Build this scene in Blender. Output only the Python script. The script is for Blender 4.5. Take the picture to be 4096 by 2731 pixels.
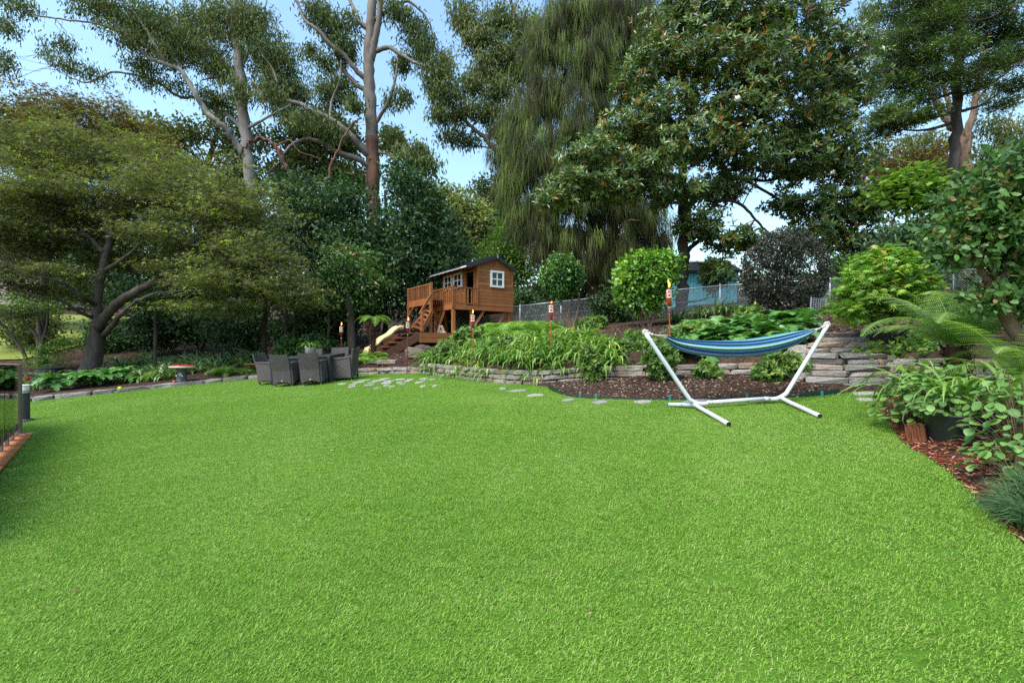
import bpy, math, random
import numpy as np
from mathutils import Vector, Matrix

R = math.radians
scene = bpy.context.scene
COL = scene.collection
for _o in list(bpy.data.objects):
    bpy.data.objects.remove(_o)

# ------------------------------------------------------------------ camera
F = 490.0            # focal length in pixels of the 1024 wide picture
HZ = 350.0           # horizon row
CAMZ = 1.53
cam_d = bpy.data.cameras.new('camera')
cam_d.sensor_width = 36.0
cam_d.lens = F / 1024.0 * 36.0
cam_d.shift_y = (HZ - 341.0) / 1024.0
cam_d.clip_start = 0.05
cam_d.clip_end = 2000.0
cam = bpy.data.objects.new('camera', cam_d)
cam.location = (0, 0, CAMZ)
cam.rotation_euler = (R(90), 0, 0)
COL.objects.link(cam)
scene.camera = cam

# ------------------------------------------------------------------ light
SUN_EL, SUN_AZ = R(58), R(222)      # azimuth from +Y, clockwise
world = bpy.data.worlds.new('World')
scene.world = world
world.use_nodes = True
nt = world.node_tree
nt.nodes.clear()
wo = nt.nodes.new('ShaderNodeOutputWorld')
bg = nt.nodes.new('ShaderNodeBackground')
sky = nt.nodes.new('ShaderNodeTexSky')
sky.sky_type = 'NISHITA'
sky.sun_disc = False
sky.sun_elevation = SUN_EL
sky.sun_rotation = SUN_AZ
sky.altitude = 100.0
sky.air_density = 1.6
sky.dust_density = 1.6
sky.ozone_density = 2.0
bg.inputs['Strength'].default_value = 0.15
wb = nt.nodes.new('ShaderNodeMix'); wb.data_type = 'RGBA'; wb.blend_type = 'MULTIPLY'   # camera white balance of the sky
wb.inputs[0].default_value = 1.0
wb.inputs[7].default_value = (0.88, 0.98, 1.0, 1)
nt.links.new(sky.outputs[0], wb.inputs[6])
nt.links.new(wb.outputs[2], bg.inputs['Color'])
nt.links.new(bg.outputs[0], wo.inputs['Surface'])

sun_d = bpy.data.lights.new('sun', 'SUN')
sun_d.energy = 2.3
sun_d.angle = R(32)
sun_d.color = (1.0, 0.95, 0.87)
sun = bpy.data.objects.new('sun', sun_d)
sv = Vector((math.sin(SUN_AZ) * math.cos(SUN_EL), math.cos(SUN_AZ) * math.cos(SUN_EL), math.sin(SUN_EL)))
sun.rotation_euler = sv.to_track_quat('Z', 'Y').to_euler()
sun.location = (0, 0, 40)
COL.objects.link(sun)

vs = scene.view_settings
vs.view_transform = 'Standard'
vs.look = 'None'
vs.exposure = 1.1
vs.gamma = 1.0
scene.cycles.max_bounces = 8
scene.cycles.transparent_max_bounces = 12
scene.cycles.use_denoising = False
scene.cycles.caustics_reflective = False
scene.cycles.caustics_refractive = False

# ------------------------------------------------------------------ helpers
def P(px, py, y):
    """point at depth y seen at picture position (px, py) of a 1024 wide picture"""
    return Vector(((px - 512.0) / F * y, y, CAMZ - (py - HZ) / F * y))

def PX(px, y):
    return (px - 512.0) / F * y

def tag(o, label, cat, group=None):
    o['label'] = label
    o['category'] = cat
    if group:
        o['group'] = group
    return o

def empty(name, loc=(0, 0, 0), rz=0.0):
    o = bpy.data.objects.new(name, None)
    o.empty_display_size = 0.1
    o.location = loc
    o.rotation_euler = (0, 0, rz)
    COL.objects.link(o)
    return o

def link(name, mesh, parent=None, loc=None, rot=None, scale=None):
    o = bpy.data.objects.new(name, mesh)
    COL.objects.link(o)
    if parent is not None:
        o.parent = parent
    if loc is not None:
        o.location = loc
    if rot is not None:
        o.rotation_euler = rot
    if scale is not None:
        o.scale = scale if hasattr(scale, '__len__') else (scale,) * 3
    return o

def np_mesh(name, V, T, mat=None, tint=None, smooth=False, attrs=None):
    """triangle mesh straight from arrays"""
    V = np.asarray(V, dtype=np.float32)
    T = np.asarray(T, dtype=np.int32)
    me = bpy.data.meshes.new(name)
    me.vertices.add(len(V))
    me.vertices.foreach_set('co', V.ravel())
    me.loops.add(T.size)
    me.loops.foreach_set('vertex_index', T.ravel())
    me.polygons.add(len(T))
    k = T.shape[1]
    me.polygons.foreach_set('loop_start', np.arange(0, T.size, k, dtype=np.int32))
    try:
        me.polygons.foreach_set('loop_total', np.full(len(T), k, dtype=np.int32))
    except Exception:
        pass
    me.polygons.foreach_set('use_smooth', np.full(len(T), smooth))
    me.update(calc_edges=True)
    if tint is not None:
        a = me.attributes.new('tint', 'FLOAT', 'POINT')
        a.data.foreach_set('value', np.asarray(tint, dtype=np.float32))
    for k_, v_ in (attrs or {}).items():
        a = me.attributes.new(k_, 'FLOAT', 'POINT')
        a.data.foreach_set('value', np.asarray(v_, dtype=np.float32))
    if mat is not None:
        me.materials.append(mat)
    return me

def frames(pts):
    pts = np.asarray(pts, float)
    n = len(pts)
    t = np.gradient(pts, axis=0)
    t /= np.linalg.norm(t, axis=1, keepdims=True) + 1e-9
    ref = np.array([0.0, 0, 1]) if abs(t[0][2]) < 0.9 else np.array([1.0, 0, 0])
    us = np.zeros((n, 3))
    u = np.cross(t[0], ref)
    u /= np.linalg.norm(u) + 1e-9
    for i in range(n):
        u = u - t[i] * np.dot(u, t[i])
        u /= np.linalg.norm(u) + 1e-9
        us[i] = u
    return t, us, np.cross(t, us)

def tube_np(pts, radii, sides=8, cap=True):
    pts = np.asarray(pts, float)
    n = len(pts)
    radii = np.asarray(radii, float) * np.ones(n)
    t, u, w = frames(pts)
    a = np.linspace(0, 2 * np.pi, sides, endpoint=False)
    V = (pts[:, None, :] + radii[:, None, None] * (np.cos(a)[None, :, None] * u[:, None, :] + np.sin(a)[None, :, None] * w[:, None, :])).reshape(-1, 3)
    i = np.arange(n - 1)[:, None] * sides
    j = np.arange(sides)[None, :]
    j2 = (j + 1) % sides
    A = (i + j).ravel(); B = (i + j2).ravel(); Cc = (i + sides + j2).ravel(); D = (i + sides + j).ravel()
    T = np.concatenate([np.stack([A, B, Cc], 1), np.stack([A, Cc, D], 1)])
    if cap:
        V = np.concatenate([V, pts[:1], pts[-1:]])
        c0, c1 = len(V) - 2, len(V) - 1
        jj = np.arange(sides)
        T = np.concatenate([T, np.stack([np.full(sides, c0), (jj + 1) % sides, jj], 1),
                            np.stack([np.full(sides, c1), (n - 1) * sides + jj, (n - 1) * sides + (jj + 1) % sides], 1)])
    return V, T

def spline(pts, n=None, per=6):
    """Catmull-Rom through the points"""
    p = np.asarray([list(q) for q in pts], float)
    if len(p) < 3:
        k = n or per + 1
        s = np.linspace(0, 1, k)[:, None]
        return p[0] * (1 - s) + p[-1] * s
    pp = np.vstack([2 * p[0] - p[1], p, 2 * p[-1] - p[-2]])
    out = []
    for i in range(1, len(pp) - 2):
        for s in np.linspace(0, 1, per, endpoint=False):
            a, b, c, d = pp[i - 1], pp[i], pp[i + 1], pp[i + 2]
            out.append(0.5 * ((2 * b) + (-a + c) * s + (2 * a - 5 * b + 4 * c - d) * s ** 2 + (-a + 3 * b - 3 * c + d) * s ** 3))
    out.append(p[-1])
    return np.array(out)

class MB:
    """collects shapes, builds one mesh object"""
    def __init__(self):
        self.V = []; self.T = []; self.n = 0
    def add(self, V, T):
        V = np.asarray(V, float); T = np.asarray(T, int)
        self.V.append(V); self.T.append(T + self.n); self.n += len(V)
        return self
    def quads(self, V, Q):
        Q = np.asarray(Q, int)
        return self.add(V, np.concatenate([Q[:, [0, 1, 2]], Q[:, [0, 2, 3]]]))
    def box(self, c, s, M=None, bev=0.0):
        """c centre, s full size, M optional 3x3 rotation, bev chamfer"""
        c = np.asarray(c, float); h = np.asarray(s, float) / 2
        if bev <= 0:
            V = np.array([[x, y, z] for z in (-1, 1) for y in (-1, 1) for x in (-1, 1)], float) * h
            Q = [(0, 2, 3, 1), (4, 5, 7, 6), (0, 1, 5, 4), (2, 6, 7, 3), (0, 4, 6, 2), (1, 3, 7, 5)]
            if M is not None:
                V = V @ np.asarray(M, float).T
            return self.quads(V + c, Q)
        V, T = chamfer_box(h, min(bev, min(h) * 0.9))
        if M is not None:
            V = V @ np.asarray(M, float).T
        return self.add(V + c, T)
    def bar(self, a, b, w, h, up=(0, 0, 1), bev=0.0):
        """rectangular bar from a to b, w across, h along up"""
        a = np.asarray(a, float); b = np.asarray(b, float)
        d = b - a; L = np.linalg.norm(d); d = d / L
        up = np.asarray(up, float)
        s = np.cross(d, up); s /= np.linalg.norm(s) + 1e-9
        u = np.cross(s, d)
        return self.box((a + b) / 2, (w, L, h), np.stack([s, d, u], 1), bev)
    def tube(self, pts, r, sides=8, cap=True):
        return self.add(*tube_np([list(p) for p in pts], r, sides, cap))
    def lathe(self, prof, seg=16, c=(0, 0, 0)):
        prof = np.asarray(prof, float)
        a = np.linspace(0, 2 * np.pi, seg, endpoint=False)
        V = np.stack([prof[:, 0][:, None] * np.cos(a), prof[:, 0][:, None] * np.sin(a), prof[:, 1][:, None] * np.ones(seg)], -1).reshape(-1, 3) + np.asarray(c, float)
        n = len(prof)
        Q = [(i * seg + j, i * seg + (j + 1) % seg, (i + 1) * seg + (j + 1) % seg, (i + 1) * seg + j) for i in range(n - 1) for j in range(seg)]
        return self.quads(V, Q)
    def prism(self, poly, d0, d1, axis):
        """polygon in 3D (planar) extruded from d0*axis to d1*axis"""
        poly = np.asarray([list(p) for p in poly], float); ax = np.asarray(axis, float)
        n = len(poly)
        V = np.concatenate([poly + ax * d0, poly + ax * d1])
        T = [(0, i + 1, i) for i in range(1, n - 1)] + [(n, n + i, n + i + 1) for i in range(1, n - 1)]
        for i in range(n):
            j = (i + 1) % n
            T += [(i, j, n + j), (i, n + j, n + i)]
        return self.add(V, T)
    def mesh(self, name, mat, smooth=False):
        return np_mesh(name, np.concatenate(self.V), np.concatenate(self.T), mat, smooth=smooth)
    def build(self, name, mat, parent=None, smooth=False, loc=None, rot=None):
        return link(name, self.mesh(name, mat, smooth), parent, loc, rot)

def chamfer_box(h, b):
    pts = []; idx = {}
    for sx in (-1, 1):
        for sy in (-1, 1):
            for sz in (-1, 1):
                for ax in range(3):
                    q = [sx * h[0], sy * h[1], sz * h[2]]
                    for k in range(3):
                        if k != ax:
                            q[k] -= b * (1 if q[k] > 0 else -1)
                    idx[(sx, sy, sz, ax)] = len(pts); pts.append(q)
    V = np.array(pts); T = []
    def quad(a, b_, c, d):
        n = np.cross(V[b_] - V[a], V[c] - V[a])
        if np.dot(n, V[a] + V[b_] + V[c] + V[d]) < 0:
            a, b_, c, d = d, c, b_, a
        T.append((a, b_, c)); T.append((a, c, d))
    S = (-1, 1)
    for s in S:
        quad(*[idx[(s, a, b_, 0)] for a, b_ in ((-1, -1), (1, -1), (1, 1), (-1, 1))])
        quad(*[idx[(a, s, b_, 1)] for a, b_ in ((-1, -1), (1, -1), (1, 1), (-1, 1))])
        quad(*[idx[(a, b_, s, 2)] for a, b_ in ((-1, -1), (1, -1), (1, 1), (-1, 1))])
    for a in S:
        for b_ in S:
            quad(idx[(-1, a, b_, 1)], idx[(1, a, b_, 1)], idx[(1, a, b_, 2)], idx[(-1, a, b_, 2)])
            quad(idx[(a, -1, b_, 0)], idx[(a, 1, b_, 0)], idx[(a, 1, b_, 2)], idx[(a, -1, b_, 2)])
            quad(idx[(a, b_, -1, 0)], idx[(a, b_, 1, 0)], idx[(a, b_, 1, 1)], idx[(a, b_, -1, 1)])
    for a in S:
        for b_ in S:
            for c in S:
                i0, i1, i2 = idx[(a, b_, c, 0)], idx[(a, b_, c, 1)], idx[(a, b_, c, 2)]
                n = np.cross(V[i1] - V[i0], V[i2] - V[i0])
                T.append((i0, i1, i2) if np.dot(n, V[i0]) > 0 else (i0, i2, i1))
    return V, np.array(T)

# ------------------------------------------------------------------ materials
def newmat(name):
    m = bpy.data.materials.new(name)
    m.use_nodes = True
    t = m.node_tree
    t.nodes.clear()
    out = t.nodes.new('ShaderNodeOutputMaterial')
    b = t.nodes.new('ShaderNodeBsdfPrincipled')
    t.links.new(b.outputs[0], out.inputs[0])
    return m, t, b, out

def ramp(t, stops, interp='LINEAR'):
    r = t.nodes.new('ShaderNodeValToRGB')
    r.color_ramp.interpolation = interp
    e = r.color_ramp.elements
    while len(e) < len(stops):
        e.new(0.5)
    for k, (p, c) in enumerate(stops):
        e[k].position = p
        e[k].color = (c[0], c[1], c[2], 1)
    return r

def noise(t, scale, detail=4, rough=0.6, vec=None, coord='Object', stretch=None):
    if vec is None:
        tc = t.nodes.new('ShaderNodeTexCoord')
        vec = tc.outputs[coord]
    if stretch:
        mp = t.nodes.new('ShaderNodeMapping')
        mp.inputs['Scale'].default_value = stretch
        t.links.new(vec, mp.inputs[0])
        vec = mp.outputs[0]
    n = t.nodes.new('ShaderNodeTexNoise')
    n.inputs['Scale'].default_value = scale
    n.inputs['Detail'].default_value = detail
    n.inputs['Roughness'].default_value = rough
    t.links.new(vec, n.inputs['Vector'])
    return n.outputs[0]

def mth(t, op, a, b=None, clamp=False):
    m = t.nodes.new('ShaderNodeMath')
    m.operation = op
    m.use_clamp = clamp
    for k, v in enumerate((a, b)):
        if v is None:
            continue
        if isinstance(v, (int, float)):
            m.inputs[k].default_value = v
        else:
            t.links.new(v, m.inputs[k])
    return m.outputs[0]

def bump(t, b, h, strength=0.4, dist=0.02):
    n = t.nodes.new('ShaderNodeBump')
    n.inputs['Strength'].default_value = strength
    n.inputs['Distance'].default_value = dist
    t.links.new(h, n.inputs['Height'])
    t.links.new(n.outputs[0], b.inputs['Normal'])

def plain(name, col, rough=0.5, metal=0.0, var=0.15, nscale=6.0, bumps=0.1, spec=0.5):
    m, t, b, o = newmat(name)
    n = noise(t, nscale, 5)
    c0 = [max(0, c * (1 - var)) for c in col]; c1 = [min(1, c * (1 + var)) for c in col]
    r = ramp(t, [(0.3, c0), (0.7, c1)])
    t.links.new(n, r.inputs[0])
    t.links.new(r.outputs[0], b.inputs['Base Color'])
    b.inputs['Roughness'].default_value = rough
    b.inputs['Metallic'].default_value = metal
    b.inputs['Specular IOR Level'].default_value = spec
    if bumps:
        bump(t, b, noise(t, nscale * 8, 3), bumps, 0.01)
    return m

def foliage(name, stops, rough=0.5, trans=0.25, spec=0.35, nscale=0.5, nmix=0.5, tmul=1.3):
    """leaf material: per-leaf 'tint' plus a slow drift through the plant choose the leaf's own green"""
    stops = [(p_, tuple(min(0.6, v_ * 1.38) for v_ in c_)) for p_, c_ in stops]
    m, t, b, o = newmat(name)
    a = t.nodes.new('ShaderNodeAttribute')
    a.attribute_name = 'tint'
    n = noise(t, nscale, 2)
    n2 = mth(t, 'SUBTRACT', n, 0.5)
    n3 = mth(t, 'MULTIPLY', n2, nmix * 2)
    f = mth(t, 'ADD', a.outputs['Fac'], n3, True)
    oi = t.nodes.new('ShaderNodeObjectInfo')
    o1 = mth(t, 'SUBTRACT', oi.outputs['Random'], 0.5)
    o2 = mth(t, 'MULTIPLY', o1, 0.3)
    f = mth(t, 'ADD', f, o2, True)
    r = ramp(t, stops)
    t.links.new(f, r.inputs[0])
    t.links.new(r.outputs[0], b.inputs['Base Color'])
    b.inputs['Roughness'].default_value = rough
    b.inputs['Specular IOR Level'].default_value = spec
    tr = t.nodes.new('ShaderNodeBsdfTranslucent')
    mx = t.nodes.new('ShaderNodeMix')
    mx.data_type = 'RGBA'
    mx.blend_type = 'MULTIPLY'
    mx.inputs[0].default_value = 1.0
    t.links.new(r.outputs[0], mx.inputs[6])
    mx.inputs[7].default_value = (tmul * 1.1, tmul * 1.2, tmul * 0.6, 1)
    t.links.new(mx.outputs[2], tr.inputs['Color'])
    ms = t.nodes.new('ShaderNodeMixShader')
    ms.inputs[0].default_value = trans
    t.links.new(b.outputs[0], ms.inputs[1])
    t.links.new(tr.outputs[0], ms.inputs[2])
    t.links.new(ms.outputs[0], o.inputs[0])
    return m

def bark(name, stops, scale=3.0, stretch=(1, 1, 0.15), rough=0.85, bs=0.6, extra=None):
    m, t, b, o = newmat(name)
    n = noise(t, scale, 6, 0.65, stretch=stretch)
    r = ramp(t, stops)
    t.links.new(n, r.inputs[0])
    t.links.new(r.outputs[0], b.inputs['Base Color'])
    b.inputs['Roughness'].default_value = rough
    b.inputs['Specular IOR Level'].default_value = 0.2
    bump(t, b, noise(t, scale * 6, 5, 0.7, stretch=stretch), bs, 0.03)
    return m

def timber(name, dark, light, gscale=30.0, rough=0.6):
    """stained boards: grain along the longest object axis is left to noise, each board its own tone"""
    m, t, b, o = newmat(name)
    n = noise(t, gscale, 5, 0.6, coord='Object', stretch=(0.12, 0.12, 1.0))
    n2 = noise(t, 2.5, 3, 0.6)
    oi = t.nodes.new('ShaderNodeObjectInfo')
    f = mth(t, 'MULTIPLY', n, 0.45)
    f = mth(t, 'ADD', f, mth(t, 'MULTIPLY', n2, 0.45))
    f = mth(t, 'ADD', f, mth(t, 'MULTIPLY', mth(t, 'SUBTRACT', oi.outputs['Random'], 0.5), 0.35), True)
    r = ramp(t, [(0.25, dark), (0.65, light)])
    t.links.new(f, r.inputs[0])
    t.links.new(r.outputs[0], b.inputs['Base Color'])
    b.inputs['Roughness'].default_value = rough
    b.inputs['Specular IOR Level'].default_value = 0.25
    bump(t, b, n, 0.15, 0.004)
    return m

def stone_mat(name, stops, rough=0.9):
    m, t, b, o = newmat(name)
    oi = t.nodes.new('ShaderNodeObjectInfo')
    tc = t.nodes.new('ShaderNodeTexCoord')
    add = t.nodes.new('ShaderNodeVectorMath'); add.operation = 'ADD'
    cmb = t.nodes.new('ShaderNodeCombineXYZ')
    k = mth(t, 'MULTIPLY', oi.outputs['Random'], 40.0)
    t.links.new(k, cmb.inputs[0]); t.links.new(k, cmb.inputs[1])
    t.links.new(tc.outputs['Object'], add.inputs[0]); t.links.new(cmb.outputs[0], add.inputs[1])
    n = noise(t, 1.4, 6, 0.65, vec=add.outputs[0])
    f = mth(t, 'ADD', mth(t, 'MULTIPLY', n, 0.75), mth(t, 'MULTIPLY', mth(t, 'SUBTRACT', oi.outputs['Random'], 0.3), 0.4), True)
    r = ramp(t, stops)
    t.links.new(f, r.inputs[0])
    n2 = noise(t, 9, 5, 0.7, vec=add.outputs[0])
    r2 = ramp(t, [(0.34, (0.28, 0.26, 0.24)), (0.47, (0.75, 0.74, 0.72)), (0.62, (1, 1, 1))])
    t.links.new(n2, r2.inputs[0])
    mx = t.nodes.new('ShaderNodeMix'); mx.data_type = 'RGBA'; mx.blend_type = 'MULTIPLY'
    mx.inputs[0].default_value = 0.65
    t.links.new(r.outputs[0], mx.inputs[6]); t.links.new(r2.outputs[0], mx.inputs[7])
    t.links.new(mx.outputs[2], b.inputs['Base Color'])
    b.inputs['Roughness'].default_value = rough
    b.inputs['Specular IOR Level'].default_value = 0.2
    bump(t, b, noise(t, 5, 6, 0.7, vec=add.outputs[0]), 0.8, 0.12)
    return m

MAT = {}
MAT['white_metal'] = plain('white powder coated steel', (0.56, 0.57, 0.60), 0.35, 0, 0.06, 3, 0.02)
MAT['galv'] = plain('galvanised steel', (0.34, 0.36, 0.38), 0.45, 0.5, 0.15, 8, 0.05)
MAT['bronze'] = plain('brown aluminium', (0.19, 0.15, 0.12), 0.45, 0.2, 0.1, 5, 0.02)
MAT['bollard'] = plain('charcoal coated metal', (0.035, 0.037, 0.042), 0.5, 0.1, 0.15, 6, 0.05)
MAT['black'] = plain('black plastic', (0.012, 0.013, 0.014), 0.45, 0, 0.3, 6, 0.05)
MAT['white_paint'] = plain('white painted timber', (0.74, 0.75, 0.74), 0.5, 0, 0.05, 6, 0.05)
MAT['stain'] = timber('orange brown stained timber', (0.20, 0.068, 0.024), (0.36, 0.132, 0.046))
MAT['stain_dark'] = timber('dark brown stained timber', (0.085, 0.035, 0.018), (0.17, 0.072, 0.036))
MAT['deck'] = timber('oiled merbau decking', (0.28, 0.085, 0.028), (0.50, 0.17, 0.055), 20, 0.5)
MAT['fascia'] = plain('charcoal roof trim', (0.016, 0.016, 0.024), 0.4, 0, 0.2, 5, 0.03)
MAT['roof_sheet'] = plain('pale corrugated sheet', (0.62, 0.64, 0.64), 0.45, 0, 0.12, 5, 0.03)
MAT['dark_in'] = plain('dark window glass', (0.010, 0.009, 0.009), 0.12, 0, 0.2, 3, 0.0)
MAT['slide'] = plain('cream yellow slide plastic', (0.66, 0.50, 0.22), 0.4, 0, 0.08, 3, 0.03)
MAT['tabletop'] = plain('charcoal table metal', (0.028, 0.030, 0.030), 0.4, 0.1, 0.15, 6, 0.03)
MAT['red'] = plain('red enamel', (0.45, 0.022, 0.022), 0.35, 0, 0.15, 5, 0.03)
MAT['cream'] = plain('cream paint', (0.70, 0.66, 0.60), 0.5, 0, 0.1, 5, 0.03)
MAT['rope'] = plain('off white rope', (0.55, 0.50, 0.44), 0.85, 0, 0.15, 20, 0.3)
MAT['stump'] = plain('grey painted concrete', (0.075, 0.070, 0.075), 0.8, 0, 0.4, 12, 0.5)
MAT['pole_red'] = plain('red stained bamboo', (0.36, 0.052, 0.020), 0.4, 0, 0.25, 7, 0.06)
MAT['pole_dark'] = plain('maroon stained bamboo', (0.15, 0.020, 0.016), 0.4, 0, 0.25, 7, 0.06)
MAT['weave'] = plain('cream cane weave', (0.78, 0.70, 0.56), 0.6, 0, 0.2, 30, 0.2)
MAT['weave_gap'] = plain('red cane behind the weave', (0.26, 0.05, 0.025), 0.6, 0, 0.2, 30, 0.1)
MAT['ball'] = plain('tennis ball felt', (0.55, 0.72, 0.05), 0.9, 0, 0.1, 30, 0.3)
MAT['terracotta'] = plain('terracotta', (0.33, 0.115, 0.055), 0.7, 0, 0.2, 8, 0.15)
MAT['pot_grey'] = plain('grey glazed pot', (0.22, 0.23, 0.22), 0.5, 0, 0.3, 9, 0.1)
MAT['tray'] = plain('orange timber tray', (0.42, 0.16, 0.06), 0.5, 0, 0.2, 12, 0.05)
MAT['shed'] = plain('turquoise painted boards', (0.13, 0.50, 0.60), 0.6, 0, 0.2, 2.5, 0.1)
MAT['shed_roof'] = plain('dark slate shingle', (0.055, 0.050, 0.058), 0.7, 0, 0.3, 8, 0.2)
MAT['brick'] = plain('pinkish rendered brick', (0.36, 0.27, 0.25), 0.8, 0, 0.2, 5, 0.1)
MAT['tile_roof'] = plain('brown roof tile', (0.13, 0.085, 0.07), 0.8, 0, 0.3, 8, 0.2)
MAT['edging'] = plain('dark green plastic edging', (0.012, 0.035, 0.024), 0.45, 0, 0.2, 6, 0.05)
MAT['clip_green'] = plain('green plastic peg', (0.03, 0.20, 0.16), 0.4, 0, 0.1, 6, 0.02)
MAT['rubber_white'] = plain('white plastic foot', (0.8, 0.8, 0.78), 0.4, 0, 0.05, 6, 0.0)
MAT['flower_orange'] = plain('orange petals', (0.70, 0.10, 0.025), 0.6, 0, 0.2, 20, 0.0)
MAT['flower_white'] = plain('cream white petals', (0.78, 0.75, 0.66), 0.6, 0, 0.06, 20, 0.0)
MAT['litter'] = plain('dry brown fronds', (0.13, 0.07, 0.04), 0.9, 0, 0.4, 9, 0.3)
MAT['tan_bear'] = plain('tan plastic toy', (0.38, 0.30, 0.19), 0.7, 0, 0.2, 9, 0.1)

STONE = stone_mat('weathered sandstone', [(0.10, (0.17, 0.15, 0.14)), (0.32, (0.40, 0.355, 0.315)), (0.50, (0.52, 0.465, 0.41)), (0.63, (0.47, 0.32, 0.215)), (0.74, (0.33, 0.275, 0.25)), (0.92, (0.43, 0.39, 0.36))])
STONE_GREY = stone_mat('grey edging sandstone', [(0.12, (0.17, 0.16, 0.15)), (0.45, (0.35, 0.325, 0.30)), (0.75, (0.46, 0.42, 0.38)), (0.95, (0.27, 0.235, 0.205))])

BROWNSTONE = stone_mat('brown field stone', [(0.12, (0.09, 0.07, 0.055)), (0.45, (0.20, 0.15, 0.115)), (0.75, (0.30, 0.23, 0.175)), (0.95, (0.15, 0.12, 0.10))])

def wicker():
    m, t, b, o = newmat('charcoal brown wicker')
    tc = t.nodes.new('ShaderNodeTexCoord')
    w1 = t.nodes.new('ShaderNodeTexWave'); w1.wave_type = 'BANDS'; w1.bands_direction = 'Z'
    w1.inputs['Scale'].default_value = 30; w1.inputs['Distortion'].default_value = 0.6
    w2 = t.nodes.new('ShaderNodeTexWave'); w2.wave_type = 'BANDS'; w2.bands_direction = 'X'
    w2.inputs['Scale'].default_value = 16; w2.inputs['Distortion'].default_value = 0.3
    t.links.new(tc.outputs['Object'], w1.inputs[0]); t.links.new(tc.outputs['Object'], w2.inputs[0])
    f = mth(t, 'MULTIPLY', w1.outputs[1], w2.outputs[1])
    n = noise(t, 5, 3)
    f2 = mth(t, 'ADD', mth(t, 'MULTIPLY', f, 0.6), mth(t, 'MULTIPLY', n, 0.4))
    r = ramp(t, [(0.1, (0.030, 0.024, 0.025)), (0.75, (0.125, 0.100, 0.100))])
    t.links.new(f2, r.inputs[0]); t.links.new(r.outputs[0], b.inputs['Base Color'])
    b.inputs['Roughness'].default_value = 0.55
    bump(t, b, f, 0.6, 0.01)
    return m
MAT['wicker'] = wicker()

def glass_mat():
    m, t, b, o = newmat('faintly tinted fence glass')
    tr = t.nodes.new('ShaderNodeBsdfTransparent'); tr.inputs[0].default_value = (0.80, 0.80, 0.78, 1)
    gl = t.nodes.new('ShaderNodeBsdfGlossy'); gl.inputs['Roughness'].default_value = 0.02
    fr = t.nodes.new('ShaderNodeFresnel'); fr.inputs[0].default_value = 1.5
    ms = t.nodes.new('ShaderNodeMixShader')
    t.links.new(fr.outputs[0], ms.inputs[0]); t.links.new(tr.outputs[0], ms.inputs[1]); t.links.new(gl.outputs[0], ms.inputs[2])
    t.links.new(ms.outputs[0], o.inputs[0])
    return m
MAT['glass'] = glass_mat()

def flame_mat():
    m, t, b, o = newmat('torch flame')
    e = t.nodes.new('ShaderNodeEmission'); e.inputs[0].default_value = (1.0, 0.32, 0.07, 1); e.inputs[1].default_value = 3.0
    t.links.new(e.outputs[0], o.inputs[0])
    return m
MAT['flame'] = flame_mat()
# ------------------------------------------------------------------ the lie of the land
GA, GB = 0.0643, 0.0724
WALL = [(-60, -14), (-17, 10.8), (-13.3, 13.4), (-10.3, 15.0), (-8.4, 15.9), (-6.5, 15.85), (-5, 15.1), (-3.6, 14.75), (-2.5, 14.1), (-1.6, 12.9),
        (-0.9, 11.9), (-0.25, 11.1), (0.5, 10.55), (1.31, 10.2), (2.6, 9.7), (3.9, 9.25), (5.0, 8.72), (5.45, 8.1), (5.9, 7.6), (7.0, 6.6), (9, 5.2), (14, 2), (40, -10)]
LAWN = [(-17, 10.8), (-13.3, 13.4), (-10.3, 15), (-8.4, 15.9), (-6.5, 15.85), (-5, 15.1), (-3.6, 14.75), (-2.5, 14.1), (-1.6, 12.9), (-0.9, 11.9), (-0.25, 11.1), (0.35, 10.62),
        (0.72, 10.1), (0.8, 9.5), (0.95, 9.0), (1.25, 8.5), (2.09, 8.05), (2.89, 7.72), (3.77, 7.5), (4.5, 7.42), (5.0, 7.5), (5.45, 7.6), (5.7, 7.35),
        (5.3, 6.95), (4.8, 6.4), (4.25, 5.5), (3.9, 4.9), (3.66, 4.15), (3.2, 3.25), (3.0, 2.9), (2.5, 1.8), (2.0, -3), (-17, -3)]
STEP_O = np.array([5.415, 7.885]); STEP_D = np.array([0.515, 0.857]); STEP_R = np.array([0.857, -0.515])

def seg_dist(x, y, poly):
    x = np.asarray(x, float); y = np.asarray(y, float)
    best = np.full(x.shape, 1e9)
    for (ax, ay), (bx, by) in zip(poly[:-1], poly[1:]):
        dx, dy = bx - ax, by - ay
        t = np.clip(((x - ax) * dx + (y - ay) * dy) / (dx * dx + dy * dy), 0, 1)
        best = np.minimum(best, np.hypot(x - ax - t * dx, y - ay - t * dy))
    return best

def in_poly(x, y, poly):
    x = np.asarray(x, float); y = np.asarray(y, float)
    c = np.zeros(x.shape, bool)
    n = len(poly)
    for i in range(n):
        x0, y0 = poly[i]; x1, y1 = poly[i - 1]
        if y0 == y1:
            continue
        c ^= ((y0 > y) != (y1 > y)) & (x < (x1 - x0) * (y - y0) / (y1 - y0) + x0)
    return c

def sstep(a, b, x):
    t = np.clip((x - a) / (b - a), 0, 1)
    return t * t * (3 - 2 * t)

_wx = np.array([p[0] for p in WALL]); _wy = np.array([p[1] for p in WALL])

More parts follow.
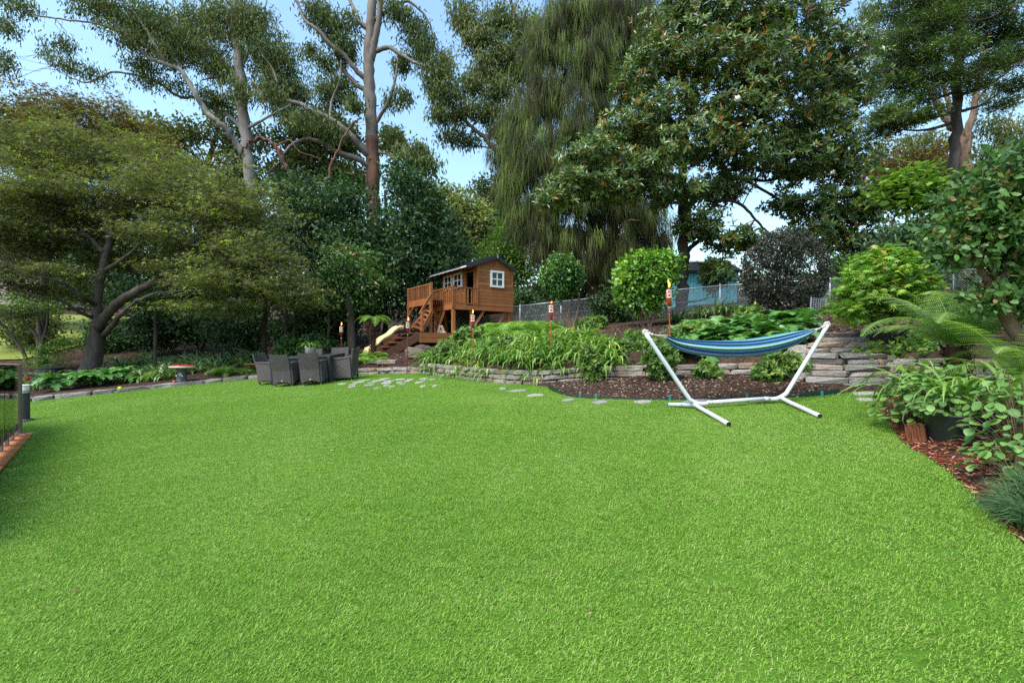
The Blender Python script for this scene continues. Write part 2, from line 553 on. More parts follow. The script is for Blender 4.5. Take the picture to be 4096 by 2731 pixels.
def hill(x, y):
    """rise of the beds over the plane of the lawn"""
    d = seg_dist(x, y, WALL) * np.where(y > np.interp(x, _wx, _wy), 1, -1)
    dp = np.maximum(d, 0)
    kx = sstep(-2.6, -0.4, x)
    h = 0.18 + 0.12 * kx + 0.1 * sstep(5.4, 6.2, x)
    Bc = h + (0.36 + 0.09 * kx) * (1 - np.exp(-dp / 1.2)) + 0.04 * np.minimum(dp, 14)
    Bl = 0.11 + 0.035 * np.minimum(dp, 10)
    w = sstep(-9.5, -4.2, x)
    B = (Bl * (1 - w) + Bc * w) * sstep(0.10, 0.27, d)
    s = (x - STEP_O[0]) * STEP_D[0] + (y - STEP_O[1]) * STEP_D[1]
    t = (x - STEP_O[0]) * STEP_R[0] + (y - STEP_O[1]) * STEP_R[1]
    cor = (np.abs(t) < 0.75) & (s > -1) & (s < 2.6)
    B = np.where(cor, np.minimum(B, np.maximum(0.0, s * 0.52)), B)
    return B, d

def TZ(x, y):
    x = np.asarray(x, float); y = np.asarray(y, float)
    B, d = hill(x, y)
    z = GA * np.clip(x, -45, 40) + GB * np.clip(y, -40, 70) + B
    z = z + 0.075 * np.maximum(0, y - 22) * sstep(-45, 5, -x + 0 * y) + 0.10 * np.maximum(0, -x - 16) * sstep(18, 34, y)
    inl = in_poly(x, y, LAWN)
    side = (~inl) & (d < 0)
    dl = seg_dist(x, y, LAWN + LAWN[:1])
    z = z + np.where(side, 0.055 * sstep(0, 0.35, dl) + 0.06 * np.minimum(dl, 2), 0) - np.where(inl, 0.05, 0)
    return z

def G(x, y):
    return float(TZ(np.array([x]), np.array([y]))[0])

def LZ(x, y):
    return GA * x + GB * y

def ground_mat():
    m, t, b, o = newmat('brown bark mulch and leaf litter')
    n = noise(t, 14, 6, 0.75, coord='Object')
    n2 = noise(t, 0.5, 4, 0.6, coord='Object')
    f = mth(t, 'ADD', mth(t, 'MULTIPLY', n, 0.7), mth(t, 'MULTIPLY', n2, 0.35))
    r = ramp(t, [(0.36, (0.016, 0.010, 0.008)), (0.5, (0.050, 0.030, 0.022)), (0.62, (0.10, 0.062, 0.044)), (0.72, (0.19, 0.135, 0.10))])
    t.links.new(f, r.inputs[0]); t.links.new(r.outputs[0], b.inputs['Base Color'])
    b.inputs['Roughness'].default_value = 0.95
    b.inputs['Specular IOR Level'].default_value = 0.1
    bump(t, b, n, 1.0, 0.05)
    return m

def grid_axis(*parts):
    out = []
    for a, b, s in parts:
        out += list(np.arange(a, b, s))
    out.append(parts[-1][1])
    return np.array(out)

gx = grid_axis((-400, -60, 40), (-60, -20, 2.5), (-20, -6, 0.25), (-6, 9, 0.1), (9, 14, 0.25), (14, 60, 2.5), (60, 400, 40))
gy = grid_axis((-200, -10, 25), (-10, 1, 1.0), (1, 5, 0.25), (5, 16.5, 0.1), (16.5, 21, 0.25), (21, 60, 1.5), (60, 400, 40))
X, Y = np.meshgrid(gx, gy)
Z = TZ(X.ravel(), Y.ravel())
_rng = np.random.default_rng(3)
Z = Z + _rng.normal(0, 0.008, Z.shape) * (np.abs(X.ravel()) < 20)
nx, ny = len(gx), len(gy)
i, j = np.meshgrid(np.arange(nx - 1), np.arange(ny - 1))
a = (j * nx + i).ravel()
Tq = np.concatenate([np.stack([a, a + 1, a + nx + 1], 1), np.stack([a, a + nx + 1, a + nx], 1)])
ground = link('ground', np_mesh('ground', np.stack([X.ravel(), Y.ravel(), Z], 1), Tq, ground_mat(), smooth=True))
ground['kind'] = 'structure'

# lawn sheet
def lawn_mat(name='mown lawn thatch', a_=(0.05, 0.12, 0.012), b_=(0.11, 0.22, 0.022)):
    m, t, b, o = newmat(name)
    n = noise(t, 30, 5, 0.7)
    n2 = noise(t, 0.7, 3, 0.6)
    f = mth(t, 'ADD', mth(t, 'MULTIPLY', n, 0.5), mth(t, 'MULTIPLY', n2, 0.5))
    r = ramp(t, [(0.35, a_), (0.65, b_)])
    t.links.new(f, r.inputs[0]); t.links.new(r.outputs[0], b.inputs['Base Color'])
    b.inputs['Roughness'].default_value = 0.9
    b.inputs['Specular IOR Level'].default_value = 0.1
    bump(t, b, n, 0.8, 0.03)
    return m

from mathutils.geometry import tessellate_polygon
_lv = [Vector((x, y, 0)) for x, y in LAWN]
_lt = tessellate_polygon([_lv])
lawnV = np.array([[x, y, LZ(x, y)] for x, y in LAWN])
_tt = []
for t3 in _lt:
    a3, b3, c3 = [lawnV[k] for k in t3]
    _tt.append(t3 if np.cross(b3 - a3, c3 - a3)[2] > 0 else t3[::-1])
lawn = link('lawn', np_mesh('lawn', lawnV, np.array(_tt), lawn_mat()))
lawn['kind'] = 'structure'

FE = np.array([0.637, -0.771]); FL = np.array([-0.771, -0.637]); FPOST = np.array([-8.54, 8.5])
DECK_POLY = [tuple(FPOST - FE * 0.12 - FL * 0.17), tuple(FPOST + FE * 12 - FL * 0.17), tuple(FPOST + FE * 12 + FL * 4), tuple(FPOST - FE * 0.12 + FL * 4)]
# grass: one tuft laid out over the lawn with geometry nodes
def grass_mat():
    m, t, b, o = newmat('couch grass blades')
    g = t.nodes.new('ShaderNodeNewGeometry')
    n = noise(t, 0.55, 3, 0.6, vec=g.outputs['Position'])
    n2 = noise(t, 2.4, 3, 0.6, vec=g.outputs['Position'])
    oi = t.nodes.new('ShaderNodeObjectInfo')
    a_ = t.nodes.new('ShaderNodeAttribute'); a_.attribute_name = 'tint'
    n4 = noise(t, 0.17, 2, 0.5, vec=g.outputs['Position'])
    f = mth(t, 'ADD', mth(t, 'MULTIPLY', n, 0.34), mth(t, 'MULTIPLY', n2, 0.24))
    f = mth(t, 'ADD', f, mth(t, 'MULTIPLY', n4, 0.34))
    f = mth(t, 'ADD', f, mth(t, 'MULTIPLY', oi.outputs['Random'], 0.16))
    f = mth(t, 'ADD', f, mth(t, 'MULTIPLY', mth(t, 'SUBTRACT', a_.outputs['Fac'], 0.5), 0.75), True)
    r = ramp(t, [(0.18, (0.095, 0.215, 0.022)), (0.45, (0.185, 0.355, 0.040)), (0.75, (0.29, 0.46, 0.070)), (0.93, (0.44, 0.50, 0.16)), (1.0, (0.58, 0.53, 0.28))])
    t.links.new(f, r.inputs[0]); t.links.new(r.outputs[0], b.inputs['Base Color'])
    b.inputs['Roughness'].default_value = 0.6
    b.inputs['Specular IOR Level'].default_value = 0.15
    tr = t.nodes.new('ShaderNodeBsdfTranslucent')
    t.links.new(r.outputs[0], tr.inputs['Color'])
    ms = t.nodes.new('ShaderNodeMixShader'); ms.inputs[0].default_value = 0.3
    t.links.new(b.outputs[0], ms.inputs[1]); t.links.new(tr.outputs[0], ms.inputs[2])
    t.links.new(ms.outputs[0], o.inputs[0])
    return m

def blades(rng, n, rad, l0, l1, w, lean):
    V = []; T = []; tint = []
    for k in range(n):
        r = rad * math.sqrt(rng.random()); a = rng.random() * 6.283
        b0 = np.array([r * math.cos(a), r * math.sin(a), -0.004])
        L = rng.uniform(l0, l1); az = rng.random() * 6.283; le = rng.uniform(0.15, lean)
        d = np.array([math.cos(az) * le, math.sin(az) * le, 1.0]); d /= np.linalg.norm(d)
        d2 = np.array([math.cos(az) * le * 2.2, math.sin(az) * le * 2.2, 0.8]); d2 /= np.linalg.norm(d2)
        s = np.array([-math.sin(az + 0.6), math.cos(az + 0.6), 0]) * w * rng.uniform(0.7, 1.2)
        m = b0 + d * L * 0.5
        q = len(V)
        V += [b0 - s * 0.8, b0 + s * 0.8, m + s, m - s, m + d2 * L * 0.5]
        T += [(q, q + 1, q + 2), (q, q + 2, q + 3), (q + 3, q + 2, q + 4)]
        tint += [rng.random()] * 5
    return np.array(V), np.array(T), tint

_r = np.random.default_rng(11)
GRASS = grass_mat()
_tufts = []
for k in range(3):
    V, T, ti = blades(_r, 44, 0.055, 0.012, 0.030, 0.0017, 1.9)
    o = bpy.data.objects.new('grass_tuft_source', np_mesh('grass_tuft', V, T, GRASS, ti))
    _tufts.append(o)                                        # not linked: only the source of the blades
# denser where the lawn is looked at from close by
pts = []
for y0, y1, dens in ((1.5, 5.0, 820), (5.0, 9.0, 560), (9.0, 17.0, 360)):
    area = (y1 - y0) * 36
    n = int(area * dens)
    x = _r.uniform(-18, 18, n); y = _r.uniform(y0, y1, n)
    ok = (np.abs(x) < 1.12 * y + 0.8) & in_poly(x, y, LAWN) & ~in_poly(x, y, DECK_POLY)
    worn = np.exp(-((x + 2.6) / 2.4) ** 2 - ((y - 13.0) / 1.1) ** 2) + np.exp(-((x - 0.3) / 1.2) ** 2 - ((y - 10.0) / 0.7) ** 2) + 0.8 * np.exp(-((x - 3.4) / 1.6) ** 2 - ((y - 7.4) / 0.35) ** 2)
    ok &= _r.random(n) > 0.72 * np.clip(worn, 0, 1)
    pts.append(np.stack([x[ok], y[ok], LZ(x[ok], y[ok])], 1))
pts = np.concatenate(pts)
gm = bpy.data.meshes.new('lawn_grass')
gm.vertices.add(len(pts)); gm.vertices.foreach_set('co', pts.astype(np.float32).ravel()); gm.update()
grass = link('lawn_grass', gm)
grass['kind'] = 'stuff'
tag(grass, 'short bright green mown grass covering the sloping lawn', 'grass')

def scatter_nodes(name, sources, s0, s1, seed, mat):
    ng = bpy.data.node_groups.new(name, 'GeometryNodeTree')
    ng.interface.new_socket('Geometry', in_out='INPUT', socket_type='NodeSocketGeometry')
    ng.interface.new_socket('Geometry', in_out='OUTPUT', socket_type='NodeSocketGeometry')
    gi = ng.nodes.new('NodeGroupInput'); go = ng.nodes.new('NodeGroupOutput')
    join = ng.nodes.new('GeometryNodeJoinGeometry')
    for k, s in enumerate(sources):
        oi = ng.nodes.new('GeometryNodeObjectInfo'); oi.inputs['Object'].default_value = s
        oi.inputs['As Instance'].default_value = True
        sep = ng.nodes.new('GeometryNodeInstanceOnPoints')
        ix = ng.nodes.new('GeometryNodeInputIndex')
        md = ng.nodes.new('ShaderNodeMath'); md.operation = 'MODULO'; md.inputs[1].default_value = len(sources)
        ng.links.new(ix.outputs[0], md.inputs[0])
        cp = ng.nodes.new('ShaderNodeMath'); cp.operation = 'COMPARE'; cp.inputs[1].default_value = k; cp.inputs[2].default_value = 0.1
        ng.links.new(md.outputs[0], cp.inputs[0])
        ng.links.new(cp.outputs[0], sep.inputs['Selection'])
        rv = ng.nodes.new('FunctionNodeRandomValue'); rv.data_type = 'FLOAT_VECTOR'
        rv.inputs[0].default_value = (-0.1, -0.1, 0); rv.inputs[1].default_value = (0.1, 0.1, 6.283)
        rv.inputs['Seed'].default_value = seed + k
        rs = ng.nodes.new('FunctionNodeRandomValue'); rs.data_type = 'FLOAT'
        rs.inputs[2].default_value = s0; rs.inputs[3].default_value = s1
        rs.inputs['Seed'].default_value = seed + 17 + k
        ng.links.new(gi.outputs[0], sep.inputs['Points'])
        ng.links.new(oi.outputs['Geometry'], sep.inputs['Instance'])
        ng.links.new(rv.outputs[0], sep.inputs['Rotation'])
        ng.links.new(rs.outputs[1], sep.inputs['Scale'])
        ng.links.new(sep.outputs[0], join.inputs[0])
    ng.links.new(join.outputs[0], go.inputs[0])
    return ng
gmod = grass.modifiers.new('blades', 'NODES')
gmod.node_group = scatter_nodes('blades', _tufts, 0.8, 1.25, 5, GRASS)

# ------------------------------------------------------------------ stones
def stone_variants(seed, n=10, cham=0.11, jit=0.045):
    rng = np.random.default_rng(seed); out = []
    for k in range(n):
        V, T = chamfer_box((0.5, 0.5, 0.5), cham)
        # shared corner jitter so that chamfers stay closed and the stone turns irregular
        sg = np.sign(V)
        key = ((sg[:, 0] > 0) * 4 + (sg[:, 1] > 0) * 2 + (sg[:, 2] > 0)).astype(int)
        V = V + rng.normal(0, jit, (8, 3))[key] + rng.normal(0, jit * 0.45, V.shape)
        out.append(np_mesh('stone', V, T, None))
    return out
SV = stone_variants(1)
SVG = stone_variants(2)
for m_ in SV: m_.materials.append(STONE)
for m_ in SVG: m_.materials.append(STONE_GREY)
rnd = random.Random(5)

def poly_at(poly, s):
    for (ax, ay), (bx, by) in zip(poly[:-1], poly[1:]):
        L = math.hypot(bx - ax, by - ay)
        if s <= L:
            return ax + (bx - ax) * s / L, ay + (by - ay) * s / L
        s -= L
    return poly[-1]

def poly_len(poly):
    return sum(math.hypot(b[0] - a[0], b[1] - a[1]) for a, b in zip(poly[:-1], poly[1:]))

def dry_wall(root, poly, courses, ch, l0, l1, depth, variants, base=lambda x, y: LZ(x, y), off=0.0, setback=0.012, name='stone'):
    """courses: function(x) -> number of courses"""
    L = poly_len(poly)
    maxc = 6
    for k in range(maxc):
        s = -rnd.uniform(0, l0)
        while s < L:
            l = rnd.uniform(l0, l1)
            a = max(s, 0); b = min(s + l, L)
            s += l
            if b - a < 0.1:
                continue
            p0 = poly_at(poly, a); p1 = poly_at(poly, b)
            mx, my = (p0[0] + p1[0]) / 2, (p0[1] + p1[1]) / 2
            if k >= courses(mx):
                continue
            tx, ty = p1[0] - p0[0], p1[1] - p0[1]
            tl = math.hypot(tx, ty)
            nxx, nyy = ty / tl, -tx / tl                      # outwards, towards the lawn
            o_ = off - k * setback + rnd.uniform(-0.02, 0.02)
            z0, z1 = base(*p0), base(*p1)
            h = ch * rnd.uniform(0.9, 1.04)
            ob = link(name, rnd.choice(variants), root)
            cx, cy = mx + nxx * (o_ - depth / 2), my + nyy * (o_ - depth / 2)
            d3 = Vector((tx, ty, z1 - z0)).normalized()
            nn = Vector((nxx, nyy, 0)); up = nn.cross(d3) * -1
            if up.z < 0: up = -up
            M = Matrix((d3, up.cross(d3), up)).transposed()
            if rnd.random() < 0.5:
                M = M @ Matrix.Rotation(math.pi, 3, 'Z')
            M = M @ Matrix.Rotation(rnd.uniform(-0.02, 0.02), 3, 'Y')
            ob.rotation_euler = M.to_euler()
            ob.location = Vector((cx, cy, (z0 + z1) / 2 + (k + 0.5) * ch)) - root.location
            ob.scale = (tl - 0.016, depth * rnd.uniform(0.9, 1.1), h - 0.010)
    return root

def sub_poly(x0, x1):
    pts = [p for p in WALL if x0 < p[0] < x1]
    f = lambda x: (x, float(np.interp(x, _wx, _wy)))
    return [f(x0)] + pts + [f(x1)]

wb = (-0.4, 11.2)
rw = empty('retaining_wall', (wb[0], wb[1], LZ(*wb) - 0.02))
tag(rw, 'long low dry-stacked sandstone wall curving along the top of the lawn', 'stone wall')
wl_base = lambda x, y: LZ(x, y) - 0.03 + (0.06 * float(sstep(0.7, 1.4, x)))
dry_wall(rw, sub_poly(-5.2, 5.02), lambda x: 2 if x < -2.9 else (3 if x < 0 or x > 1.0 else 3), 0.112, 0.26, 0.62, 0.26, SV, wl_base, 0.0)
rw2 = empty('retaining_wall', (6.6, 7.0, LZ(6.6, 7.0) - 0.02))
tag(rw2, 'short sandstone wall beside the steps, below the tree ferns', 'stone wall')
dry_wall(rw2, [(5.92, 7.62), (7.0, 6.62), (8.2, 5.8)], lambda x: 4, 0.115, 0.3, 0.6, 0.3, SV, lambda x, y: LZ(x, y) + 0.02, 0.0)
ed = empty('stone_edging', (-10.3, 15.0, LZ(-10.3, 15) - 0.02))
tag(ed, 'single row of grey sandstone edging under the shady bed', 'stone edging')
dry_wall(ed, sub_poly(-18, -5.15), lambda x: 1, 0.15, 0.45, 0.95, 0.24, SVG, lambda x, y: LZ(x, y) - 0.02, 0.02)

# steps
st = empty('stone_steps', (STEP_O[0], STEP_O[1], LZ(*STEP_O)))
tag(st, 'flight of rough sandstone steps climbing beside the hammock bed', 'stone steps')
zb = LZ(*STEP_O) - 0.03
def step_row(s, z, h, n, width, shift=0.0, depth=0.42):
    cuts = [0] + sorted([(k + rnd.uniform(-0.15, 0.15)) / n for k in range(1, n)]) + [1]
    for a, b in zip(cuts[:-1], cuts[1:]):
        tm = ((a + b) / 2 - 0.5) * width + shift
        c = STEP_O + STEP_R * tm + STEP_D * (s + depth / 2 + rnd.uniform(-0.02, 0.02))
        ob = link('stone', rnd.choice(SV + SVG), st, Vector((c[0], c[1], z + h / 2)) - st.location,
                  (rnd.uniform(-0.015, 0.015), rnd.uniform(-0.02, 0.02), math.atan2(STEP_R[1], STEP_R[0]) + rnd.uniform(-0.03, 0.03)),
                  ((b - a) * width - 0.012, depth, h - 0.005))
S = [(-0.06, 0.00, 0.10, 3, 1.30), (0.0, 0.09, 0.115, 2, 1.22), (0.24, 0.20, 0.10, 2, 1.12), (0.25, 0.30, 0.10, 2, 1.10), (0.54, 0.40, 0.10, 2, 1.16), (0.55, 0.50, 0.10, 2, 1.12),
     (0.84, 0.595, 0.10, 3, 1.18), (0.85, 0.69, 0.105, 2, 1.12), (1.22, 0.78, 0.10, 1, 0.95), (1.62, 0.90, 0.085, 1, 0.80), (2.15, 1.0, 0.06, 1, 0.72), (2.7, 1.07, 0.05, 1, 0.70)]
for s, dz, h, n, wdt in S:
    step_row(s, zb + dz, h, n, wdt, -0.04 if dz > 0.7 else 0.0)
for k in range(4):        # cheek stones on the flanks
    for sd in (-1, 1):
        c = STEP_O + STEP_R * sd * 0.70 + STEP_D * (0.30 + k * 0.24)
        link('stone', rnd.choice(SV), st, Vector((c[0], c[1], zb + 0.16 + k * 0.16)) - st.location, (0, 0, rnd.uniform(0.4, 1.2)), (0.28, 0.34, 0.16 + 0.14 * rnd.random()))

# flat stones let into the grass
path = empty('flagstone_path', (-3.2, 13.2, LZ(-3.2, 13.2)))
tag(path, 'irregular grey flagstones let into the grass along the stone wall', 'paving')
def ray_lawn(px, py):
    u = (px - 512) / F; v = (py - HZ) / F
    y = CAMZ / (v + GA * u + GB)
    return u * y, y
STONE_FLAG = stone_mat('pale worn flagstone', [(0.12, (0.30, 0.28, 0.25)), (0.45, (0.50, 0.47, 0.42)), (0.75, (0.60, 0.56, 0.50)), (0.95, (0.40, 0.35, 0.30))])
def flag_mesh(seed):
    rng = np.random.default_rng(seed)
    n = 9
    a = np.linspace(0, 2 * np.pi, n, endpoint=False) + rng.uniform(-0.2, 0.2, n)
    r = rng.uniform(0.40, 0.54, n)
    top = np.stack([np.cos(a) * r, np.sin(a) * r, np.full(n, 0.5)], 1)
    mid = top * [1.04, 1.04, 1]; mid[:, 2] = 0.2
    bot = mid.copy(); bot[:, 2] = -0.5
    V = np.concatenate([top, mid, bot, [[0, 0, 0.52]]])
    T = []
    for q in range(n):
        q2 = (q + 1) % n
        T += [(3 * n, q, q2), (q, n + q, n + q2), (q, n + q2, q2), (n + q, 2 * n + q, 2 * n + q2), (n + q, 2 * n + q2, n + q2)]
    return np_mesh('flagstone', V, T, STONE_FLAG)
FM = [flag_mesh(k) for k in range(6)]
flags = []
for (xx, yy, ww) in [(1500, 560, 170), (1430, 582, 160), (1590, 585, 120), (1660, 562, 150), (1780, 570, 130), (1750, 592, 140), (1550, 615, 120), (1360, 608, 110), (1230, 602, 110),
                     (1350, 635, 110), (1640, 652, 90), (1920, 548, 140), (2030, 552, 100), (1740, 540, 150), (1905, 587, 90), (1940, 604, 90), (2000, 570, 80), (1820, 633, 90),
                     (1750, 618, 80), (2190, 540, 110), (2130, 585, 110), (2190, 565, 60), (2290, 549, 90), (2320, 625, 60), (2180, 628, 80)]:
    flags.append(((950 + xx / 2.94) / 4, (1330 + yy / 2.94) / 4, ww / 2.94 / 4))
for (xx, yy, ww) in [(120, 272, 130), (240, 303, 130), (20, 258, 50), (455, 336, 90), (670, 350, 120), (960, 347, 120)]:
    flags.append(((2000 + xx / 1.68) / 4, (1400 + yy / 1.68) / 4, ww / 1.68 / 4))
for (xx, yy, ww) in [(620, 865, 260), (2050, 800, 250), (2060, 852, 150)]:
    flags.append(((2500 + xx / 2.138) / 4, (1200 + yy / 2.138) / 4, ww / 2.138 / 4))
for (a_, b_, w_) in flags:
    x, y = ray_lawn(a_, b_)
    wd = w_ * y / F * 0.95
    link('flagstone', rnd.choice(FM), path, Vector((x, y, LZ(x, y) - 0.010)) - path.location, (R(GB * 57) + 0, -R(GA * 57), rnd.uniform(-0.25, 0.25)),
         (wd, min(0.5, max(0.26, wd * 0.62)), 0.05))

# stones in the mulch between the wall and the cubby stairs
for k, (a_, b_, dy, w_, h_) in enumerate([(376, 359.5, 15.35, 0.42, 0.06), (386.5, 361.5, 15.2, 0.55, 0.12), (390.5, 364.5, 14.95, 0.42, 0.06)]):
    p = P(a_, b_, dy)
    o = link('stepping_stone', SV[k], None, (p.x, p.y, G(p.x, p.y) + h_ * 0.3), (0, 0, 0.2 * k - 0.2), (w_, 0.3, h_))
    tag(o, ['small flat stepping stone beside the thick one on the mulch path', 'thick pale stepping stone on the mulch path below the cubby stairs', 'thin flat stepping stone on the mulch path just above the stone wall'][k], 'stone', 'stepping stones on the mulch path')
for k, (a_, b_, dy, w_) in enumerate([(416, 349, 15.4, 0.6), (424.5, 349, 15.7, 0.55), (412.5, 345, 16.0, 0.3)]):
    p = P(a_, b_, dy)
    V, T = chamfer_box((0.5, 0.5, 0.5), 0.2)
    V = V + np.random.default_rng(k).normal(0, 0.06, V.shape)
    o = link('boulder', np_mesh('boulder', V, T, BROWNSTONE), None, (p.x, p.y, G(p.x, p.y) + 0.1), (0.1, 0.1, 0.5 * k), (w_, 0.42, 0.36 if k < 2 else 0.22))
    tag(o, ['large tan boulder in the mulch beside the cubby stairs', 'pale boulder tucked against the ferns under the cubby deck', 'small tan stone behind the boulders at the cubby stairs'][k], 'boulder')

# ------------------------------------------------------------------ loose mulch
def chips(name, poly_pts, n, seed, l0, l1, stops, label, zoff=0.0, test=None):
    rng = np.random.default_rng(seed)
    xs = [p[0] for p in poly_pts]; ys = [p[1] for p in poly_pts]
    x = rng.uniform(min(xs), max(xs), n * 3); y = rng.uniform(min(ys), max(ys), n * 3)
    ok = in_poly(x, y, poly_pts)
    x = x[ok][:n]; y = y[ok][:n]
    n = len(x)
    z = TZ(x, y) + zoff
    L = rng.uniform(l0, l1, n); W = L * rng.uniform(0.2, 0.45, n); H = L * 0.12
    az = rng.random(n) * 6.283; ti = rng.normal(0, 0.25, n)
    d = np.stack([np.cos(az) * np.cos(ti), np.sin(az) * np.cos(ti), np.sin(ti)], 1)
    s = np.stack([-np.sin(az), np.cos(az), rng.normal(0, 0.3, n)], 1)
    u = np.cross(d, s); u *= np.sign(u[:, 2:3])
    c = np.stack([x, y, z + 0.006 + np.abs(ti) * L * 0.4], 1)
    tmpl = np.array([[-1, -1, 0], [1, -0.8, 0], [1, 1, 0], [-1, 0.7, 0], [-0.9, -0.6, 1], [0.9, -0.6, 1], [0.8, 0.7, 1], [-0.9, 0.6, 1]], float)
    V = c[:, None] + 0.5 * (tmpl[None, :, 0:1] * (d * L[:, None])[:, None] + tmpl[None, :, 1:2] * (s * W[:, None])[:, None]) + tmpl[None, :, 2:3] * (u * H[:, None])[:, None]
    t = np.array([(4, 5, 6), (4, 6, 7), (0, 1, 5), (0, 5, 4), (1, 2, 6), (1, 6, 5), (2, 3, 7), (2, 7, 6), (3, 0, 4), (3, 4, 7)])
    T = (np.arange(n)[:, None, None] * 8 + t[None]).reshape(-1, 3)
    ti_ = np.repeat(rng.random(n), 8)
    m = foliage(name + ' chips', stops, 0.85, 0.0, 0.15, 0.8, 0.2)
    o = link(name, np_mesh(name, V.reshape(-1, 3), T, m, ti_))
    o['kind'] = 'stuff'
    tag(o, label, 'mulch')
    return o
RBED = [(5.7, 7.3), (5.3, 6.95), (4.8, 6.4), (4.25, 5.5), (3.9, 4.9), (3.66, 4.15), (3.2, 3.25), (3.0, 2.9), (2.5, 1.8), (3.4, 1.8), (4.6, 3.2), (5.2, 4.4), (6.2, 6.2)]
chips('red_bark_mulch', RBED, 10000, 4, 0.015, 0.05, [(0.0, (0.045, 0.012, 0.007)), (0.6, (0.13, 0.034, 0.016)), (0.95, (0.19, 0.056, 0.027)), (1.0, (0.30, 0.15, 0.09))], 'red-brown shredded bark mulch along the planted edge of the lawn')
HBED = [(0.80, 10.2), (0.8, 9.5), (0.95, 9.0), (1.25, 8.5), (2.09, 8.05), (2.89, 7.72), (3.77, 7.5), (4.5, 7.42), (5.0, 7.6), (5.0, 8.6), (3.9, 9.15), (2.6, 9.6), (1.31, 10.1)]
chips('bark_mulch', HBED, 6500, 5, 0.012, 0.05, [(0.0, (0.016, 0.010, 0.008)), (0.6, (0.050, 0.027, 0.019)), (0.92, (0.10, 0.058, 0.04)), (1.0, (0.36, 0.28, 0.21))], 'dark brown bark mulch in the bed behind the hammock')
chips('leaf_litter', [(-5.2, 15.3), (-2.6, 14.4), (-1.5, 13.2), (0.5, 14.5), (3, 15), (9, 12), (8.5, 9.8), (6.8, 9.0), (5.6, 9.4), (2.5, 12), (3, 17), (-4, 17.3), (-7, 18), (-8, 16.3)], 6000, 6, 0.03, 0.09,
      [(0.0, (0.018, 0.011, 0.009)), (0.5, (0.065, 0.036, 0.026)), (0.85, (0.15, 0.09, 0.062)), (1.0, (0.33, 0.26, 0.2))], 'brown leaf litter and mulch on the upper garden beds')
# ------------------------------------------------------------------ cubby house on stilts
A = Vector((-1.287, 18.5))
zA = G(A.x, A.y)
cub = empty('playhouse', (A.x, A.y, zA), R(35))
tag(cub, 'orange-brown timber cubby house on stilts with white windows, railed decks and stairs', 'playhouse')
def cz(z): return z - zA
zf, zL = 3.248, 2.157
WG, LH = 1.57, 2.9
apx, apz = WG / 2, 5.10
eL = (-0.56, 4.62); eR = (WG + 0.14, 4.62)
def roof_z(x):
    return apz + (apx - x) * (eL[1] - apz) / (apx - eL[0]) if x < apx else apz + (x - apx) * (eR[1] - apz) / (eR[0] - apx)
def part(parent, name, mat, fn, smooth=False):
    b = MB(); fn(b)
    return b.build(name, mat, parent, smooth)
def board_wall_gable(y0, out):
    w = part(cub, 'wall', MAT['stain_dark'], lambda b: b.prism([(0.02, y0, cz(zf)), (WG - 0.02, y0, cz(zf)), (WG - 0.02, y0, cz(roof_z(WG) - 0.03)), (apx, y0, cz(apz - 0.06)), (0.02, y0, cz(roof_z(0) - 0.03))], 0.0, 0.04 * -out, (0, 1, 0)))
    z = zf - 0.02
    while z < apz - 0.1:
        z1 = z + 0.128
        def xs(zz):
            if zz <= roof_z(0.0) - 0.04 and zz <= roof_z(WG) - 0.04:
                return 0.0, WG
            lo = apx - (apz - 0.04 - zz) * (apx - eL[0]) / (apz - eL[1]); hi = apx + (apz - 0.04 - zz) * (eR[0] - apx) / (apz - eR[1])
            return max(0.0, lo), min(WG, hi)
        a0, a1 = xs(z + 0.006); b0, b1 = xs(min(z1, apz - 0.05))
        part(w, 'board', MAT['stain'], lambda b: b.prism([(a0, y0, cz(z + 0.008)), (a1, y0, cz(z + 0.008)), (b1, y0, cz(min(z1, apz - 0.05))), (b0, y0, cz(min(z1, apz - 0.05)))], 0.002 * out, 0.022 * out, (0, 1, 0)))
        z = z1
    return w
board_wall_gable(0.0, -1)
board_wall_gable(LH, 1)
def side_wall(x0, out, door):
    w = part(cub, 'wall', MAT['stain_dark'], lambda b: [b.box((x0 - out * 0.02, (a + c) / 2, cz((zf + zt) / 2)), (0.04, c - a, zt - zf)) for a, c, zt in
             ([(0.02, 0.24, roof_z(x0) - 0.03), (0.86, LH - 0.02, roof_z(x0) - 0.03)] if door else [(0.02, LH - 0.02, roof_z(x0) - 0.03)])])
    z = zf - 0.02; top = roof_z(x0) - 0.03
    while z < top - 0.03:
        z1 = min(z + 0.128, top)
        spans = [(0.0, LH)]
        if door and z < 4.55:
            spans = [(0.0, 0.24), (0.86, LH)]
        for a, c in spans:
            part(w, 'board', MAT['stain'], lambda b: b.box((x0 + out * 0.012, (a + c) / 2, cz((z + z1) / 2 + 0.004)), (0.02, c - a, z1 - z - 0.008)))
        z = z1
    return w
side_wall(0.0, -1, True)
side_wall(WG, 1, False)
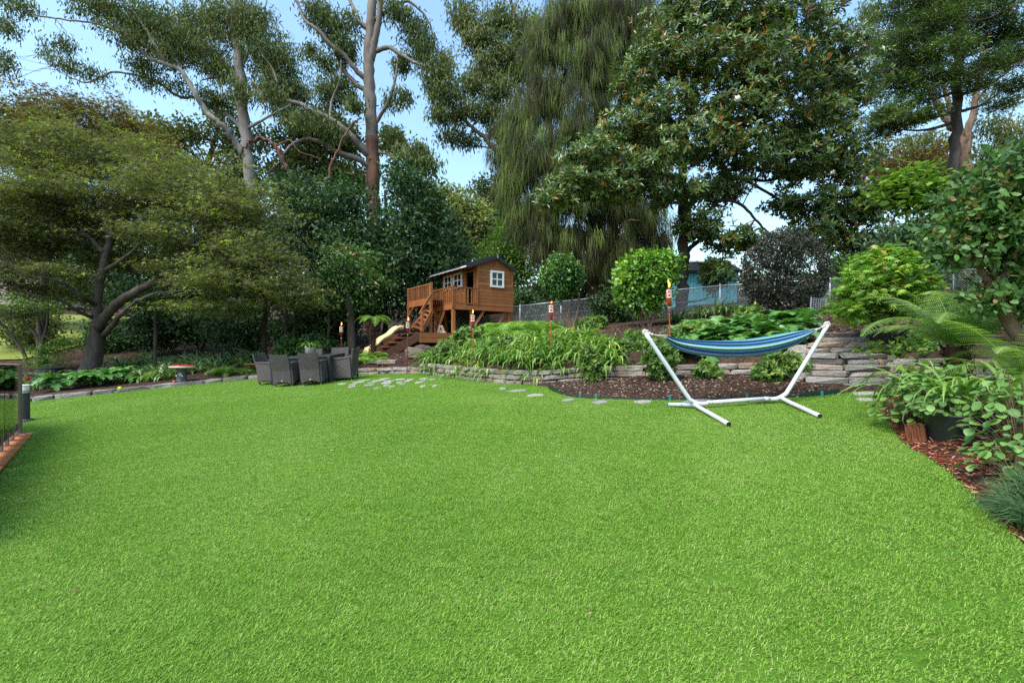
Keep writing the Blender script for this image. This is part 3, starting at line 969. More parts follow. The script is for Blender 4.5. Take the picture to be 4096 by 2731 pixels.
# corner trims and door casing
for (x, y) in ((-0.012, -0.012), (WG + 0.012, -0.012)):
    part(cub, 'corner_post', MAT['stain'], lambda b: b.box((x, y, cz((zf - 0.02 + roof_z(x) - 0.06) / 2)), (0.05, 0.05, roof_z(x) - 0.06 - zf + 0.02)))
for y in (0.215, 0.885):
    part(cub, 'door_jamb', MAT['stain'], lambda b: b.box((-0.03, y, cz((zf + 4.55) / 2)), (0.05, 0.05, 4.55 - zf)))
part(cub, 'door_lintel', MAT['stain'], lambda b: b.box((-0.03, 0.55, cz(4.578)), (0.05, 0.72, 0.05)))
part(cub, 'floor', MAT['stain_dark'], lambda b: b.box((WG / 2, LH / 2, cz(zf - 0.035)), (WG - 0.02, LH - 0.02, 0.03)))
def window(axis, u0, u1, z0, z1, plane, out):
    """axis 'x': window in the gable plane y=plane; axis 'y': in the side plane x=plane"""
    def bx(b, ua, ub, za, zb, d0, d1):
        c = (ua + ub) / 2; m = (d0 + d1) / 2 * out + plane
        if axis == 'x':
            b.box((c, m, cz((za + zb) / 2)), (ub - ua, d1 - d0, zb - za))
        else:
            b.box((m, c, cz((za + zb) / 2)), (d1 - d0, ub - ua, zb - za))
    f = 0.075
    w = MB()
    bx(w, u0, u1, z1 - f, z1, 0.024, 0.075); bx(w, u0, u1, z0, z0 + f, 0.024, 0.075)
    bx(w, u0, u0 + f, z0 + f, z1 - f, 0.024, 0.073); bx(w, u1 - f, u1, z0 + f, z1 - f, 0.024, 0.073)
    o = w.build('window', MAT['white_paint'], cub)
    um, zm = (u0 + u1) / 2, (z0 + z1) / 2
    for ua, ub in ((u0 + f, um - 0.02), (um + 0.02, u1 - f)):
        for za, zb in ((z0 + f, zm - 0.02), (zm + 0.02, z1 - f)):
            b = MB(); bx(b, ua, ub, za, zb, 0.026, 0.036); b.build('pane', MAT['dark_in'], o)
    b = MB(); bx(b, um - 0.02, um + 0.02, z0 + f, z1 - f, 0.024, 0.06); bx(b, u0 + f, u1 - f, zm - 0.02, zm + 0.02, 0.024, 0.058)
    b.build('glazing_bar', MAT['white_paint'], o)
window('x', 0.53, 1.15, 3.96, 4.60, 0.0, -1)
window('y', 1.14, 1.86, 4.03, 4.64, 0.0, -1)
window('y', 1.98, 2.70, 4.03, 4.64, 0.0, -1)
# roof
def slope(name, x0, z0, x1, z1, mat, ya, yb, t, wavy=True):
    n = 56 if wavy else 1
    V = []; 
    ys = np.linspace(ya, yb, n * 2 + 1)
    for k, y in enumerate(ys):
        dz = 0.024 * math.cos(k * math.pi / 2) if wavy else 0
        for (x, z) in ((x0, z0), (x1, z1)):
            V += [(x, y, cz(z) + dz + t), (x, y, cz(z) + dz)]
    Q = []
    for k in range(len(ys) - 1):
        a = k * 4; b = a + 4
        Q += [(a, a + 2, b + 2, b), (a + 1, b + 1, b + 3, a + 3), (a, b, b + 1, a + 1), (a + 2, a + 3, b + 3, b + 2)]
    m = MB(); m.quads(np.array(V), Q)
    return m.build(name, mat, cub)
slope('roof_sheet', eL[0], eL[1] + 0.012, apx, apz + 0.012, MAT['roof_sheet'], -0.10, LH + 0.12, 0.006)
slope('roof_sheet', apx, apz + 0.012, eR[0], eR[1] + 0.012, MAT['roof_sheet'], -0.10, LH + 0.12, 0.006)
for y in (-0.13, LH + 0.13):
    for (a, b_) in ((eL, (apx, apz)), ((apx, apz), eR)):
        part(cub, 'barge_board', MAT['fascia'], lambda b: b.bar((a[0], y, cz(a[1]) + 0.02), (b_[0], y, cz(b_[1]) + 0.02), 0.05, 0.13, (0, 0, 1)))
part(cub, 'ridge_cap', MAT['fascia'], lambda b: b.bar((apx, -0.16, cz(apz) + 0.075), (apx, LH + 0.16, cz(apz) + 0.075), 0.16, 0.05))
part(cub, 'gutter', MAT['fascia'], lambda b: b.bar((eL[0] + 0.02, 0.35, cz(eL[1]) + 0.070), (eL[0] + 0.02, LH + 0.12, cz(eL[1]) + 0.070), 0.05, 0.022))
part(cub, 'finial', MAT['galv'], lambda b: b.box((apx, -0.165, cz(apz) + 0.04), (0.06, 0.012, 0.13)))
# floor beam under gable and decks
BW = 0.05
part(cub, 'floor_beam', MAT['stain'], lambda b: b.box((0.25, -0.03, cz(zf - 0.125)), (2.66, 0.05, 0.17)))
part(cub, 'floor_beam', MAT['stain_dark'], lambda b: b.box((0.25, LH - 0.05, cz(zf - 0.125)), (2.62, 0.05, 0.17)))
part(cub, 'floor_beam', MAT['stain_dark'], lambda b: b.box((WG - 0.03, LH / 2, cz(zf - 0.125)), (0.05, LH - 0.1, 0.17)))
part(cub, 'deck_beam', MAT['stain'], lambda b: b.box((-1.07, 0.80, cz(zf - 0.11)), (0.05, 1.60, 0.20)))
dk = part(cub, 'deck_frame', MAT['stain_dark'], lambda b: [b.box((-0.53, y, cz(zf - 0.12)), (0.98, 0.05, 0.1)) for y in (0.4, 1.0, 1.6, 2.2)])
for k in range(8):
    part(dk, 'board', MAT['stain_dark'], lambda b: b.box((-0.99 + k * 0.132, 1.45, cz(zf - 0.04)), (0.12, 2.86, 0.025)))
def railing(p0, p1, z0, z1, n, endpost=(True, True), bw=0.045):
    """rail between two plan points, z0 bottom rail height, z1 top"""
    p0 = np.array(p0, float); p1 = np.array(p1, float)
    r = part(cub, 'railing', MAT['stain'], lambda b: (b.bar((*p0, cz(z1)), (*p1, cz(z1)), 0.065, 0.04), b.bar((*p0, cz(z0)), (*p1, cz(z0)), 0.05, 0.05)))
    for k in range(n):
        q = p0 + (p1 - p0) * (k + 0.5) / n
        part(r, 'baluster', MAT['stain'], lambda b: b.box((q[0], q[1], cz((z0 + z1) / 2)), (bw, bw, z1 - z0 - 0.05)))
    return r
rz = 3.885
railing((-1.07, 0.03), (-1.07, 1.60), zf + 0.02, rz - 0.03, 9)
railing((-1.03, -0.03), (-0.04, -0.03), zf + 0.02, rz - 0.03, 6)
zF = zf + 0.19
railing((-1.64, 0.66), (-1.64, 2.62), zF + 0.02, 3.99, 12)
part(cub, 'deck_beam', MAT['stain'], lambda b: b.box((-1.64, 1.63, cz(zF - 0.10)), (0.05, 2.06, 0.19)))
part(cub, 'landing', MAT['stain_dark'], lambda b: b.box((-1.36, 1.63, cz(zF - 0.03)), (0.5, 2.0, 0.04)))
part(cub, 'landing_beam', MAT['stain_dark'], lambda b: b.box((-1.36, 2.62, cz(zF - 0.10)), (0.5, 0.05, 0.17)))
def post(x, y, z0, z1, w=0.10):
    part(cub, 'post', MAT['stain'], lambda b: b.box((x, y, cz((z0 + z1) / 2)), (w, w, z1 - z0), None, 0.006))
post(-1.64, 2.66, zL, 4.02); post(-1.64, 0.62, zf - 0.25, 4.04); post(-1.60, 0.72, zL, zF - 0.2, 0.085)
post(-1.07, -0.03, zf - 0.16, rz + 0.02, 0.085); post(-1.07, 1.62, zf - 0.2, rz, 0.07); post(-0.045, -0.05, zf - 0.03, rz + 0.02, 0.06)
for (x, y) in ((-1.03, 0.03), (-1.03, 1.45), (-0.25, 0.06), (WG - 0.1, 0.08), (-0.2, 1.5), (WG - 0.1, LH - 0.1), (-1.0, LH - 0.1), (0.1, LH - 0.1)):
    post(x, y, zL - (0.6 if x > 0.3 else 0), zf - 0.20, 0.115)
for a_, b_ in (((-1.64, 2.58, zF - 0.5), (-1.64, 2.2, zF - 0.2)), ((-0.97, 1.4, zf - 0.62), (-0.72, 1.4, zf - 0.2)), ((-0.2, 0.06, zf - 0.9), (0.3, 0.06, zf - 0.22)), ((0.9, 0.1, zf - 0.85), (1.3, 0.1, zf - 0.22))):
    part(cub, 'brace', MAT['stain'], lambda b: b.bar((a_[0], a_[1], cz(a_[2])), (b_[0], b_[1], cz(b_[2])), 0.05, 0.09, (0.3, 0.3, 1)))
# stair from the low platform to the landing
Mi = Matrix.Rotation(-R(35), 3, 'Z')
def loc(p):
    q = Mi @ (Vector(p) - Vector((A.x, A.y, zA)))
    return q
sr0, sr1 = loc(P(421.5, 331.2, 17.45)), loc(P(432.6, 310.5, 17.9))
sl0, sl1 = loc(P(412.3, 328.6, 18.3)), loc(P(428.6, 308.0, 18.75))
stair = part(cub, 'stair', MAT['stain'], lambda b: (b.bar(sr0, sr1, 0.045, 0.15, (0, 0, 1)), b.bar(sl0, sl1, 0.045, 0.15, (0, 0, 1))))
for k in range(5):
    f_ = (k + 0.6) / 5
    part(stair, 'tread', MAT['stain'], lambda b: b.bar(sr0.lerp(sr1, f_), sl0.lerp(sl1, f_), 0.17, 0.035))
h0, h1 = loc(P(419.6, 314.0, 17.45)), loc(P(431.2, 294.0, 17.85))
part(cub, 'handrail', MAT['stain'], lambda b: b.bar(h0, h1, 0.05, 0.09))
nb = loc(P(422.0, 331.0, 17.4)); nt_ = loc(P(422.0, 310.5, 17.4))
part(cub, 'newel_post', MAT['stain'], lambda b: b.bar(nb, nt_, 0.075, 0.075, (1, 0, 0)))
# ladder under the deck
l0, l1 = loc(P(434.5, 327, 18.6)), loc(P(443, 306.5, 18.8)); l2, l3 = loc(P(438.2, 328, 18.3)), loc(P(446.0, 306.5, 18.5))
lad = part(cub, 'ladder', MAT['stain'], lambda b: (b.bar(l0, l1, 0.04, 0.07), b.bar(l2, l3, 0.04, 0.07)))
for k in range(5):
    f_ = (k + 0.5) / 5
    part(lad, 'rung', MAT['stain'], lambda b: b.bar(l0.lerp(l1, f_), l2.lerp(l3, f_), 0.05, 0.03))
# low platform with its own stair
px0, px1, py0, py1 = -2.52, 1.2, -0.284, 3.1
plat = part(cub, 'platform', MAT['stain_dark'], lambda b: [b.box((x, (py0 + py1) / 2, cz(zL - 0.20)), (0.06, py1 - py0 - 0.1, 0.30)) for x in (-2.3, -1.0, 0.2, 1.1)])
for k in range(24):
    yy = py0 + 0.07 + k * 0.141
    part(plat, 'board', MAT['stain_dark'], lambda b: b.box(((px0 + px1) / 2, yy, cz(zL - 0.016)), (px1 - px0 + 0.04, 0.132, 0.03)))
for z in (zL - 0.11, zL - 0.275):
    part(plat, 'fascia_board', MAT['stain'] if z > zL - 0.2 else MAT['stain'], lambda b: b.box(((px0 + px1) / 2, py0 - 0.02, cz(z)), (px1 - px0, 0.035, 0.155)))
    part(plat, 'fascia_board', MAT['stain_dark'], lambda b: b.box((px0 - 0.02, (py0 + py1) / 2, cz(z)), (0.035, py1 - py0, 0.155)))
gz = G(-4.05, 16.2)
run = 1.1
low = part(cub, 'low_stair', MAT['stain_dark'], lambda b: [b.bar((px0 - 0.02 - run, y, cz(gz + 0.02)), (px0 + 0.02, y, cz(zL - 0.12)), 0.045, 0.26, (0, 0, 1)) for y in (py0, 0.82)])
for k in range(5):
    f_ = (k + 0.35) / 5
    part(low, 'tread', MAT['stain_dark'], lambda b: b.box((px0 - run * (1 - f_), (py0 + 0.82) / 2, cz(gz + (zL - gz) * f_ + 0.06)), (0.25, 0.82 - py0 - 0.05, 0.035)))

# slide
def slide():
    prof = [(-0.05, zL + 0.16), (-0.18, zL + 0.17), (-0.36, zL + 0.06), (-0.52, zL - 0.10), (-0.66, zL - 0.18), (-0.82, zL - 0.27), (-1.0, zL - 0.45), (-1.15, zL - 0.58), (-1.32, zL - 0.64)]
    sp = spline([(p[0], 0, p[1]) for p in prof], per=4)
    cs = [(-0.27, 0.09), (-0.24, 0.115), (-0.21, 0.09), (-0.19, 0.0), (-0.1, -0.012), (0, 0.0), (0.1, -0.012), (0.19, 0.0), (0.21, 0.09), (0.24, 0.115), (0.27, 0.09), (0.27, 0.03), (0.2, -0.045), (-0.2, -0.045), (-0.27, 0.03)]
    n = len(cs); V = []
    for p in sp:
        for (w, h) in cs:
            V.append((px0 + p[0], 1.22 + w, cz(p[2] + h)))
    Q = [(i * n + j, i * n + (j + 1) % n, (i + 1) * n + (j + 1) % n, (i + 1) * n + j) for i in range(len(sp) - 1) for j in range(n)]
    b = MB(); b.quads(np.array(V), Q)
    return b
s_w = cub.matrix_basis
so = empty('slide', (A.x, A.y, zA), R(35))
tag(so, 'wavy cream-yellow plastic slide beside the cubby stairs', 'slide')
slide().build('chute', MAT['slide'], so, True)
part(so, 'foot', MAT['slide'], lambda b: b.box((px0 - 1.30, 1.22, cz(G(-4.9, 17.3)) + 0.02), (0.16, 0.46, 0.1), None, 0.02))

# toy under the deck
p = P(441, 327, 18.2)
toy = empty('toy', (p.x, p.y, zL + 0.0))
tag(toy, 'small tan A-shaped plastic toy under the cubby deck', 'toy')
part(toy, 'body', MAT['tan_bear'], lambda b: (b.bar((-0.13, 0, 0.0), (-0.02, 0, 0.30), 0.09, 0.08, (0, 1, 0), 0.02), b.bar((0.13, 0, 0.0), (0.02, 0, 0.30), 0.09, 0.08, (0, 1, 0), 0.02), b.box((0, 0, 0.10), (0.16, 0.07, 0.05), None, 0.01)))
part(toy, 'tray', MAT['tan_bear'], lambda b: b.box((0.06, 0, 0.03), (0.3, 0.2, 0.06), None, 0.02))

# ------------------------------------------------------------------ table and chairs
TILT = Matrix.Rotation(-math.atan(GA), 3, 'Y') @ Matrix.Rotation(math.atan(GB), 3, 'X')
def on_lawn(name, x, y, rz, tilt=True, dz=0.0):
    o = empty(name, (x, y, LZ(x, y) + dz))
    o.rotation_euler = ((TILT if tilt else Matrix.Identity(3)) @ Matrix.Rotation(rz, 3, 'Z')).to_euler()
    return o
TX, TY, TR = -5.74, 13.95, R(-6)
tb = on_lawn('table', TX, TY, TR)
tag(tb, 'charcoal metal outdoor dining table among the wicker chairs', 'table')
for k in range(5):
    part(tb, 'slat', MAT['tabletop'], lambda b: b.box((0, -0.38 + k * 0.19, 0.725), (1.76, 0.184, 0.028), None, 0.004))
part(tb, 'apron', MAT['tabletop'], lambda b: (b.box((0, -0.44, 0.685), (1.62, 0.035, 0.06)), b.box((0, 0.44, 0.685), (1.62, 0.035, 0.06)), b.box((-0.84, 0, 0.685), (0.035, 0.8, 0.06)), b.box((0.84, 0, 0.685), (0.035, 0.8, 0.06))))
for sx in (-1, 1):
    for sy in (-1, 1):
        part(tb, 'leg', MAT['tabletop'], lambda b: b.box((sx * 0.84, sy * 0.44, 0.355), (0.075, 0.075, 0.71), None, 0.006))

def make_chair():
    t = empty('wicker_chair')
    def panel(b, poly, th, ax):
        b.prism(poly, -th / 2, th / 2, ax)
    def back(b):
        rows = [(0.075, 0.245), (0.14, 0.252), (0.45, 0.26), (0.62, 0.268), (0.78, 0.272), (0.90, 0.272), (0.925, 0.262)]
        V = []; n = 9
        for z, w in rows:
            for q in np.linspace(-1, 1, n):
                zz = z
                if z < 0.1: zz = 0.075 + 0.075 * (1 - q * q)
                if z > 0.85: zz = z - 0.018 * (1 - q * q)
                yy = -0.27 - max(0, zz - 0.42) * 0.20 - 0.03 * (1 - q * q)
                V.append((q * w, yy, zz))
        nb = len(V)
        V = V + [(x, y - 0.045, z) for x, y, z in V]
        Q = []
        for r_ in range(len(rows) - 1):
            for c in range(n - 1):
                a = r_ * n + c
                Q += [(a, a + n, a + n + 1, a + 1), (nb + a, nb + a + 1, nb + a + n + 1, nb + a + n)]
            a = r_ * n
            Q += [(a, nb + a, nb + a + n, a + n), (a + n - 1, a + 2 * n - 1, nb + a + 2 * n - 1, nb + a + n - 1)]
        for c in range(n - 1):
            Q += [(c, c + 1, nb + c + 1, nb + c)]
            a = (len(rows) - 1) * n + c
            Q += [(a, nb + a, nb + a + 1, a + 1)]
        b.quads(np.array(V), Q)
    part(t, 'backrest', MAT['wicker'], back, False)
    for s in (-1, 1):
        def side(b):
            poly = [(s * 0.275, -0.29, 0.09), (s * 0.275, -0.12, 0.145), (s * 0.275, 0.08, 0.145), (s * 0.275, 0.27, 0.09), (s * 0.275, 0.29, 0.60), (s * 0.275, -0.30, 0.66)]
            b.prism(poly, -0.03, 0.03, (1, 0, 0))
        part(t, 'side', MAT['wicker'], side)
        part(t, 'armrest', MAT['wicker'], lambda b: b.tube([(s * 0.275, -0.31, 0.66), (s * 0.28, 0.0, 0.645), (s * 0.28, 0.24, 0.62), (s * 0.278, 0.30, 0.58), (s * 0.275, 0.305, 0.5)], 0.036, 8), True)
        for yy in (-0.275, 0.265):
            lg = part(t, 'leg', MAT['wicker'], lambda b: b.bar((s * 0.255, yy, 0.12), (s * 0.25, yy, 0.015), 0.035, 0.035, (0, 1, 0)))
            part(lg, 'foot_cap', MAT['rubber_white'], lambda b: b.box((s * 0.25, yy, 0.011), (0.03, 0.03, 0.018)))
    part(t, 'front_panel', MAT['wicker'], lambda b: b.prism([(-0.245, 0.26, 0.10), (0, 0.26, 0.15), (0.245, 0.26, 0.10), (0.245, 0.26, 0.38), (-0.245, 0.26, 0.38)], -0.02, 0.02, (0, 1, 0)))
    part(t, 'seat', MAT['wicker'], lambda b: b.box((0, 0.0, 0.40), (0.49, 0.54, 0.06), None, 0.02))
    part(t, 'care_tag', MAT['cream'], lambda b: b.box((0.0, -0.350, 0.175), (0.045, 0.006, 0.018)))
    return t
def copy_tree(o, parent=None):
    c = o.copy(); COL.objects.link(c); c.parent = parent
    for ch in list(o.children):
        copy_tree(ch, c)
    return c
ch0 = make_chair()
chairs = [  # along table x, across, facing
    (-0.25, -0.62, 0.0, 'wicker chair with its back to the lawn, nearer the toadstool stool end of the table'),
    (0.50, -0.60, 0.0, 'wicker chair with its back to the lawn, nearer the cubby house end of the table'),
    (-1.12, 0.02, -90, 'wicker chair at the toadstool stool end of the table, seen from its side'),
    (1.02, 0.05, 90, 'wicker chair at the cubby house end of the table, seen from its side'),
    (-0.36, 0.66, 180, 'wicker chair on the garden side of the table, mostly hidden, behind the potted plant'),
    (0.50, 0.66, 180, 'wicker chair on the garden side of the table, mostly hidden, nearer the cubby house')]
for k, (cx, cy, ra, lab) in enumerate(chairs):
    o = ch0 if k == 0 else copy_tree(ch0)
    c_, s_ = math.cos(TR), math.sin(TR)
    x, y = TX + cx * c_ - cy * s_, TY + cx * s_ + cy * c_
    o.location = (x, y, LZ(x, y)); o.scale = (0.96, 0.96, 0.96)
    o.rotation_euler = (TILT @ Matrix.Rotation(TR + R(ra + (3 if k % 2 else -3)), 3, 'Z')).to_euler()
    tag(o, lab, 'chair', 'charcoal wicker chairs round the table')
trz = LZ(TX, TY) + 0.742
b = MB(); b.lathe([(0.001, 0), (0.19, 0), (0.205, 0.022), (0.19, 0.022), (0.18, 0.012), (0.001, 0.012)], 24)
tray = b.build('tray', MAT['tray'], None, False, (TX + 0.02, TY - 0.05, trz), TILT.to_euler())
tag(tray, 'round orange timber tray under the potted plant on the table', 'tray')
potb = empty('potted_plant', (TX + 0.02, TY - 0.05, trz + 0.014))
tag(potb, 'grey round pot with a drooping strap-leaved plant on the dining table', 'potted plant')
b = MB(); b.lathe([(0.001, 0), (0.075, 0.0), (0.13, 0.05), (0.15, 0.12), (0.14, 0.19), (0.125, 0.225), (0.115, 0.22), (0.125, 0.18), (0.001, 0.18)], 20)
b.build('pot', MAT['pot_grey'], potb, True)

# ------------------------------------------------------------------ hammock and its stand
def lawn_pt(px, py, dz=0.0):
    x, y = ray_lawn(px, py)
    return Vector((x, y, LZ(x, y) + dz))
rT = 0.031
jl = lawn_pt(694.5, 408.5, rT); jr = lawn_pt(782.0, 402.5, rT)
hl = P(645.2, 332.5, jl.y + 0.02); hr = P(827.6, 324.5, jr.y + 0.05)
lf, lb = lawn_pt(728.5, 426.0, rT), lawn_pt(668.8, 406.0, rT)
rf, rb_ = lawn_pt(819.7, 418.0, rT), lawn_pt(749.0, 402.5, rT)
hs = empty('hammock_stand', ((jl.x + jr.x) / 2, (jl.y + jr.y) / 2, LZ((jl.x + jr.x) / 2, (jl.y + jr.y) / 2)))
tag(hs, 'white tubular steel hammock stand on the lawn', 'hammock stand')
def wpart(name, mat, fn, smooth=True, root=hs):
    b = MB(); fn(b)
    for k in range(len(b.V)):
        b.V[k] = b.V[k] - np.array(root.location)
    return b.build(name, mat, root, smooth)
d0 = (jr - jl).normalized()
def arm(j, h, s):
    j1 = j + d0 * s * 0.0
    u = (h - j1).normalized()
    c = j1 + Vector((0, 0, 0.045))
    return spline([j1 - d0 * s * 0.26 + Vector((0, 0, 0.05)), j1 - d0 * s * 0.10 + Vector((0, 0, 0.035)), j1 + d0 * s * 0.0 + u * 0.06 + Vector((0, 0, 0.035)), j1 + u * 0.25, h], per=8)
wpart('base_bar', MAT['white_metal'], lambda b: b.tube([jl + d0 * 0.2 + Vector((0, 0, 0.05)), jr - d0 * 0.2 + Vector((0, 0, 0.05))], rT * 0.92, 14))
wpart('arm', MAT['white_metal'], lambda b: b.tube(arm(jl, hl, -1), rT, 14))
wpart('arm', MAT['white_metal'], lambda b: b.tube(arm(jr, hr, 1), rT, 14))
for (f_, b2, j) in ((lf, lb, jl), (rf, rb_, jr)):
    q = j + Vector((0, 0, 0.03))
    pts_ = [f_, f_.lerp(q, 0.75), q, q.lerp(b2, 0.25), b2]
    fo = wpart('foot_bar', MAT['white_metal'], lambda b: b.tube(spline(pts_, per=5), rT * 0.95, 14))
    for e_ in (f_, b2):
        dd = (e_ - q).normalized()
        wpart('end_cap', MAT['black'], lambda b: b.tube([e_ + dd * 0.001, e_ + dd * 0.012], rT * 0.9, 12), False)
for h, s in ((hl, -1), (hr, 1)):
    wpart('hook', MAT['rope'], lambda b: b.tube([h + Vector((s * 0.01, 0, -0.03)), h + Vector((s * 0.03, 0, 0.01)), h + Vector((s * 0.01, 0, 0.04)), h + Vector((-s * 0.03, 0, 0.03)), h + Vector((-s * 0.05, 0, 0.0))], 0.018, 8))
for j in (jl, jr):
    for s in (-1, 1):
        wpart('bolt', MAT['galv'], lambda b: b.tube([j + d0 * s * 0.2 + Vector((0, -0.034, 0.05)), j + d0 * s * 0.2 + Vector((0, -0.05, 0.05))], 0.012, 6), False)

hm = empty('hammock', ((hl.x + hr.x) / 2, (hl.y + hr.y) / 2, (hl.z + hr.z) / 2 - 0.4))
tag(hm, 'blue, green and white striped fabric hammock slung from the white stand', 'hammock')
def hammock_mat():
    m, t, b, o = newmat('striped hammock cotton')
    at = t.nodes.new('ShaderNodeAttribute'); at.attribute_name = 'tint'
    cols = {'n': (0.03, 0.06, 0.20), 'b': (0.09, 0.22, 0.42), 'g': (0.14, 0.38, 0.20), 'l': (0.34, 0.52, 0.36), 'w': (0.56, 0.62, 0.62), 't': (0.10, 0.26, 0.32), 'd': (0.05, 0.13, 0.10)}
    seq = 'nbtbllgtbbnwlggtbbtnlgtwbtddtglwb'
    n_ = len(seq)
    r = t.nodes.new('ShaderNodeValToRGB'); r.color_ramp.interpolation = 'CONSTANT'
    e = r.color_ramp.elements
    while len(e) < 32: e.new(0.5)
    for k in range(32):
        e[k].position = k / 32.0; e[k].color = (*cols[seq[k % n_]], 1)
    fr = mth(t, 'FRACT', mth(t, 'MULTIPLY', at.outputs['Fac'], 1.25))
    t.links.new(fr, r.inputs[0]); t.links.new(r.outputs[0], b.inputs['Base Color'])
    b.inputs['Roughness'].default_value = 0.85; b.inputs['Specular IOR Level'].default_value = 0.15
    bump(t, b, noise(t, 160, 2), 0.3, 0.003)
    return m
cl = P(664.0, 336.2, hl.y); cr = P(813.5, 330.5, hr.y)      # gathered ends of the cloth
def cloth():
    NS, NTt = 64, 200
    V = []; tint = []
    bot = spline([P(664, 337.5, hl.y), P(676, 347.0, 7.2), P(694, 352.8, 7.2), P(720, 356.2, 7.2), P(746, 356.0, 7.2), P(772, 352.0, 7.2), P(796, 343.5, 7.2), P(813.5, 331.5, hr.y)], per=8)
    top = spline([P(664, 335.0, hl.y), P(676, 338.2, 7.2), P(694, 340.2, 7.2), P(720, 341.3, 7.2), P(746, 340.3, 7.2), P(772, 336.6, 7.2), P(796, 331.6, 7.2), P(813.5, 329.0, hr.y)], per=8)
    ii = np.linspace(0, len(bot) - 1, NS)
    rngh = np.random.default_rng(8)
    ph = rngh.uniform(0, 6.28, 12)
    for k, q in enumerate(ii):
        i0 = int(min(q, len(bot) - 2)); f_ = q - i0
        B_ = bot[i0] * (1 - f_) + bot[i0 + 1] * f_; T_ = top[i0] * (1 - f_) + top[i0 + 1] * f_
        s = k / (NS - 1)
        H = T_[2] - B_[2]; wd = 0.05 + 0.30 * math.sin(math.pi * s) ** 0.7
        for c in range(NTt):
            a = math.pi * c / (NTt - 1)
            fold = (0.13 * math.sin(a * 13 + ph[0] + 1.2 * s) + 0.10 * math.sin(a * 23 + ph[1] - 1.6 * s) + 0.06 * math.sin(a * 36 + ph[2] + s))
            rr = 1 + fold * (1.1 - 0.55 * math.sin(math.pi * s))
            yy = -math.cos(a) * wd * 0.5 * rr
            ends = 1.0 + 0.03 * math.sin(c * 0.8)
            zz = T_[2] - H * math.sin(a) ** 0.8 * rr * 0.97 + (0.02 if a > 1.57 else 0) * math.sin(math.pi * s)
            V.append((B_[0] + (0.03 * math.sin(c * 0.45) if k in (0, NS - 1) else 0), B_[1] + yy, zz)); tint.append(c / (NTt - 1) * 0.999)
    T = []
    for k in range(NS - 1):
        for c in range(NTt - 1):
            a = k * NTt + c
            T += [(a, a + 1, a + NTt + 1), (a, a + NTt + 1, a + NTt)]
    return np.array(V) - np.array(hm.location), np.array(T), tint
V, T, ti = cloth()
cloth_o = link('cloth', np_mesh('cloth', V, T, hammock_mat(), ti, True), hm)
md = cloth_o.modifiers.new('thick', 'SOLIDIFY'); md.thickness = 0.003
for e_, h, s in ((cl, hl, 1), (cr, hr, -1)):
    kn = h + (e_ - h) * 0.42
    wpart('rope', MAT['rope'], lambda b: (b.tube(spline([h + Vector((0, 0, 0.02)), h.lerp(kn, 0.5) + Vector((0, 0, -0.004)), kn], per=5), 0.020, 8), b.tube([h.lerp(kn, 0.42), h.lerp(kn, 0.62)], 0.03, 8)), True, hm)
    def fan(b):
        for q in range(14):
            a = math.pi * q / 13
            tgt = e_ + Vector((s * 0.02, -math.cos(a) * 0.10, 0.02 - math.sin(a) * 0.055))
            b.tube([kn, kn.lerp(tgt, 0.5) + Vector((0, 0, -0.004)), tgt], 0.0045, 5)
    wpart('cord', MAT['rope'], fan, True, hm)

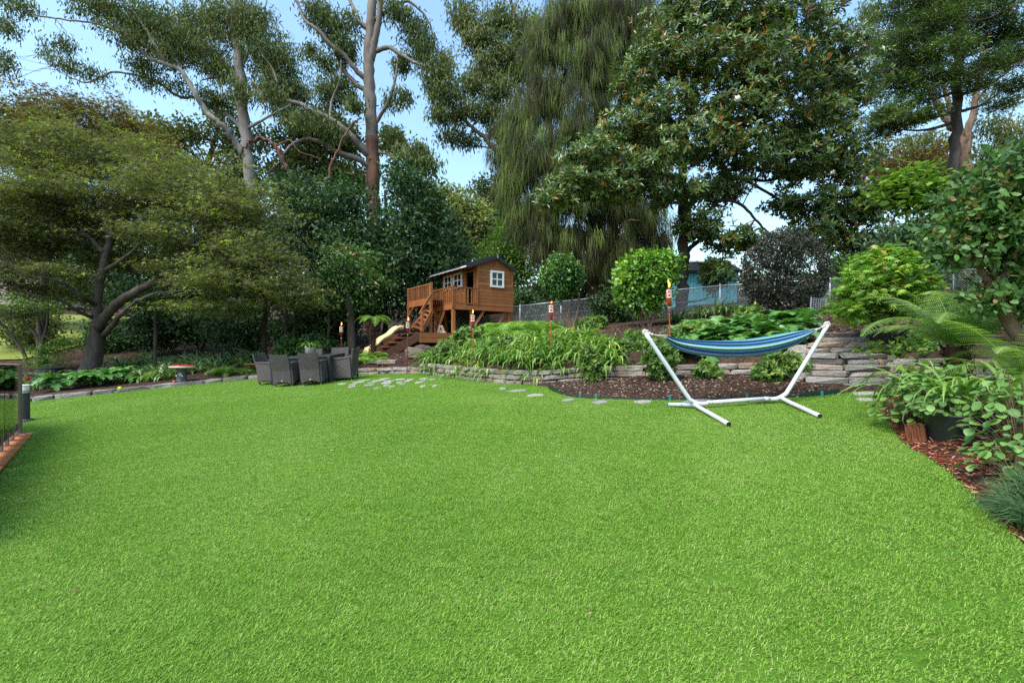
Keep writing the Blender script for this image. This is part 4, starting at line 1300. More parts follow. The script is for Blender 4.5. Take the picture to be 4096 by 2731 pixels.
# ------------------------------------------------------------------ torches
def torch(px, y, top_py, label, pole='pole_red', lit=1.0, lean=(0, 0), snuff=1):
    x = PX(px, y); z0 = G(x, y)
    ztop = CAMZ - (top_py - HZ) / F * y                      # top of the canister
    h = ztop - z0
    t = empty('garden_torch', (x, y, z0))
    t.rotation_euler = (lean[1], lean[0], 0)
    tag(t, label, 'garden torch', 'bamboo torches along the bed')
    hz = h - 0.40
    b = MB(); n = 10
    pts_ = []; rr = []
    for k in range(n + 1):
        zz = -0.05 + (hz + 0.10) * k / n
        for dz, r_ in ((-0.012, 0.0135), (0, 0.0155), (0.012, 0.0135)):
            pts_.append((0, 0, zz + dz)); rr.append(r_)
    b.tube(pts_, rr, 9); b.build('pole', MAT[pole], t, True)
    def cage(b):
        for q in range(9):
            a = 6.283 * q / 9
            b.tube([(0.013 * math.cos(a), 0.013 * math.sin(a), hz), (0.03 * math.cos(a), 0.03 * math.sin(a), hz + 0.12), (0.044 * math.cos(a), 0.044 * math.sin(a), hz + 0.20), (0.048 * math.cos(a), 0.048 * math.sin(a), hz + 0.36)], 0.008, 5)
    part(t, 'cage', MAT[pole], cage, True)
    part(t, 'binding', MAT['cream'], lambda b: b.lathe([(0.0165, hz - 0.01), (0.0205, hz - 0.005), (0.0205, hz + 0.015), (0.0165, hz + 0.02)], 12), True)
    w = part(t, 'basket', MAT['weave_gap'], lambda b: b.lathe([(0.040, hz + 0.19), (0.046, hz + 0.21), (0.046, hz + 0.345), (0.040, hz + 0.36)], 16))
    for k in range(5):
        def ring(b):
            for q in range(9):
                if (q + k) % 2 == 0 or q % 3 != 0:
                    a0, a1 = 6.283 * (q + 0.06) / 9, 6.283 * (q + 0.94) / 9
                    zc = hz + 0.207 + k * 0.035
                    V = []
                    for a in np.linspace(a0, a1, 4):
                        rr_ = 0.050 + 0.006 * math.sin((a - a0) / (a1 - a0) * math.pi)
                        V += [(rr_ * math.cos(a), rr_ * math.sin(a), zc - 0.012), (rr_ * math.cos(a), rr_ * math.sin(a), zc + 0.012)]
                    b.quads(np.array(V), [(0, 2, 3, 1), (2, 4, 5, 3), (4, 6, 7, 5)])
        part(w, 'weave', MAT['weave'], ring)
    part(t, 'canister', MAT['black'], lambda b: b.lathe([(0.001, hz + 0.33), (0.040, hz + 0.33), (0.043, hz + 0.365), (0.034, hz + 0.38), (0.014, hz + 0.392), (0.012, hz + 0.41), (0.001, hz + 0.412)], 14), True)
    if lit > 0:
        fl = 0.13 * lit
        prof = [(0.001, 0), (0.012, 0.01), (0.020, 0.035), (0.018, 0.06), (0.010, 0.095), (0.001, 0.13)]
        b = MB(); b.lathe([(r_ * (0.6 + 0.4 * lit), z_ * lit) for r_, z_ in prof], 10)
        b.V[0][:, 0] += 0.012 * np.sin(b.V[0][:, 2] * 30)
        b.build('flame', MAT['flame'], t, True, (0, 0, hz + 0.405))
    if snuff:
        part(t, 'snuffer', MAT['red'], lambda b: (b.tube([(0.05 * snuff, -0.02, hz + 0.33), (0.058 * snuff, -0.02, hz + 0.18), (0.06 * snuff, -0.02, hz + 0.10)], 0.004, 5), b.lathe([(0.001, 0.045), (0.018, 0.045), (0.022, 0.0), (0.001, 0.0)], 10, (0.06 * snuff, -0.02, hz + 0.06))))
    return t
torch(341.3, 15.6, 325.0, 'dark red torch with a small flame, beside the fern behind the dining chairs', 'pole_dark', 0.8, (0, 0), 0)
torch(406.9, 14.35, 320.5, 'maroon torch with a small flame, in front of the cubby stairs', 'pole_dark', 0.9, (0.02, 0), 0)
torch(473.6, 12.55, 313.0, 'orange-red torch with a small flame, in front of the cubby house posts', 'pole_red', 0.75, (-0.02, 0), -1)
torch(551.2, 11.1, 303.0, 'red torch with only a glowing wick, below the round green standard shrub', 'pole_red', 0.35, (0, 0), 1)
torch(670.2, 10.0, 287.5, 'tall bright red torch with a high flame, against the turquoise shed', 'pole_red', 1.35, (-0.02, 0), -1)
torch(889.5, 8.9, 300.0, 'red torch mostly hidden behind the weeping maple', 'pole_red', 0.3, (-0.03, 0), 0)

# ------------------------------------------------------------------ chain-link fence
fence = empty('chain_link_fence', (7.1, 16.8, G(7.1, 16.8)))
tag(fence, 'galvanised chain-link fence running behind the upper beds', 'fence')
fp = [(455, 312, 20.6), (520, 305.5, 19.6), (561, 301, 18.9), (640, 293, 17.9), (720, 285.2, 16.8), (775, 282, 16.2), (830, 279, 15.5), (890, 275, 14.7), (953, 270.5, 13.8), (1030, 265, 12.8), (1110, 259, 11.8)]
FT = [P(*q) for q in fp]
def fpart(name, mat, fn, smooth=True):
    b = MB(); fn(b)
    for k in range(len(b.V)):
        b.V[k] = b.V[k] - np.array(fence.location)
    return b.build(name, mat, fence, smooth)
for a_, b_ in zip(FT[:-1], FT[1:]):
    fpart('rail', MAT['galv'], lambda b: b.tube([a_, b_], 0.022, 8))
for q in FT:
    fpart('post', MAT['galv'], lambda b: (b.tube([(q.x, q.y, G(q.x, q.y) - 0.1), (q.x, q.y, q.z + 0.03)], 0.026, 8), b.lathe([(0.03, 0), (0.03, 0.03), (0.001, 0.05)], 8, (q.x, q.y, q.z + 0.02))))
def netting(b):
    for a_, b_ in zip(FT[:-1], FT[1:]):
        L = (b_ - a_).length; n = int(L / 0.062)
        H0 = a_.z - G(a_.x, a_.y) - 0.03; H1 = b_.z - G(b_.x, b_.y) - 0.03
        H = (H0 + H1) / 2; k_ = H / L * 1.0
        for q in range(-int(H / 0.062), n + int(H / 0.062)):
            for s in (-1, 1):
                u0, u1 = q * 0.062, q * 0.062 + s * H
                lo, hi = 0.0, 1.0
                # clip to the bay
                for bound, sg in ((0, 1), (L, -1)):
                    f0 = (u0 - bound) * sg; f1 = (u1 - bound) * sg
                    if f0 < 0 and f1 < 0: lo = 2
                    elif f0 < 0: lo = max(lo, f0 / (f0 - f1))
                    elif f1 < 0: hi = min(hi, f0 / (f0 - f1))
                if lo >= hi - 0.02: continue
                def pt(f):
                    u = (u0 + (u1 - u0) * f) / L; g = a_.lerp(b_, u); hh = H0 + (H1 - H0) * u
                    return (g.x, g.y + s * 0.004, g.z - 0.02 - hh * (1 - f))
                b.tube([pt(lo), pt(hi)], 0.0032, 3, False)
o = fpart('netting', MAT['galv'], netting, False)
o['kind'] = 'stuff'
fpart('tension_wire', MAT['galv'], lambda b: [b.tube([a_ - Vector((0, 0, 0.45)), b_ - Vector((0, 0, 0.45))], 0.005, 4) for a_, b_ in zip(FT[:-1], FT[1:])])

# ------------------------------------------------------------------ turquoise shed
sy = 22.5
sx0, sx1 = PX(660, sy), PX(737, sy)
zb_, zt_ = CAMZ + (350 - 309) / F * sy, CAMZ + (350 - 271) / F * sy
shed = empty('shed', (sx0, sy, zb_))
tag(shed, 'turquoise timber shed with a dark shingle roof beyond the fence', 'shed')
w_ = sx1 - sx0; h_ = zt_ - zb_
wl = part(shed, 'wall', MAT['shed'], lambda b: (b.box((w_ / 2, 0.03, h_ / 2), (w_, 0.04, h_)), b.box((w_ / 2, 2.4, h_ / 2), (w_, 0.04, h_)), b.box((0.02, 1.2, h_ / 2), (0.04, 2.34, h_)), b.box((w_ - 0.02, 1.2, h_ / 2), (0.04, 2.34, h_))))
nb_ = int(w_ / 0.15)
for k in range(nb_):
    part(wl, 'board', MAT['shed'], lambda b: b.box(((k + 0.5) * w_ / nb_, 0.0, h_ / 2), (w_ / nb_ - 0.012, 0.02, h_ - 0.005)))
part(shed, 'base', MAT['stump'], lambda b: b.box((w_ / 2, 1.2, -0.5), (w_ - 0.05, 2.3, 1.0)))
rf_ = part(shed, 'roof', MAT['shed_roof'], lambda b: (b.prism([(-0.15, -0.25, h_ - 0.02), (-0.15, 1.2, h_ + 0.62), (-0.15, 2.65, h_ - 0.02), (-0.15, 2.65, h_ - 0.08), (-0.15, 1.2, h_ + 0.56), (-0.15, -0.25, h_ - 0.08)], 0, w_ + 0.3, (1, 0, 0))))
for k in range(9):
    f_ = k / 9
    part(rf_, 'shingle_course', MAT['shed_roof'], lambda b: b.bar((-0.16, -0.26 + 1.44 * f_ + 0.06, h_ - 0.02 + 0.64 * f_ + 0.045), (w_ + 0.16, -0.26 + 1.44 * f_ + 0.06, h_ - 0.02 + 0.64 * f_ + 0.045), 0.17, 0.02, (0, -0.25, 1)))
part(shed, 'ridge_cap', MAT['white_paint'], lambda b: b.bar((-0.17, 1.2, h_ + 0.66), (w_ + 0.17, 1.2, h_ + 0.66), 0.2, 0.05))

# ------------------------------------------------------------------ house far beyond the shady bed
hx0, hx1, hy = PX(-60, 44), PX(70, 44), 44.0
hb = G(hx0, hy) - 0.5
hse = empty('house', ((hx0 + hx1) / 2, hy, hb))
tag(hse, 'pale brick house glimpsed through the spreading maple', 'house')
hw = hx1 - hx0
HT = CAMZ + (350 - 238) / F * hy - hb
part(hse, 'wall', MAT['brick'], lambda b: b.box((0, 3.0, HT / 2), (hw, 6, HT)))
part(hse, 'roof', MAT['tile_roof'], lambda b: b.prism([(-hw / 2 - 0.5, -0.6, HT), (-hw / 2 - 0.5, 3, HT + 2.2), (-hw / 2 - 0.5, 6.6, HT)], 0, hw + 1, (1, 0, 0)))
for q, zc in ((-0.30, 0.72), (-0.08, 0.72), (0.14, 0.72), (0.36, 0.72), (-0.2, 0.3), (0.2, 0.3)):
    wi = part(hse, 'window', MAT['white_paint'], lambda b: (b.box((q * hw, -0.03, HT * zc + 0.7), (1.4, 0.06, 0.1)), b.box((q * hw, -0.03, HT * zc - 0.7), (1.4, 0.06, 0.1)), b.box((q * hw - 0.65, -0.03, HT * zc), (0.1, 0.06, 1.3)), b.box((q * hw + 0.65, -0.03, HT * zc), (0.1, 0.06, 1.3)), b.box((q * hw, -0.03, HT * zc), (0.06, 0.05, 1.3))))
    part(wi, 'pane', MAT['roof_sheet'], lambda b: b.box((q * hw, -0.012, HT * zc), (1.2, 0.02, 1.3)))

# far lawn on the neighbouring slope
gxs = np.linspace(-46, -24, 30); gys = np.linspace(24, 40, 26)
Xf, Yf = np.meshgrid(gxs, gys)
Zf = TZ(Xf.ravel(), Yf.ravel()) + 0.06
i, j = np.meshgrid(np.arange(29), np.arange(25)); a = (j * 30 + i).ravel()
fl = link('far_lawn', np_mesh('far_lawn', np.stack([Xf.ravel(), Yf.ravel(), Zf], 1), np.concatenate([np.stack([a, a + 1, a + 31], 1), np.stack([a, a + 31, a + 30], 1)]), lawn_mat('yellowing far lawn', (0.13, 0.17, 0.03), (0.26, 0.29, 0.07)), smooth=True))
fl['kind'] = 'structure'

# ------------------------------------------------------------------ glass pool fence on its deck
DZ = 0.085
deck = empty('deck', (FPOST[0], FPOST[1], DZ))
tag(deck, 'strip of orange merbau decking carrying the glass fence', 'deck')
ang = math.atan2(FL[1], FL[0])
for k in range(60):
    c = FPOST + FE * (-0.05 + k * 0.145) - FL * 0.17 + FL * 2.0
    b = MB(); b.box((0, 0, 0), (4.0, 0.138, 0.028), None, 0.004)
    b.build('board', MAT['deck'], deck, False, (c[0] - FPOST[0], c[1] - FPOST[1], -0.014), (0, 0, ang))
c = FPOST + FE * 4.3 - FL * 0.155
part(deck, 'fascia_board', MAT['stain_dark'], lambda b: b.bar((-FL[0] * 0.15 - FE[0] * 0.1, -FL[1] * 0.15 - FE[1] * 0.1, -0.10), (-FL[0] * 0.15 + FE[0] * 8.6, -FL[1] * 0.15 + FE[1] * 8.6, -0.10), 0.03, 0.14))
gf = empty('glass_fence', (FPOST[0], FPOST[1], DZ))
tag(gf, 'frameless glass pool fence with a brown end post and spigots', 'glass fence')
part(gf, 'post', MAT['bronze'], lambda b: (b.box((0, 0, 0.60), (0.05, 0.05, 1.20), None, 0.004), b.box((0, 0, 1.205), (0.058, 0.058, 0.012)), b.box((0, 0, 0.006), (0.11, 0.11, 0.012))))
s0 = 0.05
for k in range(4):
    L_ = 1.62
    a_, b_ = FE * s0, FE * (s0 + L_)
    part(gf, 'glass_panel', MAT['glass'], lambda b: b.bar((*a_, 0.65), (*b_, 0.65), 0.012, 1.1))
    for f_ in ((0.16, 0.5, 0.84)):
        q = FE * (s0 + L_ * f_)
        part(gf, 'spigot', MAT['bronze'], lambda b: (b.box((q[0], q[1], 0.11), (0.05, 0.05, 0.19), Matrix.Rotation(math.atan2(FE[1], FE[0]), 3, 'Z'), 0.006), b.box((q[0], q[1], 0.006), (0.10, 0.10, 0.012), Matrix.Rotation(math.atan2(FE[1], FE[0]), 3, 'Z'))))
    s0 += L_ + 0.03
part(gf, 'glass_panel', MAT['glass'], lambda b: b.bar((-0.05, 0.03, 0.65), (-1.7, 0.6, 0.65), 0.012, 1.1))
part(gf, 'top_rail', MAT['bronze'], lambda b: b.bar((-0.05, 0.03, 1.205), (-1.7, 0.6, 1.205), 0.03, 0.02))
part(gf, 'post', MAT['bronze'], lambda b: b.box((-1.73, 0.61, 0.55), (0.05, 0.05, 1.3)))

# bollard light
x, y = ray_lawn(24.9, 421)
bo = empty('bollard_light', (x, y, LZ(x, y)))
tag(bo, 'charcoal bollard garden light with a clear lens, beside the glass fence', 'bollard light')
part(bo, 'base', MAT['bollard'], lambda b: b.lathe([(0.001, 0.055), (0.10, 0.055), (0.155, 0.045), (0.165, 0.0), (0.165, -0.03)], 20), True)
part(bo, 'column', MAT['bollard'], lambda b: b.lathe([(0.078, 0.04), (0.078, 0.555), (0.084, 0.56), (0.084, 0.585), (0.001, 0.585)], 20))
part(bo, 'lens', MAT['cream'], lambda b: b.lathe([(0.070, 0.586), (0.070, 0.735), (0.001, 0.735)], 20))
part(bo, 'cap', MAT['cream'], lambda b: b.lathe([(0.001, 0.752), (0.06, 0.752), (0.079, 0.742), (0.079, 0.736), (0.001, 0.736)], 20))
part(bo, 'lamp', MAT['galv'], lambda b: b.lathe([(0.0715, 0.60), (0.0725, 0.602), (0.0725, 0.64), (0.0715, 0.642)], 20))

# toadstool stool
x, y = -10.25, 15.22
ts = empty('toadstool_stool', (x, y, G(x, y)))
tag(ts, 'garden stool with a red toadstool top on a grey stump, behind the stone edging', 'stool')
part(ts, 'top', MAT['red'], lambda b: b.lathe([(0.345, 0.545), (0.335, 0.565), (0.25, 0.585), (0.001, 0.592)], 28), True)
part(ts, 'rim', MAT['cream'], lambda b: b.lathe([(0.001, 0.49), (0.26, 0.492), (0.335, 0.508), (0.350, 0.53), (0.346, 0.546), (0.335, 0.55)], 28), True)
rs = np.random.default_rng(4)
for k in range(7):
    a_ = k * 0.9; r_ = 0.08 + 0.04 * k % 0.24
    zz = 0.592 - r_ * 0.08
    part(ts, 'spot', MAT['cream'], lambda b: b.lathe([(0.001, zz + 0.004), (0.03, zz + 0.003), (0.034, zz - 0.01)], 10, (r_ * math.cos(a_), r_ * math.sin(a_), 0)))
def stump(b):
    b.lathe([(0.17, -0.05), (0.155, 0.05), (0.13, 0.2), (0.12, 0.35), (0.14, 0.45), (0.17, 0.495), (0.001, 0.497)], 22)
    V = b.V[-1]; a_ = np.arctan2(V[:, 1], V[:, 0]); V[:, :2] *= (1 + 0.05 * np.sin(a_ * 9) + 0.04 * np.sin(a_ * 5 + 2))[:, None]
part(ts, 'stump', MAT['stump'], stump, True)
part(ts, 'knot_ring', MAT['cream'], lambda b: b.tube([(0.03 + 0.035 * math.cos(q), -0.135, 0.30 + 0.035 * math.sin(q)) for q in np.linspace(0, 6.283, 13)], 0.010, 6, False), True)
for (xx, zz) in ((0.09, 0.25), (-0.09, 0.26)):
    part(ts, 'painted_flower', MAT['cream'], lambda b: b.lathe([(0.001, 0.012), (0.02, 0.010), (0.024, 0.0)], 8, (0, 0, 0)).V.__setitem__(-1, np.stack([b.V[-1][:, 0] + xx, -b.V[-1][:, 2] - 0.125, b.V[-1][:, 1] + zz], 1)))
mt = part(ts, 'small_toadstool', MAT['red'], lambda b: b.lathe([(0.055, 0.075), (0.045, 0.105), (0.02, 0.125), (0.001, 0.128)], 14, (-0.13, -0.16, 0)), True)
part(mt, 'stem', MAT['cream'], lambda b: b.lathe([(0.026, -0.05), (0.02, 0.08), (0.055, 0.076)], 12, (-0.13, -0.16, 0)), True)

# tennis ball
x, y = ray_lawn(120.6, 394.5)
b = MB(); b.lathe([(max(0.001, 0.05 * math.sin(t_)), -0.05 * math.cos(t_)) for t_ in np.linspace(0, math.pi, 10)], 14)
o = b.build('ball', MAT['ball'], None, True, (x - 0.15, y + 0.16, LZ(x, y) + 0.175))
tag(o, 'yellow-green ball lying on the grey stone edging', 'ball')

# black compost tub in the shady bed
x, y = PX(50, 16.5), 16.5
ct = empty('compost_tub', (x, y, G(x, y)))
tag(ct, 'black ribbed plastic tub among the dark leaves beyond the edging', 'tub')
def tub(b):
    b.lathe([(0.40, -0.1), (0.37, 0.30), (0.35, 0.47), (0.37, 0.48), (0.37, 0.51), (0.30, 0.53), (0.001, 0.54)], 36)
    V = b.V[-1]; a_ = np.arctan2(V[:, 1], V[:, 0]); k_ = (V[:, 2] < 0.45)
    V[k_, :2] *= (1 + 0.035 * np.sign(np.sin(a_ * 9)))[k_][:, None]
part(ct, 'tub', MAT['black'], tub)
part(ct, 'handle', MAT['black'], lambda b: b.tube([(-0.12, 0, 0.53), (-0.1, 0, 0.58), (0.1, 0, 0.58), (0.12, 0, 0.53)], 0.015, 6), True)
x, y = PX(20, 16.8), 16.8
b = MB(); b.box((0, 0, 0.12), (1.5, 0.5, 0.34), None, 0.03); b.box((0, 0, 0.30), (1.56, 0.56, 0.03), None, 0.01)
o = b.build('planter_trough', MAT['edging'], None, False, (x, y, G(x, y)))
tag(o, 'long dark green trough behind the bollard light', 'trough')

# terracotta dish in the shady bed, low timber bench
p = P(258, 357, 16.6)
b = MB(); b.lathe([(0.001, 0.02), (0.2, 0.02), (0.36, 0.14), (0.40, 0.15), (0.40, 0.17), (0.33, 0.165), (0.001, 0.06)], 22)
o = b.build('terracotta_bowl', MAT['terracotta'], None, True, (p.x, p.y, G(p.x, p.y) + 0.12))
tag(o, 'wide shallow terracotta bowl behind the wicker chair', 'bowl')
p = P(303, 343, 19.5)
bn = empty('log_bench', (p.x, p.y, G(p.x, p.y)))
tag(bn, 'weathered dark timber bench half hidden in the shady undergrowth', 'bench')
part(bn, 'seat', MAT['litter'], lambda b: b.box((0, 0, 0.45), (3.0, 0.35, 0.10), None, 0.02))
for s in (-1, 0, 1):
    part(bn, 'support', MAT['litter'], lambda b: b.box((s * 1.2, 0, 0.15), (0.22, 0.28, 0.56), None, 0.02))

# plastic edging strip of the hammock bed
EP = [(0.78, 10.15), (0.74, 9.85), (0.8, 9.5), (0.95, 9.0), (1.25, 8.52), (2.09, 8.07), (2.89, 7.74), (3.77, 7.52), (4.3, 7.44), (4.7, 7.45), (5.05, 7.56)]
ep = spline([(q[0], q[1], 0) for q in EP], per=6)
es = empty('garden_edging', (2.9, 7.74, LZ(2.9, 7.74)))
tag(es, 'dark green plastic edging strip round the hammock bed', 'edging strip')
def strip(b):
    n = len(ep); V = []
    hgt = [0.085 if q < 16 else (0.035 + 0.04 * float(sstep(4.2, 4.6, ep[q][0]))) for q in range(n)]
    t_, u_, w2 = frames(ep)
    for k in range(n):
        nrm = np.array([t_[k][1], -t_[k][0], 0]) * 0.004
        z = LZ(ep[k][0], ep[k][1]) - 0.03
        for sg in (-1, 1):
            for zz in (0, hgt[k] + 0.03):
                q = ep[k] + nrm * sg; V.append((q[0] - es.location.x, q[1] - es.location.y, z + zz - es.location.z))
    Q = []
    for k in range(n - 1):
        a = k * 4; c = a + 4
        Q += [(a, a + 1, c + 1, c), (a + 2, c + 2, c + 3, a + 3), (a + 1, a + 3, c + 3, c + 1)]
    b.quads(np.array(V), Q)
part(es, 'strip', MAT['edging'], strip)
for a_, b_ in ((580, 397.5), (596, 398.5), (670, 400.0), (747, 398.5), (822, 396.5)):
    x, y = ray_lawn(a_, b_)
    part(es, 'peg', MAT['clip_green'], lambda b: b.box((x - es.location.x, y - es.location.y, LZ(x, y) - es.location.z + 0.03), (0.035, 0.03, 0.12), None, 0.005))

# wire rack behind the dark shrub
p = P(818, 322, 12.6)
wr = empty('wire_rack', (p.x, p.y, G(p.x, p.y)), R(20))
tag(wr, 'silver wire rack standing beside the dark clipped shrub', 'rack')
part(wr, 'frame', MAT['galv'], lambda b: [b.tube([(x, 0, 0), (x + 0.04, 0, 0.44)], 0.012, 6) for x in (-0.28, 0.26)])
for k in range(9):
    part(wr, 'wire', MAT['galv'], lambda b: b.tube([(-0.28 + 0.004 * k, 0, 0.05 + k * 0.045), (0.26 + 0.004 * k, 0, 0.05 + k * 0.045)], 0.006, 5))
part(wr, 'shelf', MAT['galv'], lambda b: [b.tube([(-0.25 + q * 0.08, 0, 0.05), (-0.22 + q * 0.08, 0, 0.42)], 0.004, 4) for q in range(7)])

# planters in the near bed
x, y = PX(959, 4.75), 4.75
pl = empty('black_planter', (x, y, G(x, y)))
tag(pl, 'large round black planter under the broad leafy groundcover', 'planter')
part(pl, 'pot', MAT['black'], lambda b: b.lathe([(0.24, -0.08), (0.26, 0.12), (0.275, 0.20), (0.28, 0.215), (0.265, 0.215), (0.25, 0.18), (0.001, 0.18)], 32), True)
for k in range(3):
    q = [(912, 5.0), (918, 4.92), (924.5, 4.86)][k]
    x, y = PX(q[0], q[1]), q[1]
    b = MB()
    n_ = 8
    V = [( -0.075 + 0.15 * c / n_, 0.012 * math.cos(c * math.pi / 2) + d_, z_) for z_ in (-0.1, 0.14) for d_ in (-0.012, 0.012) for c in range(n_ + 1)]
    m_ = n_ + 1
    Q = []
    for c in range(n_):
        Q += [(c, c + 1, 2 * m_ + c + 1, 2 * m_ + c), (m_ + c, 3 * m_ + c, 3 * m_ + c + 1, m_ + c + 1), (2 * m_ + c, 2 * m_ + c + 1, 3 * m_ + c + 1, 3 * m_ + c)]
    b.quads(np.array(V), Q)
    o = b.build('edging_tile', MAT['terracotta'], None, False, (x, y, G(x, y)), (R(-8), 0, R(35)))
    tag(o, ['terracotta edging tile in the red mulch, closest to the steps', 'middle terracotta edging tile in the red mulch', 'terracotta edging tile in the red mulch, against the black planter'][k], 'edging tile', 'terracotta edging tiles')

# service wire behind the cubby
b = MB(); b.tube(spline([P(380, 222, 34), P(430, 231, 32), P(477, 238.5, 30), P(532, 248.5, 28), P(600, 259, 26)], per=6), 0.018, 5)
o = b.build('power_line', MAT['black'])
tag(o, 'thin black overhead wire sloping behind the cubby roof', 'wire')
# ------------------------------------------------------------------ leaves
def _t(v, t): return np.array(v, float), np.array(t, int)
LEAF = {
    'diamond': _t([(0, 0, 0), (0.28, 0.42, 0.07), (0, 1, -0.05), (-0.28, 0.42, 0.07)], [(0, 1, 2), (0, 2, 3)]),
    'gum': _t([(0, 0, 0), (0.14, 0.4, 0.03), (0.03, 1, 0), (-0.12, 0.4, 0.03)], [(0, 1, 2), (0, 2, 3)]),
    'oval': _t([(0, 0, 0), (0.24, 0.28, 0.06), (0.25, 0.65, 0.05), (0, 1, -0.04), (-0.25, 0.65, 0.05), (-0.24, 0.28, 0.06), ], [(0, 1, 5), (1, 2, 4), (1, 4, 5), (2, 3, 4)]),
    'long': _t([(0, 0, 0), (0.15, 0.45, 0.05), (0.14, 0.75, 0.03), (0, 1, -0.05), (-0.14, 0.75, 0.03), (-0.15, 0.45, 0.05)], [(0, 1, 5), (1, 2, 4), (1, 4, 5), (2, 3, 4)]),
    'long2': _t([(0, 0, 0), (0.16, 0.52, 0.05), (0, 1, -0.05), (-0.16, 0.52, 0.05)], [(0, 1, 2), (0, 2, 3)]),
    'tri3': _t([(0, 0, 0), (0.13, 0.30, 0), (0, 1, -0.1), (-0.13, 0.30, 0), (0.75, 0.55, -0.08), (-0.75, 0.55, -0.08), (0.08, 0.1, 0), (-0.08, 0.1, 0)], [(0, 1, 2), (0, 2, 3), (6, 4, 1), (7, 3, 5)]),
    'strand': _t([(-0.010, 0, 0), (0.010, 0, 0), (0.013, 0.5, 0.05), (-0.013, 0.5, 0.05), (0, 1, 0)], [(0, 1, 2), (0, 2, 3), (3, 2, 4)]),
    'needle': _t([(-0.05, 0, 0), (0.05, 0, 0), (0.09, 0.5, 0.03), (-0.09, 0.5, 0.03), (0, 1, -0.04)], [(0, 1, 2), (0, 2, 3), (3, 2, 4)]),
}
def maple5():
    V = [(0, 0.12, 0.03)]; T = []
    for a, l in ((-105, 0.42), (-62, 0.70), (-28, 0.88), (0, 1.0), (28, 0.88), (62, 0.70), (105, 0.42)):
        r = math.radians(a); d = np.array([math.sin(r), math.cos(r)]); s = np.array([d[1], -d[0]]) * 0.10
        m = np.array([0, 0.12]) + d * l * 0.42; e = np.array([0, 0.12]) + d * l
        q = len(V)
        V += [(m[0] + s[0], m[1] + s[1], 0.0), (e[0], e[1], -0.14 * l), (m[0] - s[0], m[1] - s[1], 0.0)]
        T += [(0, q, q + 1), (0, q + 1, q + 2)]
    return np.array(V), np.array(T)
LEAF['maple'] = maple5()

def unit(a):
    return a / (np.linalg.norm(a, axis=-1, keepdims=True) + 1e-9)

def place(pos, d, nrm, size, tmpl):
    tv, tt = LEAF[tmpl]
    d = unit(d); s = unit(np.cross(d, nrm)); n = np.cross(s, d)
    size = np.asarray(size)[:, None, None]
    V = pos[:, None] + size * (tv[None, :, 0:1] * s[:, None] + tv[None, :, 1:2] * d[:, None] + tv[None, :, 2:3] * n[:, None])
    T = (np.arange(len(pos))[:, None, None] * len(tv) + tt[None]).reshape(-1, 3)
    return V.reshape(-1, 3), T, len(tv)

def blob(px, py, y, rx, ry, rd):
    return (P(px, py, y), (rx * y / F, rd, ry * y / F))

def sprays(blobs, n, rng, shell=0.45, lump=0.25):
    c = np.array([list(b[0]) for b in blobs]); r = np.array([b[1] for b in blobs])
    w = (r[:, 0] * r[:, 1] * r[:, 2]) ** (2 / 3); w /= w.sum()
    k = rng.choice(len(blobs), n, p=w)
    d = unit(rng.normal(size=(n, 3)))
    rad = (shell + (1 - shell) * rng.random(n) ** 0.5)
    ph = rng.uniform(0, 6.28, (len(blobs), 3))[k]
    rad *= 1 + lump * (np.sin(d[:, 0] * 5 + ph[:, 0]) * np.sin(d[:, 1] * 5 + ph[:, 1]) + 0.6 * np.sin(d[:, 2] * 7 + ph[:, 2]) - 0.2)
    return c[k] + d * r[k] * rad[:, None], d

def leaf_cloud(c, out, rng, per, spread, size, tmpl, mode, zf=0.5, tintv=0.5):
    n = len(c) * per
    C_ = np.repeat(c, per, 0); O_ = np.repeat(out, per, 0)
    pos = C_ + rng.normal(size=(n, 3)) * spread * np.array([1, 1, zf])
    rd = rng.normal(size=(n, 3))
    up = np.array([0, 0, 1.0])
    if mode == 'layer':
        d = rd * [1, 1, 0.25] + [0, 0, -0.25]; nr = up + rd[:, [1, 2, 0]] * 0.35
    elif mode == 'hang':
        d = np.array([0, 0, -1.0]) + rd * 0.42; nr = rng.normal(size=(n, 3)) * [1, 1, 0.2]
    elif mode == 'strand':
        d = np.array([0, 0, -1.0]) + rd * [0.16, 0.16, 0.05] + O_ * [0.15, 0.15, 0]; nr = rng.normal(size=(n, 3)) * [1, 1, 0.1]
    elif mode == 'tuft':
        d = O_ * [0.6, 0.6, 0.1] + rd * [0.8, 0.8, 0.5]; nr = up + rd[:, [2, 0, 1]] * 0.6
    else:
        d = O_ * 0.5 + rd * 0.75; nr = up * 0.5 + O_ * 0.4 + rd[:, [1, 2, 0]] * 0.55
    sz = size * rng.uniform(0.65, 1.25, n)
    V, T, k = place(pos, d, nr, sz, tmpl)
    tb_ = np.repeat(rng.normal(0.5, 0.28 if mode == 'strand' else 0.18, len(c)), per)
    ti_ = np.clip(tb_ + rng.normal(0, 0.14, n), 0, 1)
    return V, T, np.repeat(ti_, k)

